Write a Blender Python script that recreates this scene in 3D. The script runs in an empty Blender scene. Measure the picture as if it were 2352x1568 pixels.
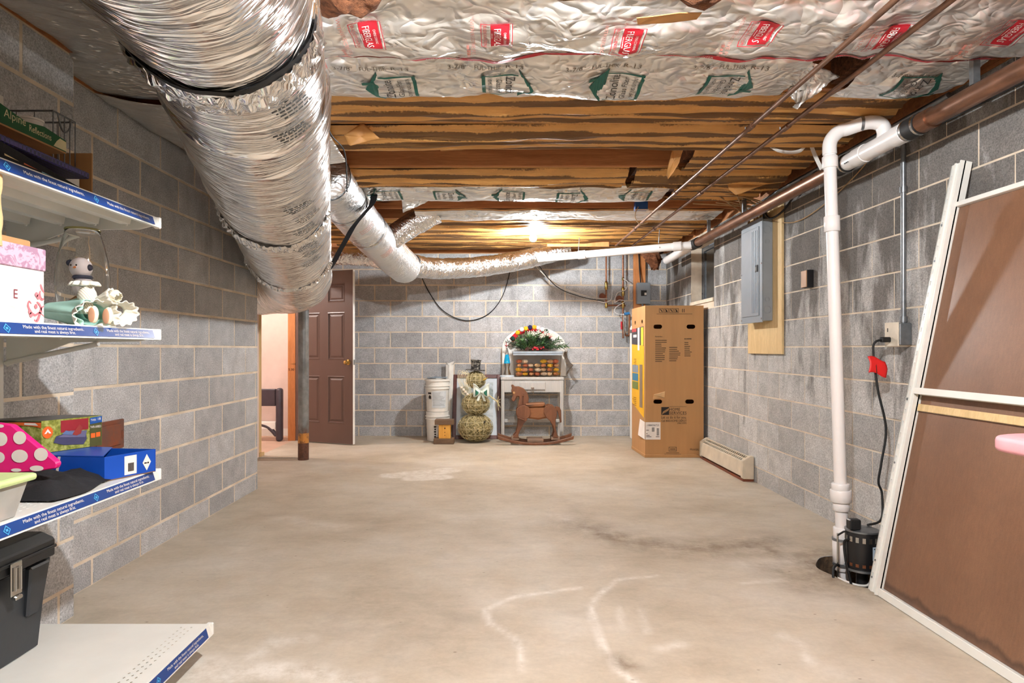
import bpy, bmesh, math, random
from mathutils import Vector, Matrix, noise as mnoise
random.seed(7)
R = math.radians
PI = math.pi
scene = bpy.context.scene
COL = scene.collection

# ---------------------------------------------------------------- camera
FPX, CX, CY, CAMH = 1464.0, 1145.0, 801.0, 1.115
cam_data = bpy.data.cameras.new('camera')
cam_data.sensor_width = 36.0
cam_data.lens = FPX / 2352.0 * 36.0
cam_data.shift_x = (1176.0 - CX) / 2352.0
cam_data.shift_y = (CY - 784.0) / 2352.0
cam_data.clip_start = 0.05
cam = bpy.data.objects.new('camera', cam_data)
COL.objects.link(cam)
cam.location = (0, 0, CAMH)
cam.rotation_euler = (R(90), 0, 0)
scene.camera = cam

# ---------------------------------------------------------------- world, exposure
world = bpy.data.worlds.new('world')
scene.world = world
world.use_nodes = True
world.node_tree.nodes['Background'].inputs[0].default_value = (0.55, 0.62, 0.72, 1)
world.node_tree.nodes['Background'].inputs[1].default_value = 0.12
scene.view_settings.view_transform = 'Standard'
scene.view_settings.look = 'None'
scene.view_settings.gamma = 1.0
scene.view_settings.use_curve_mapping = False
scene.view_settings.exposure = 1.74
BULB_W = 84.0          # watts per bare ceiling bulb
BULBS = [(0.35, 6.45, 2.235), (0.35, 1.05, 2.235)]

# ---------------------------------------------------------------- helpers
def P(px, py, d):
    """photo pixel at depth d (metres in front of the camera) -> world point"""
    return Vector(((px - CX) * d / FPX, d, CAMH + (CY - py) * d / FPX))

class MB:
    """collects geometry for one mesh object"""
    def __init__(s):
        s.v = []; s.f = []; s.uv = None
    def add(s, vs, fs):
        o = len(s.v)
        s.v += [Vector(a) for a in vs]
        s.f += [tuple(i + o for i in f) for f in fs]
        return s
    def box(s, x0, x1, y0, y1, z0, z1, mat=None):
        vs = [Vector((x, y, z)) for z in (z0, z1) for y in (y0, y1) for x in (x0, x1)]
        if mat is not None: vs = [mat @ a for a in vs]
        return s.add(vs, [(0, 2, 3, 1), (4, 5, 7, 6), (0, 1, 5, 4), (2, 6, 7, 3), (0, 4, 6, 2), (1, 3, 7, 5)])
    def ring_tube(s, rings, cap=True, closed=False):
        n = len(rings[0]); o = len(s.v)
        for r in rings: s.v += [Vector(a) for a in r]
        m = len(rings)
        for i in range(m if closed else m - 1):
            for j in range(n):
                a = o + i * n + j; b = o + i * n + (j + 1) % n
                i2 = (i + 1) % m
                c = o + i2 * n + (j + 1) % n; d = o + i2 * n + j
                s.f.append((a, b, c, d))
        if cap and not closed:
            s.f.append(tuple(o + j for j in reversed(range(n))))
            s.f.append(tuple(o + (m - 1) * n + j for j in range(n)))
        return s
    def tube(s, pts, r, n=10, cap=True, closed=False):
        pts = [Vector(p) for p in pts]
        rs = r if isinstance(r, (list, tuple)) else [r] * len(pts)
        rings = []
        up = None
        m = len(pts)
        for i, p in enumerate(pts):
            if closed: t = pts[(i + 1) % m] - pts[i - 1]
            elif i == 0: t = pts[1] - p
            elif i == m - 1: t = p - pts[i - 1]
            else: t = pts[i + 1] - pts[i - 1]
            if t.length < 1e-9: t = Vector((0, 0, 1))
            t.normalize()
            if up is None:
                up = Vector((0, 0, 1)) if abs(t.z) < .9 else Vector((1, 0, 0))
            a = t.cross(up)
            if a.length < 1e-6: a = t.cross(Vector((0, 1, 0)))
            a.normalize(); b = a.cross(t).normalized(); up = b
            rings.append([p + (a * math.cos(2 * PI * k / n) + b * math.sin(2 * PI * k / n)) * rs[i] for k in range(n)])
        return s.ring_tube(rings, cap, closed)
    def cyl(s, p0, p1, r0, r1=None, n=16):
        return s.tube([p0, p1], [r0, r0 if r1 is None else r1], n)
    def lathe(s, c, prof, n=24, axis='z', cap=False):
        c = Vector(c); rings = []
        for r, h in prof:
            ring = []
            for k in range(n):
                a = 2 * PI * k / n
                if axis == 'z': q = Vector((r * math.cos(a), r * math.sin(a), h))
                elif axis == 'y': q = Vector((r * math.cos(a), h, r * math.sin(a)))
                else: q = Vector((h, r * math.cos(a), r * math.sin(a)))
                ring.append(c + q)
            rings.append(ring)
        return s.ring_tube(rings, cap)
    def sphere(s, c, r, n=16, m=10, sc=(1, 1, 1)):
        c = Vector(c); prof = []
        rings = []
        for i in range(m + 1):
            th = PI * i / m
            rr = max(math.sin(th), 1e-3); h = math.cos(th)
            rings.append([c + Vector((r * rr * math.cos(2 * PI * k / n) * sc[0], r * rr * math.sin(2 * PI * k / n) * sc[1], r * h * sc[2])) for k in range(n)])
        return s.ring_tube(rings, False)
    def prism(s, pts, fn, t0, t1):
        """2-D outline extruded: fn(a, b, t) -> point"""
        n = len(pts)
        vs = [fn(a, b, t0) for a, b in pts] + [fn(a, b, t1) for a, b in pts]
        fs = [tuple(range(n)), tuple(reversed(range(n, 2 * n)))]
        for i in range(n):
            j = (i + 1) % n
            fs.append((i, n + i, n + j, j))
        return s.add(vs, fs)
    def grid(s, fn, nu, nv, closed_u=False):
        o = len(s.v); uv = []
        for j in range(nv + 1):
            for i in range(nu + 1):
                s.v.append(Vector(fn(i / nu, j / nv)))
        w = nu + 1
        for j in range(nv):
            for i in range(nu):
                s.f.append((o + j * w + i, o + j * w + i + 1, o + (j + 1) * w + i + 1, o + (j + 1) * w + i))
        return s
    def ribbon(s, pts, wvec, t=0.0):
        """flat strap along pts, width vector(s) wvec"""
        o = len(s.v); n = len(pts)
        for i, p in enumerate(pts):
            w = wvec[i] if isinstance(wvec, list) else wvec
            s.v.append(Vector(p) - Vector(w) / 2); s.v.append(Vector(p) + Vector(w) / 2)
        for i in range(n - 1):
            s.f.append((o + 2 * i, o + 2 * i + 1, o + 2 * i + 3, o + 2 * i + 2))
        return s
    def build(s, name, mat, parent=None, smooth=None, bevel=0, seg=1, uvf=None, solid=0, kind=None, label=None, fix=True):
        me = bpy.data.meshes.new(name)
        base = base_of(parent)
        me.from_pydata([tuple(a - base) for a in s.v], [], s.f)
        if bevel or fix:
            bm = bmesh.new(); bm.from_mesh(me)
            if fix: bmesh.ops.recalc_face_normals(bm, faces=bm.faces)
            if bevel:
                ed = [e for e in bm.edges if len(e.link_faces) == 2 and e.calc_face_angle(0) > R(28)]
                bmesh.ops.bevel(bm, geom=ed, offset=bevel, segments=seg, affect='EDGES', profile=.5, clamp_overlap=True)
            bm.to_mesh(me); bm.free()
        if uvf:
            ul = me.uv_layers.new(name='UVMap')
            for lp in me.loops:
                ul.data[lp.index].uv = uvf(me.vertices[lp.vertex_index].co + base)
        if smooth is not None:
            me.shade_smooth()
            if smooth < 180: me.set_sharp_from_angle(angle=R(smooth))
        o = bpy.data.objects.new(name, me)
        if isinstance(mat, (list, tuple)):
            for m in mat: me.materials.append(m)
        else: me.materials.append(mat)
        COL.objects.link(o)
        if parent is not None: o.parent = parent
        if solid:
            md = o.modifiers.new('thickness', 'SOLIDIFY'); md.thickness = solid; md.offset = 0
        if kind: o['kind'] = kind
        if label: o['label'] = label
        return o

def base_of(parent):
    b = Vector((0, 0, 0))
    while parent is not None:
        b += parent.location; parent = parent.parent
    return b

def thing(name, label, cat, loc=(0, 0, 0), group=None, kind=None):
    o = bpy.data.objects.new(name, None); COL.objects.link(o)
    o.location = loc; o.empty_display_size = .05
    return tag(o, label, cat, group, kind)
def tag(o, label=None, cat=None, group=None, kind=None):
    if label: o['label'] = label
    if cat: o['category'] = cat
    if group: o['group'] = group
    if kind: o['kind'] = kind
    return o

def smoothpath(pts, n=8, closed=False):
    pts = [Vector(p) for p in pts]; out = []
    m = len(pts)
    for i in range(m if closed else m - 1):
        if closed: p0, p1, p2, p3 = pts[i - 1], pts[i], pts[(i + 1) % m], pts[(i + 2) % m]
        else:
            p0 = pts[max(i - 1, 0)]; p1 = pts[i]; p2 = pts[i + 1]; p3 = pts[min(i + 2, m - 1)]
        for k in range(n):
            t = k / n
            out.append(.5 * ((2 * p1) + (p2 - p0) * t + (2 * p0 - 5 * p1 + 4 * p2 - p3) * t * t + (3 * p1 - p0 - 3 * p2 + p3) * t ** 3))
    if not closed: out.append(pts[-1])
    return out

def plate_with_holes(outer, holes, fn, t0, t1):
    """sheet with real openings: 2-D outline and hole loops, fn(a, b, t) -> point, thickness t0..t1"""
    bm = bmesh.new(); loops = []
    for lp in [outer] + list(holes):
        vs = [bm.verts.new((a, b, 0)) for a, b in lp]; loops.append(vs)
        for i in range(len(vs)): bm.edges.new((vs[i - 1], vs[i]))
    bmesh.ops.triangle_fill(bm, use_beauty=True, use_dissolve=False, edges=list(bm.edges), normal=(0, 0, 1))
    bm.verts.index_update()
    pts = [(v.co.x, v.co.y) for v in bm.verts]; n = len(pts); tri = [tuple(v.index for v in f.verts) for f in bm.faces]
    idx = [[v.index for v in l] for l in loops]; bm.free()
    fs = [tuple(f) for f in tri] + [tuple(i + n for i in reversed(f)) for f in tri]
    for l in idx:
        for i in range(len(l)): fs.append((l[i - 1], l[i], l[i] + n, l[i - 1] + n))
    m = MB(); m.add([fn(a, b, t0) for a, b in pts] + [fn(a, b, t1) for a, b in pts], fs); return m

# flat print: text as mesh laid on any surface by a mapping function
_tc = {}
def text_geo(body):
    if body not in _tc:
        cu = bpy.data.curves.new('t', 'FONT'); cu.body = body; cu.size = 1; cu.resolution_u = 2
        ob = bpy.data.objects.new('t', cu)
        me = bpy.data.meshes.new_from_object(ob)
        vs = [(v.co.x, v.co.y) for v in me.vertices]; fs = [tuple(p.vertices) for p in me.polygons]
        x0 = min(a for a, b in vs); x1 = max(a for a, b in vs); y0 = 0.0; y1 = .70
        _tc[body] = ([((a - x0) / (x1 - x0), b / y1) for a, b in vs], fs, (x1 - x0) / y1)
        bpy.data.meshes.remove(me); bpy.data.objects.remove(ob); bpy.data.curves.remove(cu)
    return _tc[body]
def add_text(mb, body, fn, u0, v0, h, w=None, u1=None, align='l'):
    """text with cap height h, lower left at (u0,v0), width w (or natural); fn(u,v)->point"""
    vs, fs, asp = text_geo(body)
    if w is None: w = asp * h
    if align == 'c': u0 -= w / 2
    if align == 'r': u0 -= w
    mb.add([fn(u0 + a * w, v0 + b * h) for a, b in vs], fs)
def add_rect(mb, fn, u0, u1, v0, v1, nu=1, nv=1):
    o = MB(); o.grid(lambda a, b: fn(u0 + (u1 - u0) * a, v0 + (v1 - v0) * b), nu, nv)
    mb.add(o.v, o.f)
def add_poly(mb, fn, pts):
    mb.add([fn(a, b) for a, b in pts], [tuple(range(len(pts)))])
_br = random.Random(77)
def add_bars(mb, fn, u0, v0, h, w):
    """print too small to read: a row of short dashes"""
    u = 0.0
    while u < w - h * .3:
        d = min(_br.uniform(.5, 1.6) * h, w - u)
        add_rect(mb, fn, u0 + u, u0 + u + d, v0, v0 + h * _br.uniform(.7, 1.0)); u += d + h * .35
def frame_fn(o, u, v, n, eps=.0015):
    o = Vector(o); u = Vector(u).normalized(); v = Vector(v).normalized(); n = Vector(n).normalized()
    return lambda a, b: o + u * a + v * b + n * eps

# ---------------------------------------------------------------- materials
_mats = {}
def srgb(r, g, b):
    f = lambda c: (c / 255 / 12.92) if c / 255 <= .04045 else ((c / 255 + .055) / 1.055) ** 2.4
    return (f(r), f(g), f(b), 1)
class NT:
    def __init__(s, name):
        s.m = bpy.data.materials.new(name); s.m.use_nodes = True
        s.t = s.m.node_tree; s.n = s.t.nodes; s.l = s.t.links
        s.b = s.n['Principled BSDF']
    def node(s, typ, **kw):
        n = s.n.new(typ)
        for k, v in kw.items():
            if k.startswith('i_'):
                key = k[2:]
                n.inputs[int(key) if key.isdigit() else key.replace('_', ' ')].default_value = v
            else: setattr(n, k, v)
        return n
    def link(s, a, b): s.l.new(a, b)
    def coord(s, kind='Object', scale=(1, 1, 1), rot=(0, 0, 0)):
        if kind == 'World': o = s.node('ShaderNodeNewGeometry').outputs['Position']
        else: o = s.node('ShaderNodeTexCoord').outputs[kind]
        mp = s.node('ShaderNodeMapping'); s.link(o, mp.inputs[0]); mp.inputs['Scale'].default_value = scale; mp.inputs['Rotation'].default_value = rot
        return mp.outputs[0]
    def noise(s, co, scale, detail=4, rough=.55, dist=0):
        n = s.node('ShaderNodeTexNoise'); s.link(co, n.inputs['Vector'])
        n.inputs['Scale'].default_value = scale; n.inputs['Detail'].default_value = detail; n.inputs['Roughness'].default_value = rough; n.inputs['Distortion'].default_value = dist
        return n.outputs['Fac']
    def ramp(s, fac, stops, interp='LINEAR'):
        r = s.node('ShaderNodeValToRGB'); s.link(fac, r.inputs[0]); e = r.color_ramp.elements
        r.color_ramp.interpolation = interp
        while len(e) < len(stops): e.new(.5)
        for i, (p, c) in enumerate(stops):
            e[i].position = p; e[i].color = c if isinstance(c, tuple) else (c, c, c, 1)
        return r.outputs[0]
    def mix(s, fac, a, b, mode='MIX'):
        m = s.node('ShaderNodeMix', data_type='RGBA', blend_type=mode)
        for v, k in ((fac, 0), (a, 6), (b, 7)):
            if hasattr(v, 'links') or hasattr(v, 'is_linked'): s.link(v, m.inputs[k])
            else: m.inputs[k].default_value = v
        return m.outputs[2]
    def math(s, op, a, b=0.0):
        m = s.node('ShaderNodeMath', operation=op)
        for v, k in ((a, 0), (b, 1)):
            if hasattr(v, 'is_linked'): s.link(v, m.inputs[k])
            else: m.inputs[k].default_value = v
        return m.outputs[0]
    def bump(s, h, strength=.3, dist=.01):
        b = s.node('ShaderNodeBump'); s.link(h, b.inputs['Height']); b.inputs['Strength'].default_value = strength; b.inputs['Distance'].default_value = dist
        s.link(b.outputs[0], s.b.inputs['Normal'])
        return b
    def set(s, color=None, rough=None, metal=None):
        for k, v in (('Base Color', color), ('Roughness', rough), ('Metallic', metal)):
            if v is None: continue
            if hasattr(v, 'is_linked'): s.link(v, s.b.inputs[k])
            else: s.b.inputs[k].default_value = v
        return s.m

def plain(name, rgb, rough=.5, metal=0, var=.12, scale=14, bump=0, bscale=60, coord='Object', stretch=(1, 1, 1), trans=0, coat=0):
    """procedural paint / plastic / metal: base colour with soft noise variation and grain"""
    if name in _mats: return _mats[name]
    t = NT(name); c = srgb(*rgb)
    co = t.coord(coord, stretch)
    f = t.noise(co, scale, 4)
    lo = tuple(x * (1 - var) for x in c[:3]) + (1,); hi = tuple(min(x * (1 + var), 1) for x in c[:3]) + (1,)
    col = t.ramp(f, [(.3, lo), (.7, hi)])
    t.set(col, rough, metal)
    if bump: t.bump(t.noise(co, bscale, 3), bump, .004)
    if trans: t.b.inputs['Transmission Weight'].default_value = trans
    if coat: t.b.inputs['Coat Weight'].default_value = coat
    _mats[name] = t.m
    return t.m

def mat_block(name, dark, light, stain_lo, stain_hi, stain_col, zb, rise=0.0):
    t = NT(name)
    w = t.coord('World')
    oi = t.node('ShaderNodeObjectInfo')
    rnd = oi.outputs['Random']
    base = t.ramp(rnd, [(0, dark), (1, light)])
    # aggregate speckle
    sp = t.noise(w, 150, 3, .7)
    base = t.mix(.75, base, t.ramp(sp, [(.30, .38), (.5, .95), (.70, 1.5)]), 'MULTIPLY')
    md = t.noise(w, 9, 5, .6)
    base = t.mix(.7, base, t.ramp(md, [(.3, .78), (.7, 1.2)]), 'MULTIPLY')
    # damp streaks running down the blocks
    st = t.noise(t.coord('World', (3.2, 3.2, .9)), 1.6, 5, .6, .4)
    sep = t.node('ShaderNodeSeparateXYZ'); t.link(t.node('ShaderNodeNewGeometry').outputs['Position'], sep.inputs[0])
    zz = t.math('MULTIPLY', t.math('SUBTRACT', sep.outputs[2], zb), rise)
    fac = t.math('ADD', st, zz)
    fac = t.math('ADD', fac, t.math('MULTIPLY', t.math('SUBTRACT', rnd, .5), .10))
    msk = t.ramp(fac, [(stain_lo, 0.0), (stain_hi, 1.0)])
    base = t.mix(msk, base, t.mix(1, base, stain_col, 'MULTIPLY'))
    # a few rusty / lime blotches
    ef = t.noise(w, 2.3, 6, .65)
    base = t.mix(t.ramp(ef, [(.66, 0.0), (.76, .35)]), base, srgb(196, 190, 182))
    t.set(base, .92)
    t.bump(t.noise(w, 220, 3, .7), .55, .004)
    return t.m
M = {}
M['block_left'] = mat_block('block_left', srgb(168, 168, 169), srgb(194, 194, 195), .62, .85, (.62, .60, .58, 1), 1.2)
M['block_back'] = mat_block('block_back', srgb(166, 167, 169), srgb(194, 195, 197), .60, .80, (.55, .53, .52, 1), 1.6)
M['block_right'] = mat_block('block_right', srgb(170, 169, 167), srgb(198, 197, 195), .50, .66, (.33, .31, .295, 1), 1.15, .22)
def mat_mortar():
    t = NT('mortar'); w = t.coord('World')
    c = t.ramp(t.noise(w, 6, 5), [(.3, srgb(202, 186, 164)), (.7, srgb(236, 222, 202))])
    t.set(c, .95); t.bump(t.noise(w, 90, 4), .4, .004); return t.m
M['mortar'] = mat_mortar()
def mat_wood(name, a, b, scale=2.2, stretch=(1, 14, 14), rough=.65, coord='Object', knots=True):
    t = NT(name); co = t.coord(coord, stretch)
    f = t.noise(co, scale, 6, .6, .8)
    col = t.ramp(f, [(.25, a), (.5, tuple((x + y) / 2 for x, y in zip(a, b))), (.75, b)])
    f2 = t.noise(co, scale * 9, 3)
    col = t.mix(.5, col, t.ramp(f2, [(.3, .8), (.7, 1.15)]), 'MULTIPLY')
    if knots:
        v = t.node('ShaderNodeTexVoronoi'); t.link(t.coord(coord, (1.0, 5, 5)), v.inputs['Vector']); v.inputs['Scale'].default_value = 1.6
        k = t.ramp(v.outputs['Distance'], [(.04, 1.0), (.13, 0.0)])
        col = t.mix(k, col, tuple(x * .35 for x in a[:3]) + (1,))
    t.set(col, rough); t.bump(f2, .15, .002); return t.m
M['joist'] = mat_wood('joist_wood', srgb(158, 98, 56), srgb(206, 140, 86))
M['subfloor'] = mat_wood('subfloor_wood', srgb(84, 52, 30), srgb(128, 84, 52), stretch=(9, 1, 9))
M['pine'] = mat_wood('new_pine', srgb(196, 158, 106), srgb(226, 194, 144), stretch=(12, 12, 1))
M['plywood'] = mat_wood('plywood', srgb(204, 172, 120), srgb(228, 200, 150), stretch=(10, 10, 1.2), knots=False)
M['orange_pine'] = mat_wood('orange_pine', srgb(196, 122, 66), srgb(220, 150, 94), stretch=(12, 12, 1))
M['horse'] = mat_wood('stained_wood', srgb(98, 58, 36), srgb(128, 82, 54), stretch=(8, 8, 1.5), rough=.42)
M['horse_body'] = mat_wood('stained_wood_light', srgb(126, 78, 44), srgb(150, 98, 60), stretch=(1.5, 8, 8), rough=.42)

def mat_floor():
    t = NT('concrete_floor'); w = t.coord('World')
    c = t.ramp(t.noise(w, 1.1, 7, .62), [(.28, srgb(168, 154, 133)), (.5, srgb(190, 179, 161)), (.72, srgb(203, 196, 184))])
    c = t.mix(.6, c, t.ramp(t.noise(t.coord('World', (1, 1.9, 1), (0, 0, .35)), 5, 6, .7, .6), [(.3, .80), (.52, 1.0), (.72, 1.12)]), 'MULTIPLY')
    c = t.mix(.45, c, t.ramp(t.noise(w, 42, 5, .7), [(.3, .84), (.7, 1.12)]), 'MULTIPLY')
    a = t.node('ShaderNodeAttribute', attribute_name='stain')
    br = t.ramp(t.noise(w, 11, 6, .75), [(.32, .0), (.6, 1.0)])
    lime = t.math('MULTIPLY', a.outputs['Fac'], br)
    c = t.mix(lime, c, srgb(226, 221, 212))
    d = t.node('ShaderNodeAttribute', attribute_name='dirt')
    dm = t.math('MULTIPLY', d.outputs['Fac'], t.ramp(t.noise(w, 7, 6, .75), [(.34, .15), (.62, 1.0)]))
    c = t.mix(dm, c, srgb(112, 92, 70))
    # small specks of grit
    v = t.node('ShaderNodeTexVoronoi'); t.link(t.coord('World', (1, 2.2, 1)), v.inputs['Vector']); v.inputs['Scale'].default_value = 5.5
    k = t.ramp(v.outputs['Distance'], [(.02, .75), (.05, 0.0)])
    c = t.mix(k, c, srgb(96, 78, 58))
    t.set(c, t.ramp(t.noise(w, 3, 4), [(.3, .5), (.7, .78)]))
    t.bump(t.noise(w, 26, 6, .7), .12, .004)
    return t.m
M['floor'] = mat_floor()

def mat_foil(name, stretch, fine_stretch, tint=(.86, .85, .83, 1), metal=1.0, r0=.14, r1=.30, strength=.5, dist=.02, coord='UV', grid=0, pale=None, fineamt=.35):
    """crinkled foil: ridged long creases plus a layer of finer ones"""
    t = NT(name)
    def ridge(st, det):
        n = t.noise(t.coord(coord, st), 1.0, det, .5, .6)
        return t.math('SUBTRACT', 1.0, t.math('MULTIPLY', t.math('ABSOLUTE', t.math('SUBTRACT', n, .5)), 4.0))
    h = t.math('ADD', ridge(stretch, 2), t.math('MULTIPLY', ridge(fine_stretch, 1), fineamt))
    if grid:
        g = t.node('ShaderNodeTexBrick'); t.link(t.coord(coord), g.inputs['Vector']); g.offset = 0
        g.inputs['Scale'].default_value = grid; g.inputs['Mortar Size'].default_value = .03
        g.inputs['Brick Width'].default_value = .5; g.inputs['Row Height'].default_value = .25
        h = t.math('SUBTRACT', h, t.math('MULTIPLY', g.outputs['Fac'], .25))
    t.bump(h, strength, dist)
    col = tint
    if pale is not None:
        col = t.mix(t.ramp(t.noise(t.coord(coord), 2.2, 4), [(.35, 0.0), (.65, 1.0)]), tint, pale)
    t.set(col, t.ramp(t.noise(t.coord(coord, (3, 3, 3)), 1.0, 3), [(.3, r0), (.7, r1)]), metal)
    return t.m
M['duct'] = mat_foil('foil_duct_wrap', (3.0, 24.0, 1), (8, 60, 1), (.88, .87, .86, 1), 1.0, .16, .30, .55, .022)
M['duct2'] = mat_foil('foil_scrim_duct', (4, 7, 1), (20, 30, 1), (.86, .87, .88, 1), .95, .26, .38, .42, .016, grid=20)
M['flex'] = mat_foil('foil_flex', (14, 30, 1), (30, 70, 1), (.88, .87, .86, 1), 1.0, .16, .30, .6, .012)
M['batt_foil'] = mat_foil('foil_batt_facing', (3.5, 6, 1), (11, 16, 1), (.80, .79, .77, 1), .80, .24, .42, .75, .03, pale=(.94, .92, .88, 1), fineamt=.4)
M['blanket'] = mat_foil('foil_scrim_blanket', (4, 16, 1), (12, 40, 1), (.74, .73, .72, 1), .9, .28, .42, .9, .03, grid=26, pale=(.84, .80, .75, 1))

def mat_kraft():
    """brown kraft facing with darker bitumen bands along the batt (uv.y across the batt)"""
    t = NT('kraft_paper'); uv = t.coord('UV')
    sep = t.node('ShaderNodeSeparateXYZ'); t.link(uv, sep.inputs[0])
    wob = t.noise(t.coord('UV', (1.2, 3, 1)), 2.0, 4)
    y = t.math('ADD', sep.outputs[1], t.math('MULTIPLY', t.math('SUBTRACT', wob, .5), .22))
    s = t.math('SINE', t.math('MULTIPLY', y, 2 * PI * 3.6))
    s = t.math('ADD', t.math('MULTIPLY', s, .5), .5)
    sp = t.noise(t.coord('UV', (1, .5, 1)), 70, 3)
    s = t.math('ADD', s, t.math('MULTIPLY', t.math('SUBTRACT', sp, .5), .55))
    col = t.ramp(s, [(.36, srgb(112, 76, 36)), (.54, srgb(214, 158, 88))])
    col = t.mix(.6, col, t.ramp(t.noise(uv, 5, 5), [(.3, .75), (.7, 1.2)]), 'MULTIPLY')
    t.set(col, .5); t.bump(t.noise(t.coord('UV', (3, 10, 1)), 3, 5), .5, .02)
    return t.m
M['kraft'] = mat_kraft()
M['kraft_edge'] = plain('kraft_edge', (190, 136, 76), .6, var=.18, scale=8)
def mat_wool():
    t = NT('fibreglass_wool'); w = t.coord('World')
    c = t.ramp(t.noise(t.coord('World', (1, 3, 3)), 14, 6, .7), [(.3, srgb(72, 40, 24)), (.6, srgb(142, 90, 58)), (.8, srgb(190, 132, 92))])
    t.set(c, 1.0); t.bump(t.noise(w, 60, 5, .7), .9, .02); return t.m
M['wool'] = mat_wool()
M['white_metal'] = plain('white_enamel', (226, 226, 220), .35, var=.05, scale=5, bump=.05)
M['grey_metal'] = plain('grey_enamel', (146, 154, 162), .4, .15, var=.06, scale=6)
M['grey_dark'] = plain('dark_grey_enamel', (104, 106, 104), .5, .2, var=.06, scale=6)
M['galv'] = plain('galvanised', (140, 144, 148), .4, .85, var=.15, scale=30)
M['pvc'] = plain('pvc', (232, 228, 226), .3, var=.03, scale=4)
M['copper'] = plain('old_copper', (128, 92, 72), .36, .75, var=.3, scale=9, stretch=(4, 1, 4))
M['copper2'] = plain('copper_pipe', (142, 92, 66), .4, .8, var=.3, scale=12)
M['conduit'] = plain('rusty_conduit', (120, 86, 66), .45, .6, var=.35, scale=9)
M['black'] = plain('black_plastic', (24, 24, 26), .4, var=.2)
M['rubber'] = plain('black_rubber', (18, 18, 19), .6, var=.2)
M['blackcloth'] = plain('black_cloth', (22, 22, 26), .85, var=.3, bump=.4, bscale=90)
M['steel'] = plain('steel', (190, 188, 184), .25, 1, var=.1)
M['brass'] = plain('brass', (190, 160, 96), .25, 1, var=.1)
M['white'] = plain('white_paint', (236, 234, 228), .5, var=.05)
M['brown_door'] = plain('brown_door_paint', (98, 76, 68), .38, var=.08, scale=3, stretch=(1, 1, .3), bump=.06, bscale=30)
M['card'] = plain('corrugated_cardboard', (186, 140, 92), .8, var=.06, scale=3, stretch=(6, 6, .4), bump=.05, bscale=20)
M['card_dark'] = M['card']
M['hole'] = plain('dark_knot', (74, 46, 26), .8)
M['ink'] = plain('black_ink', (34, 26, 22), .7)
M['red'] = plain('red_print', (198, 34, 50), .5, var=.1)
M['red_faint'] = plain('faded_red_print', (206, 140, 128), .6, var=.2)
M['white_print'] = plain('white_print', (236, 228, 222), .55, var=.05)
M['green_print'] = plain('green_print', (18, 96, 84), .5, var=.1)
M['brown_ink'] = plain('brown_ink', (112, 100, 84), .6, var=.2)
M['dark_ink'] = plain('dark_ink', (52, 52, 50), .6, var=.2)
M['blue_strip'] = plain('blue_strip', (22, 62, 132), .3, var=.12, scale=3)
M['lightblue'] = plain('light_blue_print', (70, 160, 214), .4)
M['pink_wall'] = plain('peach_wall', (226, 206, 196), .7, var=.03)
M['peach_floor'] = plain('peach_floor', (196, 164, 142), .6, var=.1, scale=3)

def mat_rust(name, base, rust, lo, hi, metal=.5, rough=.5):
    t = NT(name); w = t.coord('World')
    f = t.noise(w, 9, 6, .7)
    c = t.mix(t.ramp(f, [(lo, 0.0), (hi, 1.0)]), base, rust)
    t.set(c, rough, metal); t.bump(f, .2, .003); return t.m
M['rusty_panel'] = mat_rust('rusty_steel', srgb(112, 74, 60), srgb(138, 70, 38), .4, .65, .2, .7)
def mat_column():
    t = NT('painted_column'); w = t.coord('World')
    sep = t.node('ShaderNodeSeparateXYZ'); t.link(t.node('ShaderNodeNewGeometry').outputs['Position'], sep.inputs[0])
    f = t.math('SUBTRACT', t.math('MULTIPLY', t.noise(t.coord('World', (3, 3, 1)), 5, 6, .7), .5), sep.outputs[2])
    k = t.ramp(t.math('ADD', f, .2), [(.10, 0.0), (.22, 1.0)])
    rust = t.ramp(t.noise(w, 26, 5, .7), [(.35, srgb(74, 48, 38)), (.65, srgb(112, 74, 56))])
    c = t.mix(k, t.ramp(t.noise(w, 12, 5), [(.3, srgb(104, 104, 102)), (.7, srgb(140, 140, 138))]), rust)
    # ochre band of old paint
    b = t.math('MULTIPLY', t.math('GREATER_THAN', sep.outputs[2], .17), t.math('LESS_THAN', sep.outputs[2], .27))
    k2 = t.math('MULTIPLY', b, t.ramp(t.noise(t.coord('World', (1, 1, .6)), 20, 6, .75), [(.42, 0.0), (.52, 1.0)]))
    c = t.mix(k2, c, srgb(196, 134, 62))
    t.set(c, .45, .2); return t.m
M['column'] = mat_column()
def mat_emit(name, col, strength):
    t = NT(name); t.set(col, .5)
    t.b.inputs['Emission Color'].default_value = col; t.b.inputs['Emission Strength'].default_value = strength
    return t.m
def mat_glass(name, col=(1, 1, 1, 1), rough=.02, ior=1.3, alpha=1.0):
    t = NT(name); co = t.coord('Object')
    t.set(col, t.ramp(t.noise(co, 9, 3), [(.3, rough), (.7, rough * 2.2)]))
    t.b.inputs['Transmission Weight'].default_value = 1; t.b.inputs['IOR'].default_value = ior
    t.b.inputs['Alpha'].default_value = alpha
    return t.m

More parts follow.
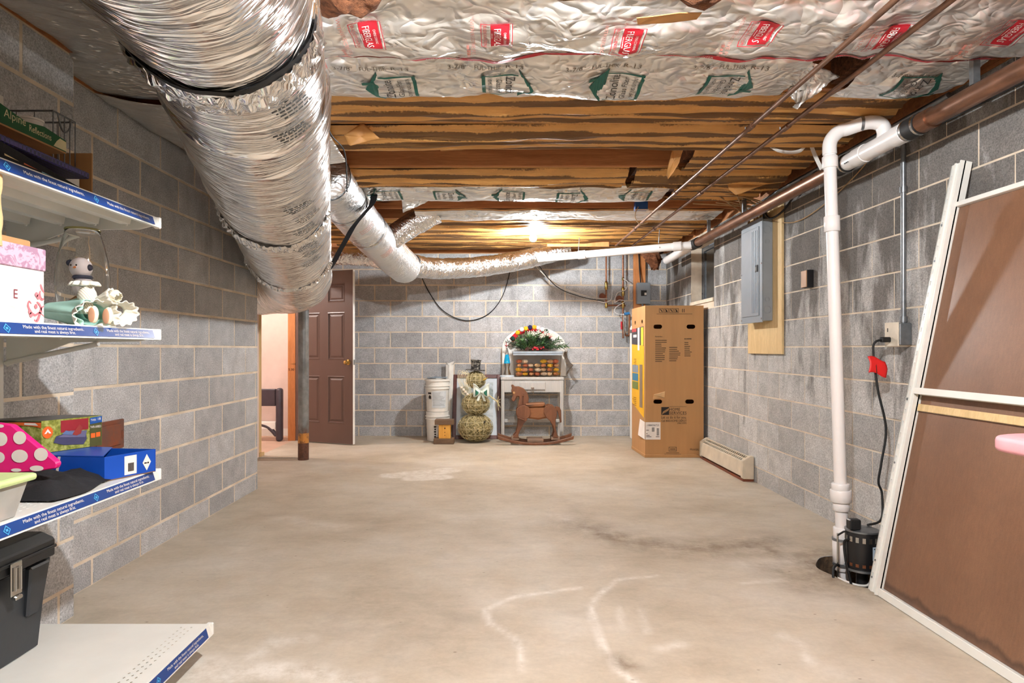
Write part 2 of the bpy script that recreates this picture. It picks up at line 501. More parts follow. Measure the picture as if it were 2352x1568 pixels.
# ---------------------------------------------------------------- lamps the room has: bare ceiling bulbs
BR = .036
M['bulb'] = mat_emit('lit_bulb', (.955, .985, 1.0, 1), BULB_W / (PI * 4 * PI * BR * BR))
M['bulb_far'] = mat_emit('lit_bulb_far', (.955, .985, 1.0, 1), 46.0 / (PI * 4 * PI * BR * BR))
def ceiling_bulb(x, y, z, label, group, mat=None, off=''):
    t = thing('ceiling_bulb' + off, label, 'bulb', (x, y, z), group)
    g = MB(); g.sphere((x, y, z), BR, 16, 10); g.build('glass_bulb' + off, mat or M['bulb'], t, smooth=180)
    s = MB(); s.lathe((x, y, z), [(.014, .034), (.016, .05), (.016, .062)], 12, cap=True)
    s.build('screw_base', M['steel'], t, smooth=40)
    s = MB(); s.lathe((x, y, z), [(.026, .055), (.05, .085), (.052, .118)], 16, cap=True)
    s.build('socket', M['white'], t, smooth=40)
    return t
ceiling_bulb(*BULBS[0], 'bare lit bulb under the joists above the foil flex duct', None, M['bulb_far'])
ceiling_bulb(*BULBS[1], 'bare lit bulb under the white foil insulation', None, off='_offscreen')
# ================================================================ STRUCTURE
XR, XL, XLN, XP, YB, YF = 2.15, -1.92, -1.77, -2.47, 8.15, -2.6
ZT = 2.335         # top of block walls
JB = 2.36          # underside of joists
YN = 2.66          # where the thicker near part of the left wall ends
YE = 5.08          # far end of the left block wall

# ---- floor with sump pit
PIT = (1.87, 3.185, .25)
def seg_dist(p, a, b):
    ab = b - a; t = max(0, min(1, (p - a).dot(ab) / max(ab.length_squared, 1e-9)))
    return (p - (a + ab * t)).length
def FL(px, py):
    d = CAMH * FPX / (py - CY); return Vector(((px - CX) * d / FPX, d))
stain_lines = [  # (polyline in photo pixels on the floor, half width m, strength)
    ([(1330, 1350), (1180, 1370), (1115, 1400), (1125, 1430), (1180, 1465), (1197, 1490), (1200, 1540)], .009, .85),
    ([(1510, 1322), (1420, 1330), (1370, 1370), (1358, 1390), (1365, 1430), (1385, 1480), (1420, 1540), (1480, 1580)], .009, .85),
    ([(560, 1545), (640, 1538), (730, 1545), (800, 1568), (860, 1600)], .04, .9),
    ([(575, 1510), (640, 1470), (700, 1465)], .03, .6),
    ([(1520, 1490), (1560, 1480)], .02, .7), ([(1800, 1460), (1840, 1480), (1860, 1520)], .014, .7),
    ([(1420, 1390), (1430, 1440)], .008, .5), ([(1470, 1400), (1490, 1450)], .01, .5),
    ([(650, 1190), (700, 1200), (780, 1210)], .05, .35), ([(1700, 1340), (1800, 1332)], .01, .6),
    ([(1730, 1300), (1810, 1290), (1880, 1300)], .05, .5), ([(420, 1568), (460, 1530), (520, 1550)], .05, .9),
    ([(1280, 1185), (1300, 1190)], .04, .5), ([(700, 1060), (900, 1075)], .06, .25)]
blob = [(FL(905, 1092), FL(1030, 1080), .11, .85), (FL(950, 1098), FL(1010, 1095), .1, .8)]
dirt_lines = [([(1320, 1200), (1420, 1235), (1560, 1260), (1700, 1258), (1760, 1240)], .13, .75),
              ([(1750, 1250), (1780, 1275), (1850, 1292), (1890, 1300)], .05, .7),
              ([(1850, 1350), (1990, 1365)], .08, .6), ([(1780, 1310), (1880, 1330)], .10, .6),
              ([(1370, 1225), (1420, 1240)], .03, .9), ([(870, 1420), (960, 1460), (1010, 1430)], .22, .25),
              ([(1290, 1140), (1330, 1180)], .08, .3), ([(1600, 1250), (1720, 1270)], .06, .5), ([(1420, 1510), (1440, 1525)], .03, .9)]
def make_floor():
    x0, x1, y0, y1 = -2.50, 2.30, YF - .1, YB + .1
    st = .03
    xs = [x0 + (x1 - x0) * i / 240 for i in range(241)]
    # depth steps: finer where the photo looks
    ys = []; y = y0
    while y < y1 - 1e-6:
        ys.append(y); y += .12 if y < 1.6 else (.02 if y < 3.8 else .035)
    ys.append(y1)
    c = Vector(PIT[:2]); r = PIT[2]
    bm = bmesh.new()
    sl = bm.verts.layers.float.new('stain'); dl = bm.verts.layers.float.new('dirt')
    SL = [([FL(*p) for p in pl], w, s) for pl, w, s in stain_lines]
    DL = [([FL(*p) for p in pl], w, s) for pl, w, s in dirt_lines]
    rows = []
    for yy in ys:
        row = []
        for xx in xs:
            p = Vector((xx, yy)); 
            z = 0.0
            v = bm.verts.new((xx, yy, z))
            if .8 < yy:
                a = 0.0; dd = 0.0
                wob = mnoise.noise((xx * 7, yy * 7, 0)) * .03
                for pl, w, s in SL:
                    for k in range(len(pl) - 1):
                        q = seg_dist(p, pl[k], pl[k + 1]) + wob * min(1, w * 30)
                        if q < w * 2.6: a = max(a, s * max(0, 1 - max(0, q - w * .4) / (w * 2.2)))
                for A, B, w, s in blob:
                    q = seg_dist(p, A, B) + wob
                    if q < w * 1.3: a = max(a, s * min(1, max(0, (w * 1.3 - q) / (w * .35))))
                for pl, w, s in DL:
                    for k in range(len(pl) - 1):
                        q = seg_dist(p, pl[k], pl[k + 1]) + wob
                        if q < w * 2: dd = max(dd, s * max(0, 1 - max(0, q) / (w * 2)))
                pr = (p - c).length
                if pr < .55: dd = max(dd, .9 * max(0, 1 - (pr - r) / .25))
                v[sl] = a; v[dl] = min(dd, 1)
            row.append(v)
        rows.append(row)
    def rad(v):
        a = math.atan2(v.co.y - c.y, v.co.x - c.x)
        return r * (1 + .06 * math.sin(3 * a + 1) + .03 * math.sin(7 * a))
    for j in range(len(ys) - 1):
        for i in range(len(xs) - 1):
            q = (rows[j][i], rows[j][i + 1], rows[j + 1][i + 1], rows[j + 1][i])
            if all((Vector(v.co[:2]) - c).length < rad(v) + .005 for v in q): continue
            bm.faces.new(q)
    bmesh.ops.delete(bm, geom=[v for v in bm.verts if not v.link_faces], context='VERTS')
    for v in bm.verts:
        dv = Vector(v.co[:2]) - c
        if dv.length < rad(v) + .03 and any(e.is_boundary for e in v.link_edges) and dv.length > 1e-6:
            dv = dv.normalized() * rad(v); v.co.x = c.x + dv.x; v.co.y = c.y + dv.y
    me = bpy.data.meshes.new('floor'); bm.to_mesh(me); bm.free(); me.shade_smooth()
    o = bpy.data.objects.new('floor', me); COL.objects.link(o); me.materials.append(M['floor'])
    tag(o, 'bare stained concrete basement floor', None, kind='structure')
    # slab thickness around the pit, pit lining and mud at the bottom
    w = MB(); n = 40
    pr = lambda k, rr, z: (c.x + rr * math.cos(2 * PI * k / n) * (1 + .06 * math.sin(3 * (2 * PI * k / n) + 1) + .03 * math.sin(7 * 2 * PI * k / n)),
                           c.y + rr * math.sin(2 * PI * k / n) * (1 + .06 * math.sin(3 * (2 * PI * k / n) + 1) + .03 * math.sin(7 * 2 * PI * k / n)), z)
    w.ring_tube([[pr(k, r, -.001) for k in range(n)], [pr(k, r * .97, -.1) for k in range(n)], [pr(k, r * .93, -.45) for k in range(n)]], cap=False)
    w.build('pit_lining', M['dirt'], o, smooth=60)
    w = MB(); w.add([pr(k, r * .95, -.42 + .015 * math.sin(k * 2.3)) for k in range(n)], [tuple(range(n))])
    w.build('pit_bottom', M['dirt'], o)
    # slab under side room
    return o
def mat_dirt():
    t = NT('pit_dirt'); w = t.coord('World')
    c = t.ramp(t.noise(w, 14, 6, .7), [(.3, srgb(46, 36, 28)), (.55, srgb(92, 72, 52)), (.75, srgb(128, 108, 84))])
    t.set(c, .9); t.bump(t.noise(w, 40, 5), .6, .02); return t.m
M['dirt'] = mat_dirt()
floor = make_floor()
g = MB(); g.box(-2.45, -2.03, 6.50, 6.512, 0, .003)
g.build('dark_floor_strip', M['ink'], floor)  # thin dark strip across the floor by the doorway

# ---- block walls: mortar bed plus every block as its own piece
_bm = {}
def block_mesh(L, H, mat, key):
    k = (round(L, 3), round(H, 3), key)
    if k not in _bm:
        bm = bmesh.new()
        bmesh.ops.create_cube(bm, size=1)
        for v in bm.verts: v.co = Vector((v.co.x * L, v.co.y * .05, v.co.z * H))
        bmesh.ops.bevel(bm, geom=[e for e in bm.edges if all(v.co.y < 0 for v in e.verts)] , offset=.005, segments=1, affect='EDGES')
        me = bpy.data.meshes.new('block'); bm.to_mesh(me); bm.free(); me.materials.append(mat)
        _bm[k] = me
    return _bm[k]
COURSE0, CH, BL, JT = .13, .2, .406, .010
def block_wall(name, label, origin, along, normal, s0, s1, ph, mat, key, openings=(), mortar_s=None, thick=.12, smin=None, kind='structure', backing=True):
    """origin + along*s ; normal points into the room; ph: joint phase for odd courses"""
    along = Vector(along); normal = Vector(normal); origin = Vector(origin)
    wall = thing(name, label, None, (0, 0, 0), kind=kind)
    m0, m1 = mortar_s or (s0, s1)
    rot = Matrix((along, -normal, Vector((0, 0, 1)))).transposed().to_quaternion()
    # mortar slab set 5 mm behind the block faces, cut around openings
    cuts = sorted(openings)
    def slab(a, b, z0, z1):
        if b - a < .002 or z1 - z0 < .002: return
        p = [origin + along * a - normal * .0025, origin + along * b - normal * .0025, origin + along * b - normal * thick, origin + along * a - normal * thick]
        mb.add([q + Vector((0, 0, z0)) for q in p] + [q + Vector((0, 0, z1)) for q in p],
               [(0, 1, 2, 3), (7, 6, 5, 4), (0, 4, 5, 1), (1, 5, 6, 2), (2, 6, 7, 3), (3, 7, 4, 0)])
    mb = MB(); cur = m0
    for a, b, z0, z1 in cuts:
        slab(cur, a, -.06, ZT); slab(a, b, -.06, z0); slab(a, b, z1, ZT); cur = b
    slab(cur, m1, -.06, ZT)
    mb.build('mortar', M['mortar'], wall)
    lines = [0.0] + [COURSE0 + CH * k for k in range(13)]
    lines = [z for z in lines if z < ZT - .03] + [ZT]
    a0 = s0 if smin is None else smin
    for k in range(len(lines) - 1):
        z0, z1 = lines[k] + (JT / 2 if k else 0), lines[k + 1] - JT / 2
        off = ph + (BL / 2 if k % 2 else 0)
        n0 = math.floor((a0 - off) / BL)
        s = off + n0 * BL
        while s < s1 - .02:
            a, b = max(s + JT / 2, a0), min(s + BL - JT / 2, s1)
            s += BL
            parts = [(a, b)]
            for oa, ob, oz0, oz1 in openings:
                zc = (z0 + z1) / 2
                if oz0 < zc < oz1:
                    np_ = []
                    for (u, v) in parts:
                        if u < oa: np_.append((u, min(v, oa)))
                        if v > ob: np_.append((max(u, ob), v))
                    parts = np_
            for (u, v) in parts:
                if v - u < .03: continue
                me = block_mesh(v - u, z1 - z0, mat, key)
                o = bpy.data.objects.new('block', me); COL.objects.link(o); o.parent = wall
                pr = random.uniform(-.0012, .0012)
                o.location = origin + along * ((u + v) / 2) + Vector((0, 0, (z0 + z1) / 2)) + normal * (pr - .025)
                o.rotation_mode = 'QUATERNION'; o.rotation_quaternion = rot
    return wall
WIN = (6.36, 7.12, 1.63, 2.235)
wall_right = block_wall('wall_right', 'stained grey concrete block wall behind the electrical panel', (XR, 0, 0), (0, 1, 0), (-1, 0, 0), -.6, YB, 4.48, M['block_right'], 'r', [WIN], (YF, YB + .12))
wall_back = block_wall('wall_back', 'grey concrete block wall behind the snowman and rocking horse', (0, YB, 0), (1, 0, 0), (0, -1, 0), XP + .03, XR, .04 + BL / 2, M['block_back'], 'b', (), (XP + .03, XR - .006))
wall_left = block_wall('wall_left', 'grey concrete block wall under the big foil duct', (XL, 0, 0), (0, 1, 0), (1, 0, 0), YN, YE, 3.42, M['block_left'], 'l', (), (YN - .1, YE - .001))
wall_leftn = block_wall('wall_left_front', 'thicker concrete block wall behind the white shelves', (XLN, 0, 0), (0, 1, 0), (1, 0, 0), -.6, YN, 1.35, M['block_left'], 'l', (), (YF, YN - .001), thick=.27)
# end face of the left wall and its return (turning behind the duct)
g = MB(); g.box(XP - .06, XL + -.121, YE - .12, YE - .001, -.06, ZT); 
g.build('return_wall', M['mortar'], wall_left)
# wall behind the camera
g = MB(); g.box(-2.6, XR + .12, YF - .12, YF, -.06, 2.62); tag(g.build('wall_front', M['mortar']), 'plain concrete wall closing the front of the basement', None, kind='structure')

# ---- ceiling: subfloor with joists
ceil = thing('ceiling', 'open wood joist ceiling with boarded subfloor', None, (0, 0, 0), kind='structure')
yy = YF; i = 0
while yy < YB:
    g = MB(); g.box(-2.6, XR + .1, yy + .002, min(yy + .19, YB + .1) - .002, 2.60, 2.62)
    g.build('floorboard', M['subfloor'], ceil); yy += .19; i += 1
g = MB(); g.box(-2.6, XR + .1, YF - .1, YB + .12, 2.621, 2.64); g.build('upper_floor', M['subfloor'], ceil)
JY = [2.63 + .433 * k for k in range(-12, 13)]
for k, y in enumerate(JY):
    g = MB(); g.box(-2.42, XR - .02, y - .019, y + .019, JB + random.uniform(-.004, .004), 2.598)
    g.build('joist', M['joist'], ceil, bevel=.002)
# sill boards on the walls, rim boards
for (a, b, c_, d_) in ((XR + .0, XR + .12, YF, YB), (XLN - .15, XLN, YF, YN), (XL - .12, XL, YN, YE)):
    g = MB(); g.box(a, b, c_, d_, ZT + .001, JB - .006); g.build('sill_plate', M['joist'], ceil)
    g = MB(); g.box((a if a > 0 else a - .01), (b if a > 0 else b - .06), c_, d_, JB - .005, 2.6); g.build('rim_joist', M['joist'], ceil)
g = MB(); g.box(XP, XR, YB, YB + .1, ZT + .001, 2.6); g.build('rim_joist', M['joist'], ceil)
# solid blocking between joists
for (px, y0) in ((1208, JY[15]), (1215, JY[18])):
    x = P(px, 400, y0)[0]
    g = MB(); g.box(x - .05, x + .05, y0 - .413, y0 - .02, JB + .02, 2.59); g.build('blocking', M['orange_pine'], ceil, bevel=.002)
g = MB(); g.box(.55, 1.25, 7.20, 7.24, JB - .09, JB - .002); g.build('lamp_board', M['orange_pine'], ceil, bevel=.002)
g = MB(); g.box(.30, .40, 6.26, 6.5, JB - .006, JB + .03); g.build('lamp_board', M['orange_pine'], ceil, bevel=.002)

# ---- basement window in the right wall
win = thing('window_1', 'small dark basement window recessed in the block wall', None, (XR, 6.74, 1.63), kind='structure')
g = MB()
g.box(XR - .012, XR + .2, WIN[0] - .0, WIN[1] + .0, WIN[2] - .035, WIN[2] - .0); g.build('window_sill', M['mortar'], win)
for (a, b, z0, z1) in ((WIN[0], WIN[0] + .04, WIN[2], WIN[3]), (WIN[1] - .04, WIN[1], WIN[2], WIN[3]), (WIN[0] + .04, WIN[1] - .04, WIN[2], WIN[2] + .04), (WIN[0] + .04, WIN[1] - .04, WIN[3] - .04, WIN[3])):
    g = MB(); g.box(XR + .13, XR + .17, a, b, z0 + .002, z1 - .002); g.build('window_frame', M['galv'], win)
g = MB(); g.box(XR + .145, XR + .155, WIN[0] + .04, WIN[1] - .04, WIN[2] + .042, WIN[3] - .042); g.build('pane', plain('dark_glass', (44, 48, 52), .08, var=.1), win)
for (y0, y1) in ((WIN[0] - .12, WIN[0] - .001), (WIN[1] + .001, WIN[1] + .12)):
    for k in range(4):
        z0, z1 = 1.63 + k * .2 - (.1 if k else 0) , 1.63 + k * .2 + .1
        if z1 > 2.3: z1 = 2.3
        if z1 - z0 < .03: continue
        g = MB(); g.box(XR + .121, XR + .2, y0, y1, z0 + .006, z1 - .004); g.build('jamb_block', M['block_right'], win, bevel=.003)

# ---- doorway partition, side room
wp = thing('wall_doorway', 'stud partition wall with a rough framed doorway', None, (XP, 7.2, 0), kind='structure')
D0, D1 = 6.66, 7.74
g = MB(); g.box(XP - .09, XP, YE + .001, D0 - .09, 0, JB - .01); g.build('wall_panel', M['pink_wall'], wp)
g = MB(); g.box(XP - .09, XP, D1 + .05, YB - .002, 0, JB - .01); g.build('wall_panel', M['pink_wall'], wp)
g = MB(); g.box(XP - .088, XP + .002, D0 - .089, D0 - .02, 0.04, 2.06); g.build('stud', M['pine'], wp, bevel=.002)
g = MB(); g.box(XP - .088, XP - .02, D0 - .019, D0 + .018, 0.04, 2.06); g.build('stud', M['pine'], wp, bevel=.002)
g = MB(); g.box(XP - .1, XP + .014, D0 - .089, D0 + .03, 0, .038); g.build('bottom_plate', M['pine'], wp, bevel=.002)
g = MB(); g.box(XP - .088, XP + .002, D1, D1 + .049, 0, 2.06); g.build('stud', M['orange_pine'], wp, bevel=.002)
g = MB(); g.box(XP - .088, XP + .002, D0 - .089, D1 + .049, 2.062, JB - .011); g.build('header', M['pine'], wp, bevel=.002)
fn = frame_fn((XP - .045, D1 - .002, .85), (1, 0, 0), (0, 0, 1), (0, -1, 0))
g = MB(); add_text(g, '5.30', fn, 0, 0, .03, align='c'); g.build('pencil_mark', M['ink'], wp, fix=False)
side = MB(); side.box(-4.3, XP - .091, 8.2, 8.3, 0, 2.6); sr = tag(side.build('wall_side_room', M['pink_wall']), 'peach painted wall of the room beyond the doorway', None, kind='structure')
g = MB(); g.box(-4.4, -4.3, 5.0, 8.3, 0, 2.6); g.build('side_panel', M['pink_wall'], sr)
g = MB(); g.box(-4.3, XP - .091, 4.9, 5.0, 0, 2.6); g.build('side_panel', M['pink_wall'], sr)
g = MB(); g.box(-4.3, XP - .091, 5.0, 8.2, 2.5, 2.6); g.build('side_ceiling', M['pink_wall'], sr)
g = MB(); g.box(-4.3, XP - .03, 4.9, 8.3, -.06, .0); tag(g.build('floor_side_room', M['peach_floor']), 'peach floor of the room beyond the doorway', None, kind='structure')
g = MB(); g.box(-4.3, -2.65, 8.185, 8.199, 0, .09); g.build('base_moulding', M['white'], sr)
ceiling_bulb(-3.3, 6.9, 2.36, 'lit bulb in the peach room beyond the doorway', None, mat_emit('lit_bulb_side', (1.0, .96, .92, 1), 26 / (PI * 4 * PI * BR * BR)), off='_offscreen')

# ---- brown six panel door, swung open
HX, HY = XP + .03, 7.70
LX, LY = -1.672, 7.375
dv = Vector((LX - HX, LY - HY, 0)); DW = dv.length; du = dv.normalized(); dn = Vector((du.y, -du.x, 0))   # dn faces the camera
if dn.y > 0: dn = -dn
door = thing('door_1', 'brown six panel door standing open into the basement', 'door', (HX, HY, 0), kind='structure')
def DP(u, z, n): return Vector((HX, HY, 0)) + du * u + dn * n + Vector((0, 0, z))
def dbox(mb, u0, u1, z0, z1, n0, n1):
    mb.add([DP(u, z, n) for z in (z0, z1) for n in (n0, n1) for u in (u0, u1)], [(0, 2, 3, 1), (4, 5, 7, 6), (0, 1, 5, 4), (2, 6, 7, 3), (0, 4, 6, 2), (1, 3, 7, 5)])
T = .0175
sw = DW / 2
cols = [(.115, sw - .055), (sw + .055, DW - .115)]
rows = [(.24, .80), (.985, 1.545), (1.66, 1.88)]
us = [0] + [a for c in cols for a in c] + [DW - .004]
zs = [.012] + [a for r in rows for a in r] + [2.03]
g = MB()
for i in range(len(us) - 1):
    for j in range(len(zs) - 1):
        pan = (i % 2 == 1 and j % 2 == 1)
        if not pan: dbox(g, us[i], us[i + 1], zs[j], zs[j + 1], -T, T)
g.build('slab', M['brown_door'], door)
for c in cols:
    for r in rows:
        g = MB()
        def rr(m, n): return [DP(c[0] + m, r[0] + m, n), DP(c[1] - m, r[0] + m, n), DP(c[1] - m, r[1] - m, n), DP(c[0] + m, r[1] - m, n)]
        g.ring_tube([rr(0, T), rr(.012, T + .004), rr(.022, T - .010), rr(.03, T - .011), rr(.05, T - .002)], cap=False)
        o0 = len(g.v); g.add(rr(.05, T - .002), [(0, 1, 2, 3)])
        g.add(rr(0, -T + .004), [(0, 1, 2, 3)])
        g.build('door_panel', M['brown_door'], door)
g = MB(); dbox(g, DW - .0038, DW, .012, 2.03, -T, T); g.build('edge_strip', M['white'], door)
g = MB(); dbox(g, DW + .0001, DW + .002, .93, .99, -.012, .012); g.build('latch_plate', M['steel'], door)
kz, ku = .96, DW - .065
for sgn in (1, -1):
    k = MB(); pr = [(.032, 0), (.032, .006), (.013, .012), (.011, .03), (.022, .038), (.027, .052), (.022, .064), (.006, .068)]
    rings = []
    for rad, h in pr:
        rings.append([DP(ku + rad * math.cos(2 * PI * q / 16), kz + rad * math.sin(2 * PI * q / 16), sgn * (T + h)) for q in range(16)])
    k.ring_tube(rings); k.build('knob', M['brass'], door, smooth=50)

# ---- steel column
col_ = thing('steel_column', 'round grey steel column rusted at its foot beside the doorway', 'column', (-1.965, 6.42, 0))
g = MB(); g.tube([(-1.965, 6.42, 0), (-1.965, 6.42, .8), (-1.965, 6.42, 1.6), (-1.965, 6.42, JB - .012)], .0535, 28); g.build('post', M['column'], col_, smooth=40)
g = MB(); g.box(-2.04, -1.89, 6.345, 6.495, JB - .012, JB - .006); g.build('cap_plate', M['galv'], col_)
# ================================================================ CEILING INSULATION
def fbm(x, y, z=0, o=4):
    s = 0; a = 1
    for k in range(o):
        s += a * mnoise.noise((x, y, z)); x *= 2.03; y *= 2.03; z *= 2.03; a *= .5
    return s
def crease(x, y, z=0):
    """sharp fold lines"""
    return 1 - abs(mnoise.noise((x, y, z))) * 2
def batt_surface(seed, sag, amp, kind, y0, y1):
    def z(x, y):
        v = max(0, min(1, (y - y0) / (y1 - y0)))
        prof = max(0, math.sin(PI * (.04 + .80 * v))) ** .7 if kind == 'foil' else max(0, math.sin(PI * v)) ** .6
        base = JB - .003
        s = sag * prof * (1 + .35 * mnoise.noise((x * .9, seed, 3)))
        if kind == 'foil':
            n = amp * (.55 * fbm(x * 1.9, y * 3.5, seed, 3) + .30 * crease(x * 3.1 + y * 1.5, y * 4.2 - x, seed + 9) + .16 * crease(x * 8, y * 11, seed + 4))
            return base - s - max(-.004, n * (.25 + .75 * prof))
        n = amp * (.6 * mnoise.noise((x * .8, v * 5.5, seed)) + .5 * mnoise.noise((x * .5, v * 13, seed + 5)) + .3 * crease(x * 2.2, v * 6, seed + 2))
        return base - s - max(-.003, n * (.3 + .7 * prof))
    return z
def batt(name, label, x0, x1, y0, y1, kind, seed, sag, amp, group=None, wav=.012):
    """faced insulation batt hung between two joists; returns (object, surface)"""
    zf = batt_surface(seed, sag, amp, kind, y0, y1)
    e0 = lambda x: y0 + wav * fbm(x * 1.3, seed, 1, 3)
    e1 = lambda x: y1 + wav * fbm(x * 1.3, seed, 7, 3)
    b = thing(name, label, 'insulation', ((x0 + x1) / 2, (y0 + y1) / 2, JB - sag), group)
    nu = max(10, int((x1 - x0) / (.018 if kind == 'foil' else .03))); nv = 26 if kind == 'foil' else 30
    def fn(u, v):
        x = x0 + (x1 - x0) * u; ya, yb = e0(x), e1(x)
        y = ya + (yb - ya) * v
        return (x, y, zf(x, y0 + (y1 - y0) * v))
    g = MB(); g.grid(fn, nu, nv)
    face = g.build('facing', M['batt_foil'] if kind == 'foil' else M['kraft'], b, smooth=180, fix=False,
                   uvf=(lambda c: (c.x, c.y)) if kind == 'foil' else (lambda c: (c.x, (c.y - y0) / (y1 - y0))))
    # brown paper flanges along both edges
    za = lambda x: zf(x, y0) if kind == 'foil' else JB - .005
    zb = lambda x: zf(x, y1) if kind == 'foil' else JB - .005
    for (e, zz, s, wd) in ((e0, za, -1, .034 if kind == 'foil' else .016), (e1, zb, 1, .012)):
        f = MB(); f.grid(lambda u, v: (x0 + (x1 - x0) * u, e(x0 + (x1 - x0) * u) + s * (wd * v - .002), zz(x0 + (x1 - x0) * u) + .0015 - .003 * fbm(u * 9, seed, s) * v + (.006 * v if s < 0 else .003 * v)), nu // 2, 2)
        f.build('paper_flange', M['kraft_edge'], b, smooth=180, fix=False)
    # body of glass wool above the facing
    w = MB(); w.box(x0 + .01, x1 - .01, y0 + .024, y1 - .024, JB + .012, JB + .14)
    w.build('wool', M['wool'], b)
    return b, zf, e0, e1
def on_batt(zf, X, Y, rot, eps=.0035):
    """print mapping: rot 0 reads along +x, 90 reads away from the camera, -90 towards it"""
    def fn(u, v):
        if rot == 0: x, y = X + u, Y - v
        elif rot == 90: x, y = X + v, Y + u
        else: x, y = X - v, Y - u
        return Vector((x, y, zf(x, y) - eps))
    return fn
def subdiv_text(mb, body, fn, u0, v0, h, w=None, align='l'): add_text(mb, body, fn, u0, v0, h, w, align=align)

J = lambda k: 2.63 + .433 * k
# --- row 0: foil facing with red printed labels
LEFTX = -.80
b0, z0f, e00, e01 = batt('foil_insulation_batt', 'silver foil insulation batt with red printed labels and red edge strip', LEFTX, 2.10, J(-1) + .02, J(0) - .012, 'foil', 11, .050, .075)
redstrip = MB()
redstrip.grid(lambda u, v: (LEFTX + 2.9 * u, e01(LEFTX + 2.9 * u) + .004 - .026 * v, z0f(LEFTX + 2.9 * u, J(0) - .012 - .026 * v) - .004), 120, 2)
rs = redstrip.build('red_edge_strip', M['red'], b0, smooth=180, fix=False)
for X in (-.30, .55, 1.25):
    tx = MB()
    add_text(tx, 'APPLY FOIL TO WARM SIDE IN WINTER', lambda u, v, X=X: Vector((X + u, e01(X + u) - .001 - v, z0f(X + u, J(0) - .014 - v) - .0065)), 0, 0, .013)
    tx.build('edge_lettering', M['white_print'], b0, fix=False)
def red_label(batt_o, zf, X, Y):
    lab = MB(); fn = on_batt(zf, X, Y, 90, .004)
    # text right = away from camera (+y), text up = +x
    add_rect(lab, fn, 0, .135, .045, .115, 10, 6); L = lab.build('red_label', M['red'], batt_o, fix=False, smooth=180)
    f2 = on_batt(zf, X, Y, 90, .0065)
    w = MB()
    add_text(w, 'FIBERGLAS', f2, .012, .058, .026, .11); add_text(w, 'OWENS CORNING', f2, .03, .094, .010, .075); add_bars(w, f2, .045, .048, .004, .04)
    for (a, b, c, d) in ((.0, .135, .120, .124), (.0, .135, .041, .0425)): add_rect(w, on_batt(zf, X, Y, 90, .0045), a, b, c, d, 8, 1)
    w.build('label_lettering', M['white_print'], L, fix=False)
    r = MB()
    add_text(r, 'BUILDING INSULATION', f2, .0, .018, .012, .135)
    for (a, b, c, d) in ((-.006, .141, .008, .0105), (-.006, .141, .1245, .127), (-.006, -.0035, .008, .127), (.1385, .141, .008, .127)): add_rect(r, f2, a, b, c, d, 8, 4)
    r.build('label_outline', M['red'], L, fix=False)
    r = MB(); add_text(r, 'WITH REFLECTIVE FOIL', f2, -.03, -.03, .014, .24); add_bars(r, f2, .14, -.05, .014, .09)
    r.build('faded_lettering', M['red_faint'], L, fix=False)
for px in (805, 1100, 1398, 1700, 1990, 2270):
    X = (px - CX) * 2.42 / FPX
    red_label(b0, z0f, X, 2.335)
# torn holes with brown wool showing (lumps of fibre hanging through)
def wool_lump(label, pts, y, h, seed, group=None):
    g = MB(); cx = sum(a for a, b in pts) / len(pts); cy = sum(b for a, b in pts) / len(pts)
    def fn(u, v):
        a = 2 * PI * u; k = u * len(pts); i = int(k) % len(pts); f = k - int(k)
        p = Vector(pts[i]).lerp(Vector(pts[(i + 1) % len(pts)]), f)
        q = Vector((cx, cy)).lerp(p, v)
        d = h * (1 - v ** 2.2) * (.8 + .6 * fbm(q.x * 14, q.y * 14, seed, 3))
        return (q.x, q.y, y - d)
    g.grid(fn, 40, 8)
    o = g.build('fibreglass_wool', M['wool'], smooth=180, fix=False)
    return tag(o, label, 'insulation', group)
def pp(px, py, z): 
    d = (z - CAMH) * FPX / (CY - py); return ((px - CX) * d / FPX, d)
wool_lump('brown glass wool bulging out beside the big duct over the foil', [pp(a, b, 2.30) for a, b in ((735, -30), (810, -40), (882, -12), (865, 18), (800, 30), (735, 34))], 2.296, .05, 3)
wool_lump('brown glass wool showing through a tear in the foil', [pp(a, b, 2.285) for a, b in ((1535, -20), (1640, -40), (1670, -8), (1618, 25), (1580, 15))], 2.285, .035, 8)
g = MB()
tear = [pp(a, b, 2.262) for a, b in ((1462, 40), (1500, 36), (1560, 30), (1612, 30), (1600, 45), (1540, 52), (1465, 54))]
g.add([(x, y, 2.262 + .006 * mnoise.noise((x * 9, y * 9, 0))) for x, y in tear], [tuple(range(len(tear)))])
g.build('torn_paper', M['kraft_edge'], b0, solid=.003)

